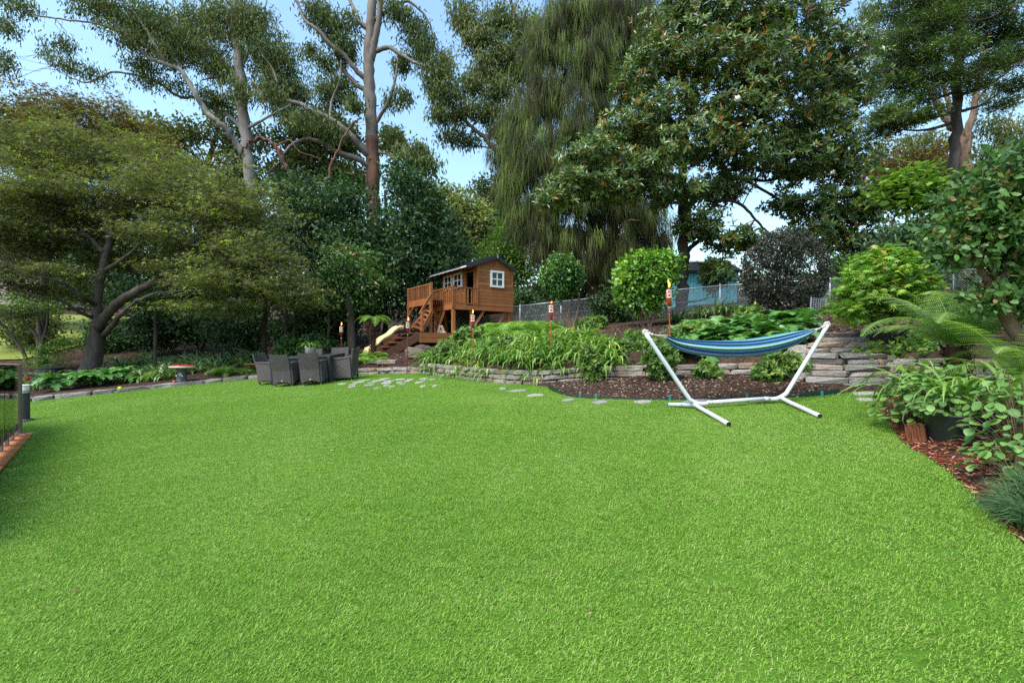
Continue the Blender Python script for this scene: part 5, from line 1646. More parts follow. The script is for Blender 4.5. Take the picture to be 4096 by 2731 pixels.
def rosettes(c, axis, rng, per, size, tmpl, young=0.12, spread=0.03):
    n = len(c)
    ax = unit(axis)
    ref = unit(rng.normal(size=(n, 3)))
    u = unit(np.cross(ax, ref)); w = np.cross(ax, u)
    Vs = []; Ts = []; Ti = []; off = 0
    base_t = np.clip(rng.normal(0.42, 0.16, n), 0, 0.80)
    for k in range(per):
        a = 6.283 * k / per + rng.normal(0, 0.25, n)
        up_ = rng.random(n) < young
        phi = np.where(up_, rng.uniform(0.15, 0.5, n), rng.uniform(0.75, 1.55, n))
        rad = np.cos(a)[:, None] * u + np.sin(a)[:, None] * w
        d = ax * np.cos(phi)[:, None] + rad * np.sin(phi)[:, None]
        nr = ax * np.sin(phi)[:, None] - rad * np.cos(phi)[:, None]
        pos = c + rng.normal(size=(n, 3)) * spread
        V, T, q = place(pos, d, nr, size * rng.uniform(0.7, 1.2, n), tmpl)
        Vs.append(V); Ts.append(T + off); off += len(V)
        ti_ = np.where(up_, rng.uniform(0.9, 1.0, n), np.clip(base_t + rng.normal(0, 0.12, n), 0, 0.82))
        Ti.append(np.repeat(ti_, q))
    return np.concatenate(Vs), np.concatenate(Ts), np.concatenate(Ti)

def build_limbs(limbs, rng, sides=9, wob=0.02):
    """limbs: (points, r0, r1); returns meshes joined plus sample points for twigs"""
    b = MB(); samp = []; sr = []
    for pts_, r0, r1 in limbs:
        sp = spline(pts_, per=6)
        L = np.linalg.norm(sp[-1] - sp[0])
        sp[1:-1] += rng.normal(0, wob * L / 8, sp[1:-1].shape)
        f_ = np.linspace(0, 1, len(sp))
        rr = r0 + (r1 - r0) * f_
        rr = rr * (1 + rng.normal(0, 0.04, len(rr)))
        b.add(*tube_np(sp, rr, sides if r0 > 0.06 else 6))
        samp.append(sp); sr.append(rr)
    return b, np.concatenate(samp), np.concatenate(sr)

def add_twigs(b, samp, sr, targets, rng, r=0.02, sag=0.1, sides=4):
    for tgt in targets:
        d2 = ((samp - tgt) ** 2).sum(1) + 0.15 * np.maximum(0, samp[:, 2] - tgt[2]) ** 2
        k = int(np.argmin(d2)); s = samp[k]
        L = math.sqrt(d2[k])
        if L < 0.05: continue
        mid = (s + tgt) / 2 + rng.normal(0, 0.10 * L, 3) + np.array([0, 0, sag * L])
        pts_ = np.array([s, (s + mid) / 2 + rng.normal(0, 0.03 * L, 3), mid, (mid + tgt) / 2 + rng.normal(0, 0.04 * L, 3), tgt])
        r0 = min(r * (0.6 + 0.35 * L), sr[k] * 0.7)
        b.add(*tube_np(pts_, np.linspace(r0, r0 * 0.25, 5), sides, False))

def make_tree(name, label, cat, base, limbs, blobs, trunk_mat, leaf_mat, seed, nsp, per, spread, size, tmpl, mode, zf=0.5, ntwig=60, twig_r=0.02, shell=0.45, lump=0.25, group=None, rosette=None, extra_clouds=None, sag=0.1):
    rng = np.random.default_rng(seed)
    root = empty(name, base)
    tag(root, label, cat, group)
    c, o_ = sprays(blobs, nsp, rng, shell, lump)
    if limbs:
        b, samp, sr = build_limbs(limbs, rng)
        idx = rng.choice(len(c), min(ntwig, len(c)), replace=False)
        add_twigs(b, samp, sr, c[idx], rng, twig_r, sag)
        for k in range(len(b.V)): b.V[k] = b.V[k] - np.array(base)
        b.build('trunk', trunk_mat, root, True)
    if rosette:
        V, T, ti_ = rosettes(c, unit(o_ * 0.6 + rng.normal(size=c.shape) * 0.35 + [0, -0.1, 0.55]), rng, per, size, tmpl, rosette, spread)
    else:
        V, T, ti_ = leaf_cloud(c, o_, rng, per, spread, size, tmpl, mode, zf)
    link('crown', np_mesh('crown', V - np.array(base), T, leaf_mat, ti_), root)
    return root, c

# leaf colours
FM_ = {}
FM_['maple'] = foliage('olive maple leaves', [(0.08, (0.038, 0.055, 0.022)), (0.45, (0.088, 0.104, 0.043)), (0.72, (0.155, 0.145, 0.070)), (0.92, (0.165, 0.20, 0.052)), (1.0, (0.24, 0.33, 0.045))], 0.6, 0.33, 0.2, 0.3, 0.5, 1.15)
FM_['rust'] = foliage('rusty maple leaves', [(0.1, (0.045, 0.035, 0.010)), (0.5, (0.11, 0.082, 0.020)), (0.75, (0.16, 0.095, 0.028)), (1.0, (0.20, 0.24, 0.03))], 0.55, 0.35, 0.3, 0.35, 0.5)
FM_['gum'] = foliage('gum leaves', [(0.1, (0.028, 0.046, 0.014)), (0.5, (0.072, 0.100, 0.028)), (0.85, (0.135, 0.155, 0.044)), (1.0, (0.20, 0.16, 0.06))], 0.6, 0.25, 0.2, 0.25, 0.4)
FM_['dark'] = foliage('dark glossy leaves', [(0.1, (0.013, 0.030, 0.011)), (0.5, (0.034, 0.072, 0.022)), (0.85, (0.070, 0.125, 0.036)), (1.0, (0.13, 0.19, 0.05))], 0.5, 0.18, 0.3, 0.3, 0.5)
FM_['sheoak'] = foliage('she-oak needles', [(0.05, (0.036, 0.032, 0.020)), (0.35, (0.052, 0.058, 0.024)), (0.65, (0.078, 0.104, 0.030)), (1.0, (0.145, 0.20, 0.046))], 0.7, 0.2, 0.12, 0.45, 0.7)
FM_['magnolia'] = foliage('magnolia leaves', [(0.05, (0.022, 0.046, 0.013)), (0.4, (0.050, 0.092, 0.022)), (0.8, (0.115, 0.170, 0.036)), (0.86, (0.16, 0.22, 0.04)), (0.92, (0.22, 0.13, 0.03)), (1.0, (0.27, 0.12, 0.032))], 0.33, 0.15, 0.5, 0.3, 0.12)
FM_['conifer'] = foliage('feathery conifer foliage', [(0.1, (0.018, 0.032, 0.010)), (0.5, (0.045, 0.075, 0.018)), (0.85, (0.095, 0.150, 0.030)), (1.0, (0.15, 0.20, 0.04))], 0.6, 0.2, 0.25, 0.4, 0.45)
FM_['lime'] = foliage('lime green foliage', [(0.1, (0.045, 0.090, 0.012)), (0.5, (0.085, 0.160, 0.022)), (1.0, (0.16, 0.24, 0.036))], 0.5, 0.35, 0.3, 0.4, 0.4)
FM_['pale'] = foliage('pale far foliage', [(0.1, (0.075, 0.10, 0.030)), (0.5, (0.15, 0.175, 0.055)), (1.0, (0.25, 0.26, 0.09))], 0.6, 0.3, 0.2, 0.3, 0.4)
FM_['olivefar'] = foliage('olive far foliage', [(0.1, (0.032, 0.045, 0.016)), (0.5, (0.065, 0.085, 0.026)), (1.0, (0.12, 0.14, 0.045))], 0.6, 0.25, 0.2, 0.3, 0.4)
FM_['camellia'] = foliage('camellia leaves', [(0.1, (0.016, 0.042, 0.010)), (0.5, (0.046, 0.105, 0.022)), (0.85, (0.085, 0.165, 0.032)), (1.0, (0.19, 0.11, 0.035))], 0.42, 0.18, 0.35, 0.9, 0.35)
FM_['bright'] = foliage('bright new shrub leaves', [(0.05, (0.045, 0.115, 0.014)), (0.45, (0.11, 0.225, 0.020)), (0.8, (0.24, 0.37, 0.030)), (1.0, (0.34, 0.46, 0.05))], 0.32, 0.25, 0.5, 0.9, 0.45)
FM_['purple'] = foliage('dark bronze shrub leaves', [(0.1, (0.014, 0.018, 0.011)), (0.5, (0.030, 0.036, 0.022)), (0.8, (0.056, 0.050, 0.032)), (1.0, (0.11, 0.055, 0.045))], 0.42, 0.12, 0.35, 0.9, 0.35)
FM_['acer'] = foliage('fresh green palm-shaped leaves', [(0.05, (0.040, 0.100, 0.016)), (0.45, (0.090, 0.195, 0.026)), (0.8, (0.21, 0.32, 0.04)), (0.95, (0.36, 0.40, 0.07)), (1.0, (0.34, 0.20, 0.09))], 0.4, 0.3, 0.4, 0.9, 0.3)
FM_['azalea'] = foliage('azalea leaves', [(0.1, (0.040, 0.085, 0.016)), (0.5, (0.090, 0.160, 0.030)), (0.85, (0.19, 0.27, 0.055)), (1.0, (0.27, 0.33, 0.09))], 0.45, 0.25, 0.4, 1.2, 0.3)
FM_['strap'] = foliage('bright strap leaves', [(0.05, (0.040, 0.095, 0.014)), (0.5, (0.100, 0.190, 0.028)), (0.85, (0.20, 0.30, 0.055)), (1.0, (0.40, 0.40, 0.12))], 0.38, 0.25, 0.45, 1.0, 0.45)
FM_['strapdark'] = foliage('dark strap leaves', [(0.05, (0.028, 0.066, 0.020)), (0.5, (0.070, 0.130, 0.036)), (0.9, (0.155, 0.215, 0.065)), (1.0, (0.25, 0.27, 0.11))], 0.32, 0.2, 0.55, 1.0, 0.3)
FM_['fern'] = foliage('fern fronds', [(0.05, (0.055, 0.125, 0.018)), (0.5, (0.125, 0.235, 0.035)), (1.0, (0.25, 0.36, 0.07))], 0.5, 0.35, 0.3, 0.8, 0.3)
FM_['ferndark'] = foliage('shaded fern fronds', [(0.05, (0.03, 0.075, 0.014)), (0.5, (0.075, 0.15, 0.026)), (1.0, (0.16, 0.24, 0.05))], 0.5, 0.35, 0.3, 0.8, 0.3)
FM_['treefern'] = foliage('tree fern fronds', [(0.05, (0.065, 0.140, 0.030)), (0.5, (0.135, 0.230, 0.055)), (1.0, (0.27, 0.36, 0.11))], 0.5, 0.35, 0.3, 0.8, 0.35)
FM_['broad'] = foliage('broad lobed leaves', [(0.05, (0.028, 0.088, 0.022)), (0.5, (0.065, 0.165, 0.038)), (1.0, (0.15, 0.26, 0.06))], 0.3, 0.2, 0.55, 0.9, 0.3)
FM_['spur'] = foliage('matt groundcover leaves', [(0.05, (0.040, 0.095, 0.022)), (0.5, (0.095, 0.185, 0.042)), (1.0, (0.20, 0.30, 0.075))], 0.45, 0.25, 0.4, 1.0, 0.3)
FM_['mondo'] = foliage('blue-green grass', [(0.05, (0.018, 0.045, 0.016)), (0.5, (0.038, 0.080, 0.024)), (1.0, (0.08, 0.13, 0.04))], 0.6, 0.2, 0.2, 1.0, 0.3)

FM_['camellia2'] = foliage('lighter camellia leaves', [(0.1, (0.022, 0.060, 0.012)), (0.5, (0.065, 0.140, 0.026)), (0.85, (0.135, 0.23, 0.045)), (1.0, (0.24, 0.15, 0.05))], 0.33, 0.2, 0.5, 0.9, 0.35)  # lighter set of camellia greens, for the round standard camellia
BK = {}
BK['gum'] = bark('smooth pale gum bark', [(0.25, (0.12, 0.10, 0.088)), (0.5, (0.24, 0.215, 0.195)), (0.75, (0.33, 0.305, 0.28))], 1.6, (1, 1, 0.22), 0.7, 0.25)
BK['gumlimb'] = bark('grey gum limb bark', [(0.25, (0.085, 0.068, 0.056)), (0.5, (0.185, 0.155, 0.135)), (0.75, (0.27, 0.24, 0.215))], 1.6, (1, 1, 0.4), 0.75, 0.3)
BK['red'] = bark('rough reddish bark', [(0.3, (0.060, 0.028, 0.020)), (0.55, (0.16, 0.082, 0.056)), (0.8, (0.28, 0.165, 0.12))], 3.5, (1, 1, 0.1), 0.9, 1.0)
BK['brown'] = bark('brown grey bark', [(0.3, (0.036, 0.028, 0.023)), (0.55, (0.090, 0.072, 0.060)), (0.8, (0.17, 0.145, 0.125))], 3.0, (1, 1, 0.3), 0.9, 0.7)
BK['dark'] = bark('dark bark', [(0.3, (0.016, 0.012, 0.010)), (0.55, (0.045, 0.034, 0.028)), (0.8, (0.095, 0.078, 0.066))], 4.0, (1, 1, 0.25), 0.9, 0.8)
BK['fibre'] = bark('shaggy tree fern fibre', [(0.3, (0.018, 0.009, 0.006)), (0.55, (0.060, 0.030, 0.018)), (0.8, (0.14, 0.075, 0.045))], 9.0, (1, 1, 0.2), 0.95, 1.0)
BK['tan'] = bark('tan branch bark', [(0.3, (0.085, 0.050, 0.032)), (0.55, (0.19, 0.125, 0.085)), (0.8, (0.29, 0.21, 0.155))], 4.0, (1, 1, 0.4), 0.8, 0.5)

def PL(*pts_):
    return [P(*q) for q in pts_]
def gp(px, y, dz=0.0):
    x = PX(px, y)
    return (x, y, G(x, y) + dz)

# ------------------------------------------------------------------ the big trees
# spreading maple over the shady bed
D = 18.0
lim = [(PL((84, 386, D), (90, 368, D), (96, 345, D), (98, 322, D - .1)), 0.36, 0.22),
       (PL((98, 324, D - .1), (97, 298, D), (104, 262, D), (110, 235, D + .2), (104, 200, D + .3), (100, 165, D + .5), (95, 130, D + .5)), 0.17, 0.05),
       (PL((99, 328, D - .2), (112, 308, D - .6), (134, 292, D - .8), (154, 281, D - 1.0), (178, 262, D - 1), (196, 235, D - 1), (212, 205, D - 1), (222, 180, D)), 0.18, 0.04),
       (PL((104, 335, D - .2), (118, 318, D - .8), (138, 300, D - 1.2), (165, 292, D - 1.6), (205, 290, D - 2)), 0.10, 0.025),
       (PL((106, 270, D), (118, 262, D - .5), (134, 250, D - .8), (150, 232, D - 1)), 0.09, 0.03),
       (PL((104, 252, D), (92, 240, D), (78, 225, D + .3), (60, 205, D + .5), (45, 180, D + 1)), 0.10, 0.03),
       (PL((97, 305, D), (82, 296, D - .8), (68, 286, D - 1.2), (48, 278, D - 1.6), (20, 275, D - 2)), 0.09, 0.02),
       (PL((97, 318, D), (80, 312, D - .8), (60, 300, D - 1.3), (35, 295, D - 1.8), (10, 285, D - 2)), 0.07, 0.02),
       (PL((150, 283, D - 1), (190, 272, D - 1.4), (230, 262, D - 1.6), (265, 262, D - 1.8), (300, 282, D - 2)), 0.09, 0.02),
       (PL((103, 215, D), (125, 195, D), (150, 170, D), (175, 150, D + .5)), 0.08, 0.02)]
bl = [blob(*q) for q in ((40, 150, 19, 65, 34, 2.2), (120, 160, 19, 70, 34, 2.5), (20, 195, 17.5, 60, 34, 2.5), (95, 200, 18.5, 80, 26, 2.4), (175, 190, 18, 62, 34, 2.4), (232, 208, 17.5, 50, 36, 2.2),
                         (175, 236, 17.0, 62, 20, 2.0), (258, 258, 16.6, 48, 26, 2.0), (40, 240, 18.0, 56, 20, 1.8), (10, 276, 16.4, 36, 18, 1.6), (286, 286, 16.4, 32, 16, 1.6), (50, 292, 17.6, 40, 7, 1.2),
                         (222, 280, 16.2, 50, 18, 1.8), (225, 306, 16.6, 56, 10, 1.4), (10, 235, 17, 40, 36, 2.2), (300, 300, 16.2, 22, 10, 1.2), (20, 312, 16.8, 32, 6, 1.1), (130, 262, 19.6, 50, 10, 1.2), (95, 232, 20.5, 60, 14, 1.2), (165, 268, 16.6, 26, 9, 1.0), (60, 268, 16.4, 26, 6, 0.9))]
make_tree('maple_tree', 'wide spreading maple with dense olive-green layered foliage over the shady bed', 'tree', gp(84, D), lim, bl, BK['brown'], FM_['maple'], 21, 6000, 17, 0.23, 0.14, 'tri3', 'layer', 0.2, 300, 0.024, 0.25, 0.4)
# rusty crown behind it
D = 23.0
lim = [(PL((40, 380, D), (44, 300, D), (52, 220, D), (58, 160, D)), 0.22, 0.08), (PL((52, 220, D), (80, 170, D), (110, 130, D)), 0.1, 0.03), (PL((50, 240, D), (25, 170, D), (18, 110, D)), 0.1, 0.03), (PL((58, 165, D), (70, 125, D), (85, 105, D)), 0.07, 0.02)]
bl = [blob(*q) for q in ((30, 118, D, 36, 22, 2), (70, 125, D, 40, 26, 2.2), (105, 128, D, 36, 28, 2.2), (138, 140, D, 26, 26, 2), (10, 140, D, 34, 30, 2), (160, 160, D, 22, 20, 2), (60, 160, D, 60, 26, 2))]
make_tree('maple_tree', 'rusty brown-green maple crown rising behind the spreading maple', 'tree', gp(40, D), lim, bl, BK['brown'], FM_['rust'], 22, 1900, 13, 0.27, 0.20, 'tri3', 'layer', 0.5, 90, 0.025, 0.3, 0.35)

# pale gum with the long leaning limb
D = 31.0
lim = [(PL((256, 330, D), (253, 240, D), (249, 170, D), (243, 110, D), (238, 50, D), (233, 0, D), (230, -30, D)), 0.42, 0.22),
       (PL((250, 165, D), (236, 143, D - .5), (222, 125, D - 1), (207, 112, D - 1.2), (194, 92, D - 1.5), (182, 72, D - 1.6), (166, 64, D - 1.6), (150, 58, D - 1.7), (134, 45, D - 1.8), (120, 30, D - 2), (106, 14, D - 2), (92, -12, D - 2)), 0.20, 0.06),
       (PL((246, 138, D), (232, 118, D + .5), (212, 108, D + .7), (196, 98, D + 1), (178, 96, D + 1), (160, 84, D + .5), (140, 76, D), (112, 72, D), (92, 82, D), (72, 78, D), (60, 66, D)), 0.13, 0.03),
       (PL((241, 78, D), (222, 62, D + .5), (205, 45, D + 1), (190, 22, D + 1), (172, 6, D + 1), (156, -10, D + 1)), 0.16, 0.05),
       (PL((241, 80, D), (228, 77, D), (212, 78, D), (202, 80, D)), 0.10, 0.03),
       (PL((166, 64, D - 1.6), (155, 45, D - 2), (140, 20, D - 2), (118, -8, D - 2)), 0.10, 0.04),
       (PL((122, 32, D - 2), (98, 24, D - 2.3), (70, 20, D - 2.5), (40, 16, D - 3), (10, 6, D - 3)), 0.07, 0.03),
       (PL((182, 72, D - 1.6), (170, 50, D - 1), (150, 30, D - 1), (128, 10, D - 1)), 0.09, 0.03),
       (PL((246, 100, D), (262, 85, D - .5), (276, 70, D - .5), (284, 50, D)), 0.10, 0.03),
       (PL((248, 128, D), (262, 120, D - .8), (276, 112, D - 1), (292, 104, D - 1)), 0.10, 0.03),
       (PL((240, 70, D), (252, 45, D), (262, 20, D), (268, -6, D)), 0.10, 0.03)]
bl = [blob(*q) for q in ((100, 8, D - 2, 32, 14, 1.6), (130, 14, D - 1, 34, 18, 1.8), (128, 38, D - 2, 20, 9, 1.2), (160, 30, D - 1, 30, 22, 2), (172, 52, D - 1, 24, 14, 1.6), (196, 22, D + 1, 34, 20, 2), (205, 52, D, 26, 20, 1.8), (228, 20, D, 30, 20, 2), (252, 22, D, 28, 20, 2),
                         (262, 52, D, 26, 22, 2), (282, 62, D, 22, 20, 1.7), (275, 88, D, 26, 16, 1.6), (295, 92, D, 16, 14, 1.3), (288, 112, D, 20, 10, 1.3), (240, 90, D - 1, 14, 16, 1.2), (214, 96, D, 22, 8, 1.2), (142, 64, D, 18, 6, 1), (64, 44, D - 2.5, 16, 6, 0.8),
                         (70, 66, D, 14, 7, 0.8), (48, 54, D, 9, 5, 0.6), (96, 74, D, 16, 5, 0.8), (148, 80, D, 22, 6, 1), (18, 4, D - 3, 16, 8, 0.9), (8, 26, D - 3, 9, 12, 0.8), (176, 86, D, 14, 6, 0.8), (4, 62, D - 2, 7, 22, 0.8), (222, 70, D, 18, 12, 1.2))]
make_tree('gum_tree', 'tall gum with a smooth pale trunk and long limbs reaching over the maple', 'tree', gp(256, D), lim, bl, BK['gum'], FM_['gum'], 23, 2700, 17, 0.25, 0.27, 'gum', 'hang', 0.85, 150, 0.022, 0.15, 0.35)

# big central gum: rough red-brown base, smooth above
D = 28.0
root = empty('gum_tree', gp(372, D))
tag(root, 'massive gum with reddish peeling bark below and smooth grey bark above, behind the cubby', 'tree')
rng = np.random.default_rng(24)
bR, _, _ = build_limbs([(PL((373, 345, D), (374, 290, D), (374, 240, D), (373, 200, D), (373, 165, D), (372, 138, D)), 0.46, 0.36)], rng, 12, 0.01)
lim = [(PL((372, 142, D), (371, 110, D), (369, 75, D), (369, 45, D), (371, 20, D), (373, -25, D)), 0.37, 0.24),
       (PL((371, 60, D), (375, 40, D - .2), (379, 18, D - .3), (381, -20, D - .4)), 0.22, 0.14),
       (PL((371, 158, D), (360, 146, D - .5), (345, 130, D - 1), (328, 118, D - 1.2), (310, 110, D - 1.5), (300, 104, D - 1.6), (284, 101, D - 1.8), (272, 103, D - 2), (262, 94, D - 2), (252, 80, D - 2.2)), 0.21, 0.05),
       (PL((371, 168, D), (356, 158, D - .6), (338, 152, D - 1), (320, 142, D - 1.3), (304, 139, D - 1.6), (290, 146, D - 1.8), (283, 155, D - 2)), 0.17, 0.05),
       (PL((369, 82, D), (356, 70, D - .3), (344, 55, D - .6), (330, 44, D - .8), (318, 30, D - 1), (305, 20, D - 1), (298, 4, D - 1), (290, -8, D - 1)), 0.16, 0.05),
       (PL((369, 92, D), (352, 80, D), (340, 62, D + .5), (336, 45, D + .8), (330, 20, D + 1), (322, -10, D + 1)), 0.15, 0.05),
       (PL((370, 30, D), (360, 22, D), (352, 5, D + .5), (346, -10, D + .5)), 0.16, 0.08),
       (PL((375, 124, D), (386, 106, D - .3), (392, 92, D - .4), (396, 75, D - .5), (398, 58, D - .5)), 0.12, 0.05),
       (PL((374, 52, D), (388, 47, D - .3), (400, 54, D - .6), (414, 62, D - .8), (428, 68, D - 1), (438, 82, D - 1), (450, 96, D - 1)), 0.14, 0.03),
       (PL((374, 20, D), (392, 8, D), (406, 1, D), (418, 8, D), (428, 20, D), (433, 34, D)), 0.12, 0.03),
       (PL((376, 152, D), (394, 155, D - .5), (410, 162, D - .8), (424, 174, D - 1)), 0.08, 0.03),
       (PL((330, 120, D - 1.2), (332, 100, D - 1), (340, 80, D - 1), (341, 60, D - 1)), 0.08, 0.03),
       (PL((284, 101, D - 1.8), (278, 85, D - 1.8), (272, 68, D - 1.8), (262, 55, D - 2)), 0.06, 0.02)]
bU, samp, sr = build_limbs(lim, rng, 12)
bl = [blob(*q) for q in ((318, 14, D, 16, 12, 1.2), (334, 26, D, 16, 16, 1.3), (344, 48, D, 14, 12, 1.2), (312, 48, D, 8, 8, .8), (328, 62, D, 12, 9, 1), (342, 88, D, 14, 14, 1.1), (326, 92, D, 16, 14, 1.2), (354, 104, D - 1, 9, 8, .8), (398, 12, D, 18, 14, 1.2), (415, 30, D, 16, 14, 1.2), (424, 50, D, 18, 14, 1.3),
                         (436, 70, D - 1, 20, 16, 1.3), (448, 92, D - 1, 16, 14, 1.2), (440, 112, D - 1, 14, 8, 1), (402, 62, D, 8, 8, .7), (392, 134, D, 8, 7, .7), (410, 158, D - 1, 20, 9, 1.1), (426, 166, D - 1, 14, 10, 1), (418, 148, D - 1, 14, 6, .9), (390, 100, D, 7, 8, .6), (300, 118, D - 2, 20, 10, 1.2), (330, 128, D - 1.5, 14, 10, 1),
                         (272, 92, D - 2, 12, 9, 1), (404, 96, D, 10, 10, .8), (352, 20, D, 10, 12, 1))]
c, o_ = sprays(bl, 1150, rng, 0.15, 0.35)
add_twigs(bU, samp, sr, c[rng.choice(len(c), 130, replace=False)], rng, 0.022)
for b in (bR, bU):
    for k in range(len(b.V)): b.V[k] = b.V[k] - np.array(root.location)
o = bR.build('trunk', BK['red'], root, True); o['label'] = 'rough reddish lower trunk with peeling bark'
bU.build('upper_trunk', BK['gumlimb'], root, True)
V, T, ti = leaf_cloud(c, o_, rng, 19, 0.22, 0.29, 'gum', 'hang', 0.85)
link('crown', np_mesh('crown', V - np.array(root.location), T, FM_['gum'], ti), root)

# gum behind the she-oak
D = 30.0
lim = [(PL((560, 340, D), (556, 240, D), (540, 190, D), (520, 165, D), (498, 150, D), (478, 132, D), (462, 118, D), (448, 105, D), (436, 88, D)), 0.28, 0.04),
       (PL((556, 240, D), (552, 150, D), (540, 80, D), (520, 30, D), (505, -15, D)), 0.3, 0.08), (PL((548, 120, D), (520, 90, D), (490, 72, D), (470, 48, D), (452, 22, D)), 0.14, 0.03), (PL((540, 80, D), (512, 58, D), (492, 30, D), (486, -5, D)), 0.12, 0.03),
       (PL((498, 150, D), (480, 146, D), (462, 146, D), (450, 142, D)), 0.06, 0.02), (PL((535, 60, D), (545, 30, D), (552, -10, D)), 0.13, 0.05)]
bl = [blob(*q) for q in ((462, 14, D, 18, 16, 1.2), (478, 36, D, 20, 18, 1.3), (500, 18, D, 22, 16, 1.4), (505, 52, D, 22, 18, 1.4), (488, 68, D, 18, 14, 1.2), (472, 84, D, 16, 12, 1.1), (500, 90, D, 20, 16, 1.3), (462, 112, D, 16, 10, 1.1), (486, 112, D, 18, 12, 1.2), (452, 134, D, 14, 8, .9), (470, 140, D, 14, 6, .9), (500, 130, D, 14, 10, 1), (528, 30, D, 20, 20, 1.5), (525, 70, D, 20, 18, 1.5), (446, 60, D, 8, 10, .7), (436, 92, D, 8, 8, .6))]
make_tree('gum_tree', 'thin grey gum branches and sparse leaves beside the weeping she-oak', 'tree', gp(560, D), lim, bl, BK['gumlimb'], FM_['gum'], 25, 1500, 17, 0.24, 0.29, 'gum', 'hang', 0.85, 130, 0.022, 0.15, 0.35)

# weeping she-oak
D = 24.5
lim = [(PL((592, 330, D), (594, 260, D), (597, 180, D), (600, 100, D), (602, 30, D), (603, -30, D)), 0.42, 0.25), (PL((618, 330, D + .4), (614, 240, D + .3), (608, 150, D), (606, 60, D), (610, -20, D)), 0.28, 0.14), (PL((632, 330, D + 1.4), (634, 240, D + 1.3), (630, 150, D + 1)), 0.22, 0.12)]
for k, (x0, y0, x1, y1) in enumerate(((598, 150, 540, 110), (600, 90, 550, 45), (602, 40, 560, 5), (604, 60, 650, 30), (606, 120, 645, 90), (596, 200, 530, 160), (596, 230, 545, 205), (610, 200, 650, 190), (612, 240, 640, 220), (600, 20, 640, -10), (598, 180, 565, 165))):
    lim.append((PL((x0, y0, D), ((x0 + x1) / 2, (y0 + y1) / 2 - 8, D - 1.0 * (k % 3 - 1)), (x1, y1, D - 1.5 * (k % 3 - 1))), 0.11, 0.03))
bl = [blob(*q) for q in ((548, 40, D - 1, 30, 26, 1.8), (575, 14, D - 1, 40, 26, 2), (615, 10, D - 1, 40, 26, 2), (590, 60, D - 1.5, 34, 34, 1.8), (625, 62, D, 30, 34, 1.8), (545, 92, D - 1, 30, 28, 1.8), (520, 120, D - .5, 24, 26, 1.6), (575, 120, D - 1.5, 32, 30, 1.7), (535, 158, D - 1, 32, 26, 1.8), (600, 150, D - 1, 30, 30, 1.6),
                         (515, 178, D - .5, 16, 24, 1.2), (570, 185, D - 1.5, 34, 28, 1.6), (540, 210, D - 1, 26, 26, 1.6), (610, 205, D, 36, 30, 1.7), (645, 150, D + 1, 26, 40, 1.5), (645, 215, D + 1, 28, 26, 1.5), (575, 235, D - 1, 30, 22, 1.5), (615, 245, D - .5, 30, 20, 1.4), (556, 250, D - 1, 22, 14, 1.2), (648, 20, D, 22, 30, 1.5), (655, 240, D + 1, 22, 18, 1.2), (545, 245, D - 1.2, 22, 20, 1.3), (600, 262, D - 1, 34, 16, 1.4), (638, 262, D, 30, 16, 1.3), (522, 218, D - .6, 16, 22, 1.2), (506, 150, D, 16, 20, 1.2), (508, 190, D, 12, 22, 1.0), (570, 262, D - 1.4, 24, 14, 1.2))]
make_tree('she_oak', 'tall weeping she-oak with drooping curtains of needle foliage behind the standard shrubs', 'tree', gp(592, D), lim, bl, BK['red'], FM_['sheoak'], 26, 4500, 26, 0.13, 0.72, 'strand', 'strand', 1.3, 300, 0.02, 0.0, 0.45)

# magnolia
D = 18.0
lim = [(PL((679, 325, D), (681, 300, D), (684, 262, D), (684, 225, D), (682, 190, D), (684, 150, D), (690, 105, D), (698, 60, D), (706, 10, D)), 0.235, 0.09),
       (PL((684, 212, D), (702, 192, D + .3), (722, 182, D + .5), (742, 178, D + .6), (770, 180, D + .6), (800, 170, D + .5)), 0.13, 0.03),
       (PL((684, 232, D), (705, 214, D - .3), (722, 200, D - .5), (742, 205, D - .7), (758, 222, D - .8), (772, 236, D - .8)), 0.09, 0.03),
       (PL((688, 120, D), (712, 104, D), (742, 92, D), (775, 86, D), (815, 80, D)), 0.13, 0.04), (PL((684, 165, D), (655, 150, D - .6), (625, 150, D - 1), (590, 172, D - 1.2)), 0.10, 0.03),
       (PL((686, 135, D), (660, 110, D - .5), (640, 90, D - .8), (628, 80, D - .8)), 0.09, 0.03), (PL((684, 178, D), (650, 182, D - 1), (612, 192, D - 1.5), (565, 205, D - 1.6)), 0.09, 0.02),
       (PL((684, 255, D), (700, 240, D + .5), (720, 238, D + 1), (760, 250, D + 1), (800, 262, D + 1)), 0.09, 0.03), (PL((694, 80, D), (720, 50, D - .4), (750, 25, D - .6), (790, 10, D - .6)), 0.10, 0.03),
       (PL((690, 160, D), (730, 140, D + .6), (790, 130, D + 1), (840, 120, D + 1)), 0.10, 0.03), (PL((742, 178, D + .6), (780, 200, D + .8), (820, 225, D + .8), (850, 240, D + .8)), 0.06, 0.02), (PL((681, 302, D), (700, 300, D - .3), (712, 296, D - .4)), 0.05, 0.02)]
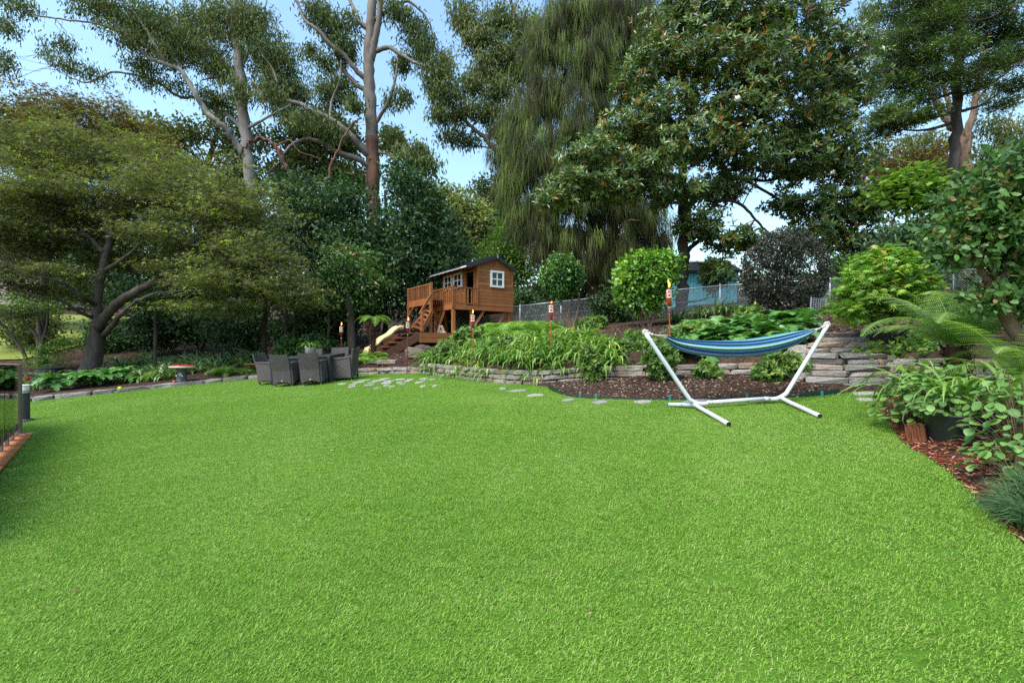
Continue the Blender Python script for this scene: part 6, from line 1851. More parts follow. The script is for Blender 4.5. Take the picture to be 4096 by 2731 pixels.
bl = [blob(*q) for q in ((680, 22, D, 36, 24, 1.8), (735, 18, D - .5, 44, 26, 2), (790, 30, D - .5, 44, 30, 2.2), (838, 56, D, 26, 26, 1.6), (655, 62, D - .8, 36, 20, 1.5), (715, 62, D - 1, 52, 26, 2), (775, 78, D - 1, 50, 26, 2), (835, 92, D, 32, 28, 1.8), (630, 88, D - .8, 20, 16, 1.2), (668, 112, D - 1, 40, 18, 1.6), (740, 112, D - 1, 46, 18, 1.8), (810, 128, D, 46, 22, 1.9),
                         (625, 132, D - 1, 34, 16, 1.4), (690, 142, D - 1.3, 44, 18, 1.7), (590, 160, D - 1.4, 34, 16, 1.4), (640, 168, D - 1.4, 44, 16, 1.6), (745, 152, D - .8, 44, 20, 1.7), (800, 165, D, 40, 18, 1.6), (845, 160, D + .4, 26, 24, 1.4), (570, 186, D - 1.6, 32, 12, 1.2), (615, 192, D - 1.5, 34, 11, 1.3), (672, 192, D - 1.2, 32, 14, 1.3),
                         (720, 190, D, 30, 14, 1.3), (555, 202, D - 1.6, 22, 8, .9), (700, 225, D - .5, 26, 14, 1.1), (735, 240, D, 28, 14, 1.2), (838, 205, D + .8, 40, 22, 1.6), (875, 200, D + .8, 20, 20, 1.3), (810, 235, D + 1, 34, 20, 1.4), (860, 240, D + 1, 34, 24, 1.5), (790, 205, D + .8, 26, 10, 1.0), (715, 270, D - .2, 16, 14, .8), (850, 275, D + 1, 30, 18, 1.3), (878, 262, D + .8, 18, 20, 1.2))]
mag, c = make_tree('magnolia_tree', 'large evergreen magnolia with glossy leaf rosettes, bronze new growth and a few white flowers', 'tree', gp(679, D), lim, bl, BK['dark'], FM_['magnolia'], 27, 9500, 9, 0.03, 0.235, 'long2', 'out', 0.5, 330, 0.022, 0.3, 0.3, None, 0.035)
def flower_mesh():
    b = MB()
    for ring, (n_, el, l_) in enumerate(((6, 0.5, 0.15), (5, 1.0, 0.12))):
        for k in range(n_):
            a = 6.283 * k / n_ + ring * 0.5
            d = np.array([math.cos(a) * math.cos(el), math.sin(a) * math.cos(el), math.sin(el)]); s = np.array([-math.sin(a), math.cos(a), 0])
            b.add([d * 0.01, d * l_ * 0.6 + s * 0.055, d * l_ * 0.6 - s * 0.055, d * l_ + np.array([0, 0, 0.03])], [(0, 1, 2), (1, 3, 2)])
    return b.mesh('flower', MAT['flower_white'])
fm = flower_mesh()
for (a_, b_, dd) in ((738, 99, D - 3.1), (834, 173, D - 1.2), (886, 171, D - .6)):
    p = P(a_, b_, dd)
    link('flower', fm, mag, (p.x - mag.location.x, p.y - mag.location.y, p.z - mag.location.z), (0.9, 0.2, a_), 0.85)

# feathery conifer
D = 24.0
lim = [(PL((948, 300, D), (952, 200, D), (955, 140, D), (957, 90, D), (959, 40, D), (962, -25, D)), 0.27, 0.16)]
for (x0, y0, x1, y1, dd) in ((956, 110, 905, 118, -1), (956, 112, 1005, 88, 0.6), (957, 96, 1024, 60, -.6), (957, 80, 905, 70, 1), (958, 64, 900, 48, -1), (959, 58, 1010, 30, 1), (960, 40, 905, 18, .4), (960, 22, 1015, 5, -1), (960, 10, 912, -8, -1), (955, 122, 890, 128, .8), (957, 90, 930, 92, -1.4), (958, 70, 985, 72, -1.6)):
    lim.append((PL((x0, y0, D), ((x0 + x1) / 2, (y0 + y1) / 2 + 5, D + dd * .6), (x1, y1, D + dd * 1.6)), 0.09, 0.02))
bl = [blob(*q) for q in ((905, 8, D, 34, 12, 1.6), (945, 4, D - 1, 36, 13, 1.8), (990, 8, D, 36, 14, 1.8), (1020, 30, D, 26, 14, 1.6), (925, 28, D - 1, 38, 11, 1.7), (975, 36, D + 1, 32, 10, 1.6), (898, 44, D - 1, 28, 9, 1.4), (940, 52, D - 1.6, 32, 10, 1.5), (1010, 56, D, 28, 10, 1.5), (985, 66, D - 1, 26, 8, 1.3), (905, 66, D + 1, 32, 9, 1.5), (935, 78, D - 1.4, 26, 8, 1.3),
                         (895, 86, D, 22, 8, 1.2), (975, 84, D - 1, 22, 6, 1.1), (915, 98, D - 1, 26, 6, 1.2), (884, 112, D - .5, 20, 7, 1.1), (905, 120, D - 1, 28, 6, 1.2), (880, 128, D, 24, 7, 1.2), (1015, 84, D, 20, 8, 1.1), (870, 96, D, 10, 6, .8), (1005, 104, D, 16, 4, .8), (930, 112, D - 1.5, 16, 4, .8))]
make_tree('conifer_tree', 'tall straight-trunked conifer with flat feathery sprays above the weeping maple', 'tree', gp(948, D), lim, bl, BK['brown'], FM_['conifer'], 28, 3300, 17, 0.17, 0.22, 'needle', 'tuft', 0.45, 200, 0.02, 0.15, 0.3)
# forked gum behind it
D = 33.0
lim = [(PL((975, 300, D), (970, 220, D), (968, 175, D), (964, 150, D), (958, 132, D), (948, 122, D), (938, 105, D), (930, 90, D), (915, 72, D), (902, 50, D)), 0.36, 0.12), (PL((966, 155, D), (968, 130, D), (974, 110, D), (977, 85, D), (984, 60, D), (990, 30, D)), 0.28, 0.10), (PL((960, 135, D), (950, 108, D), (944, 85, D), (936, 60, D)), 0.2, 0.08), (PL((980, 170, D), (1000, 140, D), (1020, 95, D)), 0.06, 0.03)]
bl = [blob(*q) for q in ((870, 14, D, 14, 16, 1.4), (880, 40, D, 14, 14, 1.3), (888, 66, D, 12, 10, 1.2), (995, 125, D, 18, 10, 1.3), (1015, 135, D, 18, 14, 1.4), (998, 150, D, 14, 10, 1.2), (915, 140, D, 20, 5, 1.2), (985, 95, D, 10, 10, 1), (1020, 160, D, 16, 16, 1.4), (878, 150, D, 8, 6, .8))]
make_tree('gum_tree', 'forked pale gum trunk standing behind the tall conifer', 'tree', gp(975, D), lim, bl, BK['tan'], FM_['gum'], 29, 620, 15, 0.26, 0.28, 'gum', 'hang', 0.85, 60, 0.022, 0.2, 0.3)

# dark evergreens behind the cubby
def evergreen(name, label, px, D, top, bl, mat, seed, nsp, per, size, tmpl='diamond', mode='out', spread=0.30, bk='dark', r=0.16, zf=0.7, ntw=70, shell=0.4, lean=0):
    lim = [(PL((px, 352, D), (px + lean * .3, (352 + top) / 2 + 40, D), (px + lean, top, D)), r, r * 0.35)]
    rng_ = random.Random(seed)
    for b_ in bl[:10]:
        e = b_[0]; f_ = rng_.uniform(0.25, 0.7)
        s = P(px + lean * f_, 352 + (top - 352) * f_, D)
        lim.append(([s, s.lerp(e, 0.5) + Vector((0, 0, 0.2)), e], r * 0.45, r * 0.12))
    return make_tree(name, label, 'tree', gp(px, D), lim, bl, BK[bk], mat, seed, nsp, per, spread, size, tmpl, mode, zf, ntw, 0.02, shell, 0.3)
D = 22.5
evergreen('evergreen_tree', 'dark glossy evergreen wrapped round the foot of the massive gum', 385, D, 190, [blob(*q) for q in ((400, 176, D, 14, 12, 1.0), (414, 192, D, 24, 16, 1.5), (347, 200, D, 20, 20, 1.4), (405, 222, D - .5, 28, 18, 1.6), (430, 222, D, 26, 22, 1.6), (360, 245, D, 36, 24, 1.8), (410, 255, D - .5, 44, 26, 1.9), (445, 256, D, 26, 26, 1.6), (385, 290, D - .6, 44, 26, 1.7), (430, 292, D, 36, 24, 1.6), (455, 285, D + .5, 18, 22, 1.4))], FM_['dark'], 31, 2300, 15, 0.19)
D = 23.5
evergreen('evergreen_tree', 'dense dark evergreen between the spreading maple and the massive gum', 325, D, 205, [blob(*q) for q in ((310, 205, D, 28, 22, 1.6), (335, 225, D, 30, 22, 1.7), (300, 240, D, 34, 26, 1.8), (340, 262, D, 36, 26, 1.8), (310, 285, D - .5, 40, 26, 1.9), (345, 300, D - .5, 34, 22, 1.7), (290, 190, D, 20, 16, 1.3))], FM_['dark'], 32, 1700, 15, 0.19)
D = 20.0
evergreen('evergreen_tree', 'small camellia with dark leaves standing over the tiny tree fern', 352, D, 250, [blob(*q) for q in ((352, 262, D, 26, 18, 1.1), (335, 285, D, 22, 18, 1.1), (365, 286, D, 24, 18, 1.1), (350, 302, D, 24, 12, 1.0))], FM_['camellia'], 33, 620, 15, 0.15, 'diamond', 'out', 0.24, 'brown', 0.11)
D = 34.0
evergreen('broadleaf_tree', 'yellow-green tree crown behind the crooked bare branches', 330, D, 130, [blob(*q) for q in ((300, 140, D, 20, 14, 1.6), (325, 128, D, 22, 14, 1.7), (345, 140, D, 20, 16, 1.7), (312, 165, D, 26, 18, 2), (345, 180, D, 24, 18, 1.8), (290, 175, D, 20, 20, 1.8), (392, 140, D, 14, 12, 1.3))], FM_['olivefar'], 34, 900, 14, 0.30)
# bare crooked stems in front of it
D = 25.0
b, _, _ = build_limbs([(PL((318, 290, D), (314, 240, D), (303, 205, D), (295, 178, D), (283, 160, D), (276, 146, D), (262, 138, D), (248, 142, D), (238, 156, D), (222, 162, D)), 0.14, 0.05), (PL((315, 245, D), (322, 210, D), (328, 175, D), (338, 150, D), (348, 128, D), (362, 118, D)), 0.10, 0.04), (PL((295, 178, D), (288, 190, D), (280, 195, D)), 0.05, 0.02), (PL((305, 210, D), (308, 190, D), (303, 175, D)), 0.05, 0.02), (PL((276, 146, D), (290, 140, D), (300, 152, D), (322, 158, D)), 0.05, 0.02), (PL((283, 160, D), (270, 170, D), (262, 180, D)), 0.04, 0.015)], np.random.default_rng(3), 8, 0.05)
base = Vector(gp(318, D))
for k in range(len(b.V)): b.V[k] = b.V[k] - np.array(base)
root = empty('bare_tree', base); tag(root, 'crooked reddish leafless stems above the dark evergreens', 'tree')
b.build('trunk', BK['red'], root, True)

# twisted tree silhouettes between the gums
D = 36.0
lim = [(PL((212, 330, D), (208, 220, D), (206, 175, D), (212, 150, D), (218, 125, D), (215, 100, D)), 0.3, 0.08), (PL((206, 180, D), (190, 165, D), (172, 160, D), (165, 150, D), (150, 142, D), (136, 132, D)), 0.12, 0.03), (PL((210, 155, D), (228, 148, D), (236, 135, D), (238, 118, D), (230, 110, D)), 0.12, 0.03), (PL((206, 185, D), (232, 175, D), (246, 170, D)), 0.1, 0.03)]
bl = [blob(*q) for q in ((150, 128, D, 22, 10, 1.5), (170, 138, D, 26, 14, 1.8), (195, 130, D, 20, 12, 1.5), (222, 118, D, 18, 14, 1.5), (232, 140, D, 18, 14, 1.5), (180, 162, D, 30, 18, 2), (215, 170, D, 30, 18, 2), (245, 165, D, 20, 20, 1.8), (262, 140, D, 16, 14, 1.4), (250, 195, D, 30, 26, 2))]
make_tree('twisted_tree', 'twisted tree with sparse olive leaves between the two gums', 'tree', gp(212, D), lim, bl, BK['dark'], FM_['olivefar'], 35, 950, 13, 0.28, 0.26, 'diamond', 'out', 0.7, 90, 0.03, 0.2, 0.35)

# distant crowns that close the view
far = [('tall dark tree closing the view behind the spreading maple', 'dark', 190, 30, 200, ((130, 215, 40, 24), (190, 205, 40, 26), (240, 225, 36, 30), (160, 250, 50, 28), (225, 265, 50, 28), (110, 262, 40, 26), (180, 290, 60, 24), (265, 245, 26, 30)), 2000, 0.27, 41),
       ('broad dark tree behind the spreading maple trunk', 'olivefar', 40, 32, 200, ((20, 215, 40, 30), (70, 225, 40, 30), (100, 250, 30, 26), (20, 262, 30, 16), (85, 285, 40, 20)), 1300, 0.28, 42),
       ('pale lime tree crown beyond the cubby roof', 'pale', 452, 40, 205, ((440, 200, 18, 14), (462, 208, 20, 14), (450, 225, 26, 16), (478, 215, 16, 12), (455, 250, 30, 18), (485, 240, 18, 16)), 700, 0.34, 36),
       ('feathery bright green tree beside the she-oak curtain', 'lime', 512, 30, 215, ((512, 212, 12, 12), (516, 232, 16, 14), (508, 252, 20, 14), (520, 268, 22, 12), (494, 262, 14, 12)), 560, 0.24, 37),
       ('grey-green tree in the gap before the she-oak', 'olivefar', 486, 42, 190, ((486, 190, 12, 14), (492, 210, 16, 14), (500, 190, 12, 16), (484, 232, 16, 16), (500, 225, 12, 14)), 420, 0.3, 38),
       ('russet-brown rounded tree beyond the conifer', 'rust', 920, 38, 150, ((895, 160, 26, 12), (925, 148, 26, 12), (950, 152, 22, 12), (915, 175, 46, 16), (960, 180, 36, 18), (885, 180, 24, 16)), 900, 0.26, 39),
       ('olive tree crown beyond the camellia', 'olivefar', 1030, 34, 150, ((1010, 172, 30, 20), (1040, 150, 30, 24), (1000, 200, 40, 20), (1045, 190, 30, 30)), 500, 0.28, 40)]
for lab, mt_, px, D, top, bb, n_, sz, seed in far:
    evergreen('broadleaf_tree', lab, px, D, top, [blob(q[0], q[1], D, q[2], q[3], q[2] * D / F) for q in bb], FM_[mt_], seed, n_, 14, sz, 'diamond', 'out', 0.36, 'brown', 0.2, 0.7, 50)

# undergrowth beyond the fence and in the shady bed: rounded bushes
def bush(label, px, D, rx, py0, py1, mat, seed, nsp, per=14, size=0.15, tmpl='diamond', mode='out', spread=0.22, name='shrub', group=None, bk='dark', shell=0.35, stems=5, zf=0.7, rd=None, rosette=None, lump=0.25, lobes=5):
    """bush whose crown spans rows py0 (top) to py1 (bottom) at depth D"""
    rng_ = random.Random(seed * 7 + 1)
    bl = []
    for k in range(lobes):
        a = rng_.uniform(-0.55, 0.55); h_ = rng_.uniform(0.35, 0.68)
        bl.append(blob(px + a * rx, py1 + (py0 - py1) * h_ * 0.9, D + rng_.uniform(-0.3, 0.3) * rx * D / F, rx * rng_.uniform(0.45, 0.62), (py1 - py0) * rng_.uniform(0.3, 0.36), (rd or rx * D / F) * 0.6))
    bs = gp(px, D)
    lim = []
    for k in range(stems):
        e = P(px + rng_.uniform(-0.6, 0.6) * rx, py0 + (py1 - py0) * rng_.uniform(0.3, 0.6), D + rng_.uniform(-0.2, 0.2))
        s = Vector(bs) + Vector((rng_.uniform(-0.08, 0.08), rng_.uniform(-0.05, 0.05), -0.05))
        lim.append(([s, s.lerp(e, 0.5) + Vector((rng_.uniform(-0.06, 0.06), 0, 0.05)), e], max(0.012, 0.018 * rx * D / F), 0.006))
    r_, c_ = make_tree(name, label, 'shrub' if name != 'tree' else 'tree', bs, lim, bl, BK[bk], mat, seed, nsp, per, spread, size, tmpl, mode, zf, 30, 0.012, shell, lump, group, rosette)
    return r_
dark_far = [(585, 27, 36, 262, 325), (640, 27, 40, 266, 325), (700, 28, 36, 262, 318), (760, 26, 44, 262, 325), (815, 26, 36, 262, 325), (545, 28, 30, 275, 325), (500, 30, 30, 270, 330), (870, 22, 40, 255, 318), (930, 20, 44, 256, 315), (990, 19, 40, 250, 310)]
UG = ['behind the round camellia', 'behind the bright lime-tipped shrub', 'behind the turquoise shed', 'behind the fence post near the dark clipped shrub', 'behind the dark clipped shrub', 'between the cubby and the round camellia', 'right behind the cubby roof', 'between the dark clipped shrub and the weeping maple', 'behind the weeping maple', 'behind the leaning camellia trunk']
for k, (px, D, rx, a_, b_) in enumerate(dark_far):
    bush('dark bushy undergrowth beyond the chain-link fence, ' + UG[k], px, D, rx, a_, b_, FM_['dark'] if k % 3 else FM_['olivefar'], 50 + k, 420, 13, 0.20, spread=0.3, group='undergrowth beyond the fence')
shade = [(30, 27, 46, 296, 350, 'olivefar'), (150, 24, 36, 300, 352, 'dark'), (200, 25, 44, 296, 352, 'dark'), (255, 24, 40, 300, 350, 'dark'), (300, 22, 34, 308, 350, 'dark'), (330, 24, 26, 300, 348, 'dark'), (120, 26, 30, 312, 360, 'dark'), (460, 23, 30, 296, 330, 'dark')]
SH = ['on the slope beyond the many-stemmed small tree', 'beside the thin dark trunk near the spreading maple', 'behind the toadstool stool', 'behind the straight thin trunk', 'beyond the potted plant on the table', 'beside the torch behind the table', 'just behind the spreading maple trunk', 'under the cubby decks']
for k, (px, D, rx, a_, b_, m_) in enumerate(shade):
    bush('dark leafy shrub in the shade, ' + SH[k], px, D, rx, a_, b_, FM_[m_], 70 + k, 460, 13, 0.17, spread=0.27, group='shade shrubs under the trees')
# ------------------------------------------------------------------ clipped and feature shrubs
D = 16.0
def lollipop(label, D, stems, bl, mat, seed, nsp, per, size, tmpl, bk, spread=0.09, shell=0.6, rosette=None, name='standard_shrub', lump=0.08, ntw=60, mode='out', zf=0.8):
    base = Vector(gp(stems[0][0][0][0], D))
    lim = [([P(*q) for q in pts_], r0, r1) for pts_, r0, r1 in stems]
    return make_tree(name, label, 'shrub', base, lim, [blob(*q) for q in bl], BK[bk], mat, seed, nsp, per, spread, size, tmpl, mode, zf, ntw, 0.012, shell, lump, None, rosette)
lollipop('round dark green standard camellia with several bare stems', D, [([(570, 330, D), (568, 316, D), (562, 305, D), (556, 290, D), (552, 278, D)], 0.055, 0.02), ([(572, 330, D), (577, 315, D), (579, 300, D), (577, 285, D), (578, 270, D)], 0.06, 0.025), ([(571, 330, D), (570, 312, D), (572, 296, D), (568, 280, D)], 0.05, 0.02), ([(568, 330, D), (563, 318, D), (557, 308, D), (550, 296, D)], 0.035, 0.015)],
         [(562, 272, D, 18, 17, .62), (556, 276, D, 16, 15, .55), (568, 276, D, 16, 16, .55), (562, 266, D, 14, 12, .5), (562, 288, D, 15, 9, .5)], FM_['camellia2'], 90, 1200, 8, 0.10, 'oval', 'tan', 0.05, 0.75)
D = 14.4
lollipop('bright lime-tipped rounded shrub with thin tan stems beside the tall torch', D, [([(648, 336, D), (652, 320, D), (660, 305, D), (664, 290, D)], 0.06, 0.025), ([(646, 336, D), (642, 318, D), (636, 304, D), (630, 288, D)], 0.03, 0.015), ([(643, 336, D), (637, 324, D), (630, 312, D), (624, 300, D)], 0.02, 0.01), ([(649, 336, D), (648, 318, D), (647, 300, D), (648, 280, D)], 0.05, 0.02), ([(645, 336, D), (640, 320, D), (640, 304, D), (640, 290, D)], 0.03, 0.015)],
         [(646, 276, D, 28, 22, .8), (632, 280, D, 17, 20, .6), (662, 268, D, 18, 16, .6), (642, 264, D, 20, 12, .6), (640, 297, D, 22, 14, .6), (668, 262, D, 11, 10, .4), (655, 297, D, 16, 12, .5)], FM_['bright'], 91, 1150, 8, 0.125, 'oval', 'tan', 0.075)
D = 13.6
lollipop('large dense bronze-black clipped shrub on a short dark stem', D, [([(787, 330, D), (786, 318, D), (780, 305, D), (770, 295, D)], 0.09, 0.03), ([(790, 330, D), (793, 316, D), (798, 304, D), (806, 295, D)], 0.07, 0.03), ([(788, 330, D), (789, 312, D), (788, 290, D), (786, 270, D)], 0.08, 0.03)],
         [(785, 272, D, 40, 40, 1.1), (770, 268, D, 26, 32, .8), (800, 268, D, 26, 32, .8), (785, 250, D, 26, 22, .8), (785, 300, D, 34, 16, .8)], FM_['purple'], 92, 2400, 8, 0.07, 'oval', 'dark', 0.05, 0.8, None, 'standard_shrub', 0.05)

# weeping maple beside the steps
D = 8.3
bl = [(884, 282, D, 36, 26, .7), (866, 290, D, 24, 24, .55), (902, 284, D, 26, 24, .55), (882, 266, D, 26, 16, .5), (854, 302, D, 15, 18, .4), (922, 294, D, 14, 16, .35), (882, 308, D, 26, 12, .5), (862, 318, D, 16, 8, .35), (872, 350, D, 9, 7, .2), (884, 254, D, 14, 8, .3), (900, 356, D - .1, 9, 6, .15)]
lollipop('weeping fresh green maple with a dark forked trunk beside the stone steps', D, [([(903, 378, D), (899, 362, D), (895, 348, D), (884, 336, D), (876, 326, D), (872, 315, D)], 0.10, 0.03), ([(899, 362, D), (896, 340, D), (893, 325, D), (890, 305, D)], 0.07, 0.025), ([(900, 360, D), (906, 345, D), (908, 332, D), (914, 315, D)], 0.06, 0.02)],
         bl, FM_['acer'], 93, 900, 6, 0.10, 'maple', 'dark', 0.06, 0.72, None, 'weeping_maple', 0.08, 60, 'layer', 0.6)

# camellia tree leaning in over the ferns
D = 5.6
bl = [(1010, 170, D, 30, 24, .5), (985, 195, D, 28, 24, .5), (1020, 200, D, 34, 30, .6), (970, 225, D, 26, 24, .45), (1005, 232, D, 36, 28, .55), (985, 250, D, 34, 18, .5), (1030, 240, D, 26, 30, .5), (955, 244, D, 12, 18, .3), (1040, 170, D, 30, 34, .5), (1015, 292, D - .1, 26, 18, .35), (990, 300, D - .2, 16, 10, .25), (1045, 290, D, 26, 30, .4), (1050, 210, D, 30, 50, .5)]
bl = [(a_, b_, d_, c_, e_, f_) for a_, b_, d_, c_, e_, f_ in bl]
lollipop('small tree with round dark leaves and a curving tan trunk leaning over the tree ferns', D, [([(1046, 380, D), (1034, 352, D), (1018, 335, D), (1006, 315, D), (998, 297, D), (990, 281, D)], 0.085, 0.06), ([(990, 282, D), (980, 268, D), (968, 252, D), (956, 240, D)], 0.04, 0.015), ([(991, 282, D), (996, 262, D), (992, 240, D), (985, 215, D)], 0.04, 0.015), ([(996, 292, D), (1004, 270, D), (1006, 245, D), (1010, 205, D)], 0.045, 0.015), ([(1004, 270, D), (1018, 250, D), (1030, 225, D)], 0.03, 0.012), ([(988, 280, D), (976, 258, D), (970, 235, D)], 0.025, 0.012)],
         bl, FM_['camellia'], 94, 1500, 6, 0.092, 'oval', 'tan', 0.07, 0.35, None, 'camellia_tree', 0.2, 110)

# other shrubs about the fence
bush('lime shrub with big heart-shaped leaves beneath the conifer', 915, 15.5, 50, 163, 222, FM_['lime'], 100, 240, 7, 0.26, 'oval', 'layer', 0.2, 'broadleaf_shrub', None, 'brown', 0.3, 6, 0.6, 0.9)
bush('grey-green shrub massed behind the fence beside the leaning camellia', 930, 13.6, 52, 214, 280, FM_['dark'], 101, 420, 12, 0.13, 'diamond', 'out', 0.2)
bush('dark shrub hanging over the fence behind the dark clipped shrub', 850, 16.8, 34, 245, 318, FM_['dark'], 102, 420, 12, 0.14, 'diamond', 'out', 0.2)
bush('glossy green shrub beyond the curving tan trunk', 1035, 9.0, 40, 270, 345, FM_['camellia'], 103, 420, 8, 0.11, 'oval', 'out', 0.13)
bush('low ferny green shrub between the clipped shrub and the weeping maple', 838, 12.4, 14, 300, 326, FM_['ferndark'], 104, 150, 10, 0.10, 'diamond', 'out', 0.12)
bush('dark leafy shrub between the cubby and the round camellia', 530, 21.5, 15, 286, 318, FM_['dark'], 105, 260, 12, 0.14, 'diamond', 'out', 0.18)
bush('soft green shrub below the she-oak behind the bright shrub', 610, 17.6, 24, 282, 318, FM_['dark'], 106, 260, 12, 0.14, 'diamond', 'out', 0.18)
bush('bright leafy magnolia sapling in front of the turquoise shed', 716, 19.0, 14, 262, 292, FM_['magnolia'], 107, 110, 8, 0.2, 'long', 'out', 0.05, rosette=0.06)
# azaleas and low shrubs
az = [(660, 9.1, 19, 336, 388, 'rounded azalea in the mulch under one end of the hammock', 260, .075), (780, 8.6, 26, 346, 391, 'broad azalea in the mulch beside the stone steps', 330, .075), (707, 9.0, 13, 358, 388, 'sparse young azalea against the stone wall under the hammock', 70, .08),
      (591, 9.75, 15, 338, 389, 'thin straggly azalea at the tip of the mulch bed', 110, .07), (612, 11.4, 22, 333, 366, 'pale azalea above the stone wall between two torches', 260, .075), (640, 11.6, 16, 328, 352, 'small azalea behind the hammock hook', 150, .075),
      (741, 12.4, 20, 302, 335, 'rounded pale green azalea in front of the fence post', 260, .08), (596, 15.0, 11, 312, 333, 'small azalea on the bare mulch between the standard shrubs', 110, .085), (553, 11.9, 20, 336, 364, 'leafy low shrub behind the red torch with no flame', 220, .075), (500, 12.6, 17, 334, 362, 'leafy shrub beside the strap leaves under the cubby deck', 220, .075), (448, 13.9, 17, 338, 364, 'fine-leaved shrub on the bank below the cubby deck', 220, .075), (690, 10.4, 14, 318, 342, 'pale shrub beside the tall torch', 120, .08), (628, 10.9, 20, 336, 367, 'dense azalea above the wall behind the hammock arm', 240, .075), (648, 11.6, 18, 330, 358, 'pale azalea between the hammock hook and the lime-tipped shrub', 200, .075), (585, 12.4, 20, 330, 358, 'leafy azalea beside the red torch with no flame', 220, .075), (655, 10.6, 12, 345, 368, 'small azalea at the foot of the tall torch', 110, .07), (470, 14.6, 16, 322, 346, 'rounded fine-leaved shrub in front of the cubby platform', 200, .075)]
for k, (px, D, rx, a_, b_, lab, n_, sz) in enumerate(az):
    bush(lab, px, D, rx, a_, b_, FM_['azalea'], 120 + k, int(n_ * 1.9), 9, sz * 1.3, 'diamond', 'out', 0.02, 'azalea_shrub', None, 'brown', 0.3, 7, 0.7, None, 0.1, 0.25)
bush('glossy shrub beside the torch behind the dining table', 322, 17.2, 16, 328, 362, FM_['dark'], 140, 220, 9, 0.12, 'oval', 'out', 0.1)
bush('young leafy shrub behind the potted plant', 290, 17.6, 14, 336, 360, FM_['camellia'], 141, 150, 9, 0.12, 'oval', 'out', 0.1)

# thin trunks in the shade
for k, (px, D, top, lab) in enumerate(((264, 18.2, 290, 'straight thin dark trunk behind the wicker chair'), (285, 20.0, 285, 'slim grey sapling stem behind the dining table'), (294, 20.4, 296, 'short slim sapling stem beyond the dining table'), (328, 19.6, 280, 'tan sapling stem beside the torch behind the table'), (352, 19.4, 275, 'leaning brown trunk behind the little tree fern'), (155, 19.0, 300, 'dark thin trunk in the shade beyond the edging'))):
    base = Vector(gp(px, D))
    off = -6 if k == 4 else 2
    b, _, _ = build_limbs([([base - Vector((0, 0, 0.1)), P(px + off * .3, (350 + top) / 2, D), P(px + off, top, D)], [0.10, 0.05, 0.045, 0.06, 0.17, 0.07][k], [0.07, 0.035, 0.035, 0.03, 0.11, 0.05][k]), ([P(px + off * .4, (350 + top) / 2, D), P(px + 7, top + 14, D), P(px + 10, top + 2, D)], 0.03, 0.012)], np.random.default_rng(k), 8, 0.02)
    for q in range(len(b.V)): b.V[q] = b.V[q] - np.array(base)
    root = empty('sapling', base); tag(root, lab, 'sapling')
    b.build('trunk', BK['brown'] if k != 0 else BK['dark'], root, True)
    rg = np.random.default_rng(k + 5)
    c_, o_ = sprays([blob(px + off, top, D, 14, 9, .7), blob(px + 8, top + 8, D, 9, 7, .5)], 90, rg)
    V, T, ti = leaf_cloud(c_, o_, rg, 10, 0.16, 0.13, 'diamond', 'out', 0.6)
    link('crown', np_mesh('crown', V - np.array(base), T, FM_['dark'], ti), root)
# multi-stem shrub tree at the edge of the shady lawn
D = 20.5
make_tree('shrub_tree', 'small many-stemmed tree on the far slope beyond the glass fence', 'tree', gp(40, D), [(PL((40, 372, D), (42, 352, D), (41, 335, D), (38, 315, D)), 0.15, 0.05), (PL((41, 345, D), (47, 325, D), (48, 300, D)), 0.07, 0.03), (PL((32, 374, D), (22, 350, D), (8, 330, D), (-6, 318, D)), 0.08, 0.03), (PL((40, 340, D), (28, 325, D), (16, 312, D)), 0.06, 0.02)],
          [blob(*q) for q in ((40, 300, D, 34, 12, 1.2), (5, 312, D, 24, 10, 1.0), (48, 350, D, 12, 8, .5), (46, 362, D - .5, 14, 10, .6), (62, 345, D, 14, 10, .8))], BK['brown'], FM_['ferndark'], 145, 330, 12, 0.2, 0.13, 'diamond', 'layer', 0.4, 60)

# ------------------------------------------------------------------ strap-leaved clumps
def strap_mesh(seed, n, L0, L1, w, arch, mat, up=0.9, seg=5):
    rng = np.random.default_rng(seed)
    Vs = []; Ts = []; ti = []
    for k in range(n):
        az = rng.random() * 6.283; L = rng.uniform(L0, L1); el = rng.uniform(0.55, 1.35) * up
        c = rng.uniform(0.5, 1.2) * arch
        d = np.array([math.cos(az), math.sin(az), 0]); s = np.array([-d[1], d[0], 0])
        p = np.array([rng.normal(0, 0.03), rng.normal(0, 0.03), 0.0]); e = el
        q = len(Vs) and sum(len(v) for v in Vs)
        V = []
        for j in range(seg + 1):
            f_ = j / seg; ww = w * (0.75 + 0.9 * f_ - 1.6 * f_ ** 3) if f_ < 1 else 0.001
            V += [p + s * max(ww, 0.001), p - s * max(ww, 0.001) + np.array([0, 0, 0.004])]
            p = p + (d * math.cos(e) + np.array([0, 0, math.sin(e)])) * L / seg
            e -= c * (0.25 + 0.5 * f_)
        for j in range(seg):
            a = q + 2 * j
            Ts += [(a, a + 1, a + 3), (a, a + 3, a + 2)]
        Vs.append(np.array(V)); ti += [float(np.clip(rng.normal(0.5, 0.22), 0, 1))] * (2 * seg + 2)
    return np_mesh('strap_leaves', np.concatenate(Vs), np.array(Ts), mat, ti)
STR = [strap_mesh(k, 30, 0.38, 0.68, 0.018, 1.25, FM_['strap']) for k in range(5)]
STRD = [strap_mesh(k + 20, 30, 0.4, 0.75, 0.02, 1.2, FM_['strapdark']) for k in range(4)]
rg = random.Random(77)
placed = []
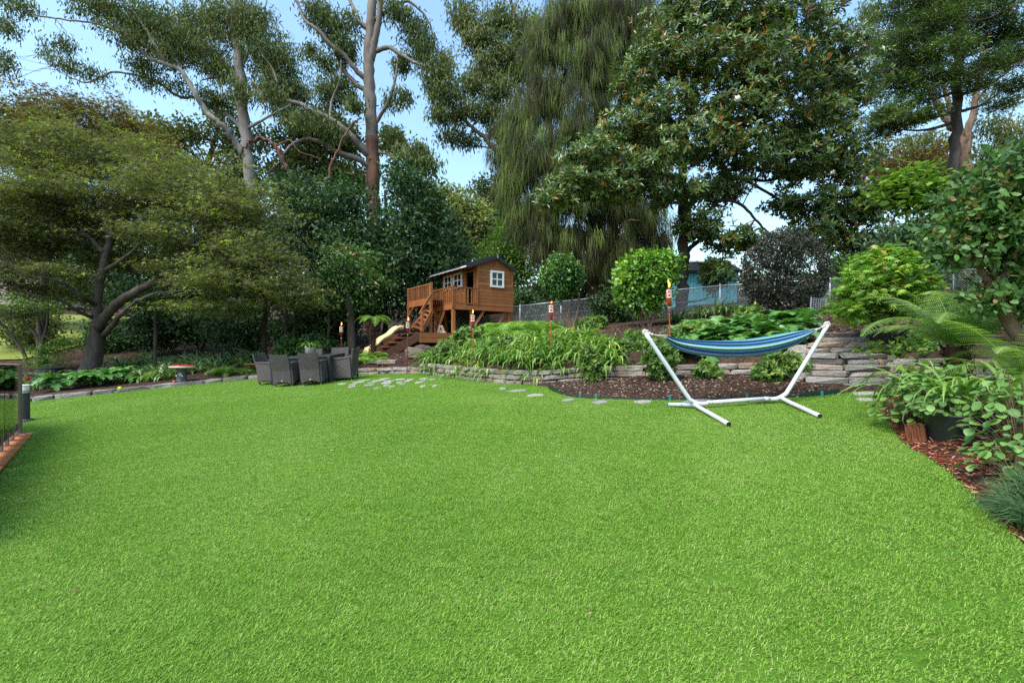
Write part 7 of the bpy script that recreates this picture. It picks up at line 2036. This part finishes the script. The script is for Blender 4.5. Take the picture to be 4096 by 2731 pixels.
def clump(meshes, px, y, label, group, name='strap_plant', s=(0.8, 1.15), dz=-0.01, md=0.0):
    x = PX(px, y)
    if md and any((x - a) ** 2 + (y - b_) ** 2 < md * md for a, b_ in placed):
        return None
    placed.append((x, y))
    k = rg.uniform(*s)
    o = link(name, rg.choice(meshes), None, (x, y, G(x, y) + dz), (rg.uniform(-0.12, 0.12), rg.uniform(-0.12, 0.12), rg.uniform(0, 6.28)), k)
    tag(o, label, 'plant', group)
    return o
la = 'bright green strap-leaved clump massed above the stone wall'
n_ok = 0; tries = 0
while n_ok < 150 and tries < 6000:
    tries += 1
    px = rg.uniform(424, 618); yw = float(np.interp(PX(px, 11.5), _wx, _wy))
    for _ in range(3):
        yw = float(np.interp(PX(px, yw), _wx, _wy))
    d_ = abs(rg.gauss(0, 1.15)) + 0.16
    y = yw + d_
    if (px < 447 and d_ > 1.2) or (px > 590 and d_ > 1.4) or d_ > 3.1: continue
    if clump(STR, px, y, la, 'strap-leaved clumps above the stone wall', s=(0.85, 1.25), md=0.24): n_ok += 1
for k in range(34):
    clump(STR, rg.uniform(555, 668), rg.uniform(17.0, 18.6), 'bright grassy clump behind the stems of the standard shrubs', 'grassy clumps behind the standard shrubs', s=(0.7, 1.0), md=0.25)
# grassy clumps by the fence, and the ones in the shade
for k in range(26):
    clump(STRD, rg.uniform(672, 740), rg.uniform(14.6, 16.4), 'grassy dark clump at the foot of the chain-link fence', 'grassy clumps along the fence', md=0.22)
ld = 'dark strap-leaved clump in the shady bed beyond the edging'
for (a_, b_, y0, y1, n_) in ((150, 250, 17.2, 20.5, 44), (185, 300, 19, 22, 30), (128, 170, 15.9, 17.2, 8), (290, 345, 18.2, 21, 18), (20, 60, 15.0, 15.8, 5), (110, 200, 18.5, 23, 26)):
    for k in range(n_):
        clump(STRD, rg.uniform(a_, b_), rg.uniform(y0, y1), ld, 'dark strap clumps in the shade', s=(1.0, 1.5), md=0.34)
for k, (px, y) in enumerate(((140, 15.65), (147, 15.6), (133, 15.7), (152, 15.85), (143, 15.9))):
    clump(STR, px, y, 'light green grassy clump between the big lobed leaves and the toadstool stool', 'light clumps by the stool')
clump(STRD, 36, 15.1, 'dark clivia clump with an orange flower head beside the bollard light', None, 'clivia_plant', (1.1, 1.2))
b = MB()
for k in range(14):
    a = k * 2.4; d = np.array([math.cos(a) * 0.8, math.sin(a) * 0.8, 0.5 + 0.3 * (k % 3)]); d /= np.linalg.norm(d); s = np.array([-math.sin(a), math.cos(a), 0])
    b.add([np.zeros(3), d * 0.11 + s * 0.035, d * 0.11 - s * 0.035, d * 0.15], [(0, 1, 2), (1, 3, 2)])
p = P(27.5, 380.5, 14.6)
b.tube([(0, 0, -0.5), (0, 0, 0)], 0.012, 5)
o = b.build('flower_head', MAT['flower_orange'], None, False, p); tag(o, 'orange clivia flower head above the bollard light', 'flower')

# pot plant leaves on the table
link('leaves', strap_mesh(60, 34, 0.3, 0.55, 0.016, 1.5, FM_['strap']), potb, (0, 0, 0.2))

# ------------------------------------------------------------------ ferns
def frond(seed, L, W, npin, mat, curve=1.0, detail=0, el=0.7, flat=0.0, name='frond'):
    """frond growing along +Y from the origin, arching over; detail = leaflets along each pinna"""
    rng = np.random.default_rng(seed)
    n = npin + 4
    e = el; p = np.zeros(3); pts_ = [p.copy()]; dirs = []
    for k in range(n):
        d = np.array([0, math.cos(e), math.sin(e)]); dirs.append(d)
        p = p + d * L / n; pts_.append(p.copy()); e -= curve * 1.6 / n * (0.4 + 1.2 * k / n)
    dirs.append(dirs[-1]); pts_ = np.array(pts_); dirs = np.array(dirs)
    V = []; T = []; ti = []
    def quad(a, b_, c, d, t):
        q = len(V); V.extend([a, b_, c, d]); T.extend([(q, q + 1, q + 2), (q, q + 2, q + 3)]); ti.extend([t] * 4)
    X_ = np.array([1.0, 0, 0])
    for k in range(n):
        w0 = 0.008 * L * (1 - k / n) + 0.002
        nb2 = np.cross(X_, dirs[k])
        quad(pts_[k] - X_ * w0, pts_[k] + X_ * w0, pts_[k + 1] + X_ * w0 * .8, pts_[k + 1] - X_ * w0 * .8, 0.95)
    for k in range(3, n):
        s = (k - 3) / (n - 3)
        wl = W * (math.sin(math.pi * min(1, (0.18 + 0.82 * s) ** 0.9)) ** 0.75 if s > 0.0 else 0.4) * (1 - 0.25 * s)
        wl = max(wl, 0.02 * L)
        for sg in (-1, 1):
            o = pts_[k]; nb2 = np.cross(X_, dirs[k])
            d = sg * X_ * 0.93 + dirs[k] * 0.36 - np.array([0, 0, 0.10]) + rng.normal(0, 0.04, 3)
            d /= np.linalg.norm(d)
            t = dirs[k]; w_ = L / n * 0.60
            tint = float(np.clip(rng.normal(0.5, 0.15) + 0.1 * s, 0, 1))
            if detail:
                m = max(3, int(detail * wl / W))
                for j in range(m):
                    f_ = j / m; c0 = o + d * wl * f_ - np.array([0, 0, 0.12 * wl * f_ * f_])
                    c1 = o + d * wl * (f_ + 0.95 / m) - np.array([0, 0, 0.12 * wl * f_ * f_])
                    ww = w_ * (1.05 - 0.8 * f_)
                    for s2 in (-1, 1):
                        q = len(V); tip = (c0 + c1) / 2 + d * wl / m * 0.35 + t * s2 * ww - nb2 * 0.1 * ww
                        V.extend([c0, c1, tip]); T.append((q, q + 1, q + 2)); ti.extend([tint] * 3)
            else:
                q = len(V); mid = o + d * wl * 0.45; tip = o + d * wl - np.array([0, 0, 0.12 * wl])
                V.extend([o - t * w_ * 0.3, mid + t * w_, tip, mid - t * w_]); T.extend([(q, q + 1, q + 2), (q, q + 2, q + 3)]); ti.extend([tint] * 4)
    return np_mesh(name, np.array(V), np.array(T), mat, ti)
FR_BIG = [frond(k, 1.45, 0.33, 38, FM_['treefern'], 0.62 + 0.16 * k, 16, 0.72) for k in range(4)]
FR_SM = [frond(k + 9, 0.78, 0.19, 24, FM_['fern'], 1.15 + 0.1 * k, 8, 0.55) for k in range(3)]

def tree_fern(label, px, D, crown_py, n, meshes, scale, seed, r0, els, skirt=True, azr=None, base_lean=0.0):
    rng = random.Random(seed)
    base = Vector(gp(px, D)); top = P(px, crown_py, D)
    root = empty('tree_fern', base); tag(root, label, 'tree fern')
    h = top.z - base.z
    b, _, _ = build_limbs([([Vector((0, 0, -0.05)), Vector((0.01, 0, h * 0.5)), Vector((0, 0, h))], r0, r0 * 0.9)], np.random.default_rng(seed), 14, 0.02)
    rr = np.random.default_rng(seed)
    for k in range(int(160 * max(0.3, h))):                  # old leaf bases
        a = rr.random() * 6.283; z = rr.uniform(0, h); d = np.array([math.cos(a), math.sin(a), 0])
        p0 = d * r0 * 0.85 + [0, 0, z]
        b.add(*tube_np([p0, p0 + d * 0.05 + [0, 0, 0.05], p0 + d * (0.05 + 0.04 * rr.random()) + [0, 0, rr.uniform(-0.12, 0.14)]], [0.012, 0.01, 0.003], 4, False))
    b.build('trunk', BK['fibre'], root, True)
    for k in range(n):
        az = (6.283 * k / n + rng.uniform(-0.2, 0.2)) if azr is None else rng.uniform(*azr)
        e_ = rng.uniform(*els)
        o = link('frond', rng.choice(meshes), root, (0, 0, h - 0.02))
        o.rotation_euler = (Matrix.Rotation(az, 3, 'Z') @ Matrix.Rotation(e_, 3, 'X') @ Matrix.Rotation(rng.uniform(-0.35, 0.35), 3, 'Y')).to_euler()
        o.scale = (scale * rng.uniform(0.7, 1.12),) * 3
    return root
tree_fern('large tree fern with a shaggy brown trunk between the weeping maple and the leaning trunk', 957, 6.2, 346, 19, FR_BIG, 1.0, 201, 0.13, (0.0, 0.55))
tree_fern('lower tree fern at the picture edge under the leaning trunk', 1022, 5.3, 378, 15, FR_BIG, 0.85, 202, 0.16, (-0.2, 0.4))
tree_fern('tiny umbrella-shaped tree fern on a thin dark trunk beside the cubby slide', 373, 15.9, 317, 9, FR_SM, 0.95, 203, 0.075, (-0.45, 0.0))
# ferns with many low fronds: one mesh per clump
def fern_clump(seed, n, L, mat, el=0.9):
    rng = np.random.default_rng(seed); Vs = []; Ts = []; ti = []; off = 0
    for k in range(n):
        me = frond(seed * 50 + k, L * rng.uniform(0.7, 1.15), L * 0.26, 16, mat, rng.uniform(0.9, 1.5), 4, rng.uniform(0.5, 1.15) * el)
        m_ = len(me.vertices); v = np.empty(m_ * 3, np.float32); me.vertices.foreach_get('co', v); v = v.reshape(-1, 3)
        t = np.empty(len(me.polygons) * 3, np.int32); me.loops.foreach_get('vertex_index', t)
        a_ = np.empty(m_, np.float32); me.attributes['tint'].data.foreach_get('value', a_)
        bpy.data.meshes.remove(me)
        az = rng.random() * 6.283; c, s = math.cos(az), math.sin(az)
        v = np.stack([v[:, 0] * c - v[:, 1] * s, v[:, 0] * s + v[:, 1] * c, v[:, 2]], 1) + [rng.normal(0, 0.06), rng.normal(0, 0.06), 0]
        Vs.append(v); Ts.append(t.reshape(-1, 3) + off); ti.append(a_); off += m_
    return np_mesh('fern_fronds', np.concatenate(Vs), np.concatenate(Ts), mat, np.concatenate(ti))
FC = [fern_clump(k, 11, 0.62, FM_['fern']) for k in range(1, 4)]
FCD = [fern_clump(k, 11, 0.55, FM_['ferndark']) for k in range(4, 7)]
for (a_, b_, y0, y1, n_, s_) in ((478, 546, 14.8, 17.0, 34, (1.5, 2.1)), (440, 480, 14.6, 15.6, 6, (0.8, 1.1))):
    for k in range(n_):
        clump(FC, rg.uniform(a_, b_), rg.uniform(y0, y1), 'bright lacy fern on the bank in front of the cubby house', 'ferns on the cubby bank', 'fern', s_, md=0.12)
for k in range(13):
    clump(FCD, rg.uniform(212, 262), rg.uniform(16.15, 16.9), 'low green fern behind the edging, beside the end wicker chair', 'ferns behind the dining set', 'fern', (1.0, 1.4), md=0.26)
for k in range(12):
    clump(FC, rg.uniform(352, 382), rg.uniform(15.35, 16.1), 'low bright fern above the wall at the foot of the little tree fern', 'ferns at the foot of the slide', 'fern', (0.85, 1.2), md=0.2)
for (px, y) in ((905, 7.1), (915, 6.9), (1008, 5.0), (975, 5.7)):
    clump(FC, px, y, 'small sword fern under the tree ferns beside the steps', 'small ferns by the steps', 'fern', (0.5, 0.7))
for k in range(9):
    clump(FCD, rg.uniform(545, 562) if k < 4 else rg.uniform(826, 842), rg.uniform(16.4, 17.2) if k < 4 else rg.uniform(12.2, 13), 'shaded fern by the stems of the round camellia' if k < 4 else 'shaded fern beside the silver wire rack', 'ferns under the camellia' if k < 4 else 'ferns by the rack', 'fern', (0.7, 1.0))

# ------------------------------------------------------------------ broad lobed leaves
def lobed_leaf(seed, mat, L=1.0, W=0.36, lobes=6, droop=0.9):
    rng = np.random.default_rng(seed)
    V = []; T = []; ti = []
    e = 0.75; p = np.zeros(3); n = lobes * 2
    pts_ = []; 
    for k in range(n + 1):
        pts_.append(p.copy()); d = np.array([0, math.cos(e), math.sin(e)]); p = p + d * L / n; e -= droop * 2.0 / n
    for k in range(n + 1):
        s = k / n
        env = W * math.sin(math.pi * (0.12 + 0.84 * s) ** 0.9) * (0.6 + 0.4 * s)
        w = env * (1.0 if k % 2 else 0.52)
        if s < 0.2: w = 0.02 + env * 0.3 * (k % 2)
        if k == n: w = 0.005
        lift = 0.18 * w
        V += [pts_[k] + [w, (0.05 if k % 2 else 0), lift - 0.25 * w * (k % 2)], pts_[k], pts_[k] + [-w, (0.05 if k % 2 else 0), lift - 0.25 * w * (k % 2)]]
        ti += [0.45 + rng.normal(0, 0.08), 0.75, 0.45 + rng.normal(0, 0.08)]
    for k in range(n):
        a = 3 * k
        T += [(a, a + 1, a + 4), (a, a + 4, a + 3), (a + 1, a + 2, a + 5), (a + 1, a + 5, a + 4)]
    return np_mesh('leaf', np.array(V), np.array(T), mat, ti)
LB = [lobed_leaf(k, FM_['broad'], 1.0, 0.34 + 0.03 * k, 6, 0.8 + 0.12 * k) for k in range(3)]
def lobed_plant(name, label, group, px, y, n, L, seed, cat='plant', dz=0.0):
    x = PX(px, y); rng = random.Random(seed)
    root = empty(name, (x, y, G(x, y))); tag(root, label, cat, group)
    for k in range(n):
        az = 6.283 * k / n + rng.uniform(-0.4, 0.4)
        el = rng.uniform(-0.35, 0.35) if k % 3 else rng.uniform(0.2, 0.6)
        o = link('leaf', rng.choice(LB), root, (rng.uniform(-0.05, 0.05), rng.uniform(-0.05, 0.05), 0.03 + dz))
        o.rotation_euler = (Matrix.Rotation(az, 3, 'Z') @ Matrix.Rotation(el, 3, 'X')).to_euler()
        o.scale = (L * rng.uniform(0.7, 1.15),) * 3
for k, (px, y) in enumerate(((681, 10.9), (694, 11.2), (706, 10.7), (719, 11.3), (729, 10.8), (742, 11.2), (754, 10.7), (765, 11.2), (777, 10.7), (788, 11.1), (798, 10.6), (686, 10.3), (700, 10.15), (714, 10.2), (728, 10.1), (760, 9.9), (780, 10.0), (800, 9.9), (793, 9.5), (692, 9.75), (742, 9.75), (772, 9.45))):
    lobed_plant('acanthus_plant', 'glossy acanthus with big lobed leaves in the bed behind the hammock', 'acanthus behind the hammock', px, y, 13, 0.68, 300 + k, dz=0.08)
for k, (px, y) in enumerate(((64, 14.75), (74, 15.0), (84, 15.1), (94, 15.3), (104, 15.2), (112, 15.5), (122, 15.6), (80, 15.6), (96, 15.9), (110, 16.1), (54, 14.6), (88, 14.85))):
    lobed_plant('oakleaf_plant', 'leafy plant with large lobed green leaves spilling over the grey edging', 'lobed plants along the edging', px, y, 20, 0.58, 330 + k, dz=0.2)

# ------------------------------------------------------------------ near planting beside the lawn
def single_strap(seed, L, w, arch, mat, el):
    rng = np.random.default_rng(seed); V = []; T = []; p = np.zeros(3); e = el; seg = 10
    for j in range(seg + 1):
        f_ = j / seg; ww = w * min(1, 0.55 + 1.6 * f_) * (1 - f_ ** 3.5) + 0.0008
        tw = 0.3 * math.sin(f_ * 2 + seed)
        s = np.array([math.cos(tw), 0, math.sin(tw)])
        V += [p + s * ww + [0, 0, 0.35 * ww], p, p - s * ww + [0, 0, 0.35 * ww]]
        p = p + np.array([0, math.cos(e), math.sin(e)]) * L / seg; e -= arch * 2.2 / seg * (0.4 + 1.2 * f_)
    for j in range(seg):
        a = 3 * j; T += [(a, a + 1, a + 4), (a, a + 4, a + 3), (a + 1, a + 2, a + 5), (a + 1, a + 5, a + 4)]
    return np_mesh('leaf', np.array(V), np.array(T), mat, [0.45 + 0.2 * rng.random()] * len(V))
SS = [single_strap(k, 0.95, 0.016, 0.9 + 0.18 * k, FM_['strap'] if k < 3 else FM_['strapdark'], 1.15) for k in range(5)]
def big_strap(label, px, y, n, scale, seed, dz=0.0, az=None, sp=0.08):
    x = PX(px, y); rng = random.Random(seed)
    root = empty('orchid_plant', (x, y, G(x, y) + dz)); tag(root, label, 'plant')
    for k in range(n):
        a = 6.283 * k / n + rng.uniform(-0.25, 0.25) if az is None else rng.uniform(*az)
        o = link('leaf', rng.choice(SS), root, (rng.uniform(-sp, sp), rng.uniform(-sp, sp), 0))
        o.rotation_euler = (Matrix.Rotation(a, 3, 'Z') @ Matrix.Rotation(rng.uniform(-0.35, 0.25), 3, 'X')).to_euler()
        o.scale = (scale * rng.uniform(1.0, 1.3), scale * rng.uniform(0.7, 1.15), scale * rng.uniform(0.8, 1.1))
big_strap('large arching strap-leaved orchid spilling towards the lawn below the tree fern', 922, 5.75, 46, 1.1, 401, 0.05)
big_strap('strap-leaved orchid growing from the black planter', 958, 4.85, 30, 0.95, 402, 0.2)
big_strap('strap-leaved orchid in front of the lower tree fern', 1002, 4.75, 30, 1.0, 403, 0.1)
def round_leaf(seed, mat):
    rng = np.random.default_rng(seed)
    prof = [(0, 0.0), (0.16, 0.10), (0.33, 0.27), (0.40, 0.48), (0.36, 0.68), (0.22, 0.86), (0.0, 1.0)]
    V = []; T = []
    for w, y in prof:
        z = -0.22 * (y - 0.3) ** 2
        V += [(w, y, z + 0.10 * w), (0, y, z), (-w, y, z + 0.10 * w)]
    for j in range(len(prof) - 1):
        a = 3 * j; T += [(a, a + 1, a + 4), (a, a + 4, a + 3), (a + 1, a + 2, a + 5), (a + 1, a + 5, a + 4)]
    return np_mesh('leaf', np.array(V) + rng.normal(0, 0.006, (len(V), 3)), np.array(T), mat, [0.35 + 0.3 * rng.random()] * len(V))
RLF = [round_leaf(k, FM_['spur']) for k in range(6)]
def mound(label, px, y, rx, ry, rz, n, size, seed, dz=0.0):
    x = PX(px, y); rng = random.Random(seed)
    root = empty('groundcover_plant', (x, y, G(x, y))); tag(root, label, 'plant')
    b = MB()
    for k in range(n):
        th = rng.uniform(0, 6.283); ph = math.acos(rng.uniform(0.0, 1.0)) * 1.02
        rr = rng.uniform(0.72, 1.05) * (1 + 0.16 * math.sin(th * 3 + seed) * math.sin(ph * 4))
        d = Vector((math.sin(ph) * math.cos(th), math.sin(ph) * math.sin(th), math.cos(ph)))
        p_ = Vector((d.x * rx * rr, d.y * ry * rr, max(0.03, d.z * rz * rr + dz)))
        out = Vector((d.x, d.y, 0)); 
        if out.length < 0.1: out = Vector((rng.uniform(-1, 1), rng.uniform(-1, 1), 0))
        out.normalize()
        az = math.atan2(-out.x, out.y) + rng.uniform(-0.9, 0.9)
        o = link('leaf', rng.choice(RLF), root, p_)
        o.rotation_euler = (Matrix.Rotation(az, 3, 'Z') @ Matrix.Rotation(rng.uniform(-0.75, 0.15), 3, 'X') @ Matrix.Rotation(rng.uniform(-0.4, 0.4), 3, 'Y')).to_euler()
        s = size * rng.uniform(0.7, 1.25); o.scale = (s, s, s)
        if k % 3 == 0:
            b.tube([(p_.x * 0.25, p_.y * 0.25, -0.02), (p_.x * 0.6, p_.y * 0.6, p_.z * 0.6), tuple(p_)], 0.004, 4, False)
    b.build('stems', BK['tan'], root, True)
    return root
mound('broad mound of soft round-leaved groundcover spilling towards the red mulch', 918, 5.35, 0.42, 0.34, 0.40, 270, 0.075, 501, 0.06)
mound('round-leaved groundcover heaped behind the black planter', 945, 5.15, 0.46, 0.32, 0.50, 290, 0.078, 504, 0.12)
mound('round-leaved groundcover trailing over the black planter towards the lawn', 955, 4.75, 0.36, 0.25, 0.20, 150, 0.07, 505, 0.24)
mound('tall round-leaved groundcover at the picture edge beyond the red mulch', 1024, 4.15, 0.42, 0.42, 0.56, 290, 0.080, 502, 0.06)
mound('low round-leaved groundcover beside the mondo grass', 1016, 3.7, 0.30, 0.26, 0.26, 160, 0.075, 506, 0.04)
mound('round-leaved groundcover behind the orchid, below the lower tree fern', 992, 4.85, 0.5, 0.3, 0.50, 260, 0.075, 503, 0.08)
MO = [strap_mesh(80 + k, 240, 0.16, 0.30, 0.0022, 1.1, FM_['mondo'], 1.1, 4) for k in range(2)]
for k, (px, y) in enumerate(((1018, 3.15), (1030, 3.0), (1034, 3.3))):
    x = PX(px, y)
    o = link('mondo_grass', MO[k % 2], None, (x, y, G(x, y)), (0, 0, k), 1.0)
    tag(o, ['blue-green mondo grass tuft closest to the round-leaved groundcover', 'blue-green mondo grass tuft lowest along the lawn edge', 'blue-green mondo grass tuft behind the other two'][k], 'grass')
bush('green leafy shrub on the bank between the weeping maple and the leaning trunk', 962, 9.4, 30, 292, 345, FM_['camellia'], 150, 330, 9, 0.12, 'oval', 'out', 0.12)
bush('low dark shrub on the bank behind the large tree fern', 1000, 8.2, 34, 316, 362, FM_['dark'], 151, 330, 9, 0.12, 'oval', 'out', 0.12)
bush('small leafy shrub above the short wall, below the weeping maple', 925, 7.9, 20, 335, 372, FM_['ferndark'], 152, 200, 9, 0.09, 'oval', 'out', 0.1)
# a few dry leaves blown over the grass
rr = np.random.default_rng(31)
n_ = 260
x = rr.uniform(-9, 4.5, n_); y = rr.uniform(2.2, 14.5, n_)
ok = in_poly(x, y, LAWN) & ~in_poly(x, y, DECK_POLY) & (rr.random(n_) < 0.35 + 0.65 * (y > 8))
pos = np.stack([x[ok], y[ok], LZ(x[ok], y[ok]) + 0.028], 1)
V, T, k_ = place(pos, rr.normal(size=pos.shape) * [1, 1, 0.2], rr.normal(size=pos.shape) * 0.3 + [0, 0, 1], rr.uniform(0.025, 0.06, len(pos)), 'gum')
o = link('fallen_leaves', np_mesh('fallen_leaves', V, T, foliage('dry fallen leaves', [(0.0, (0.12, 0.075, 0.035)), (0.6, (0.26, 0.17, 0.08)), (1.0, (0.40, 0.33, 0.16))], 0.8, 0.1, 0.2), np.repeat(rr.random(len(pos)), k_)))
o['kind'] = 'stuff'; tag(o, 'scattered dry brown leaves lying on the lawn', 'fallen leaves')
# dead fronds and sticks
b = MB(); rr = np.random.default_rng(9)
for k in range(26):
    x, y = rr.uniform(-4.2, -3.0), rr.uniform(17.8, 19.2); z = G(x, y)
    a = rr.random() * 6.28
    b.tube([(x, y, z), (x + math.cos(a) * 0.3, y + 0.1, z + 0.18 * rr.random()), (x + math.cos(a) * 0.7, y + 0.2, z + 0.05)], 0.012, 4, False)
o = b.build('dead_fronds', MAT['litter']); o['kind'] = 'stuff'; tag(o, 'heap of dry brown fronds behind the cubby slide', 'dead fronds')
p = P(964, 400, 5.3)
b = MB(); b.tube([(p.x - 0.02, p.y, G(p.x, p.y)), (p.x, p.y, G(p.x, p.y) + 0.4), (p.x + 0.01, p.y, G(p.x, p.y) + 0.62)], [0.014, 0.012, 0.006], 6)
o = b.build('garden_stake', BK['tan']); tag(o, 'thin tan stake standing among the arching strap leaves', 'stake')
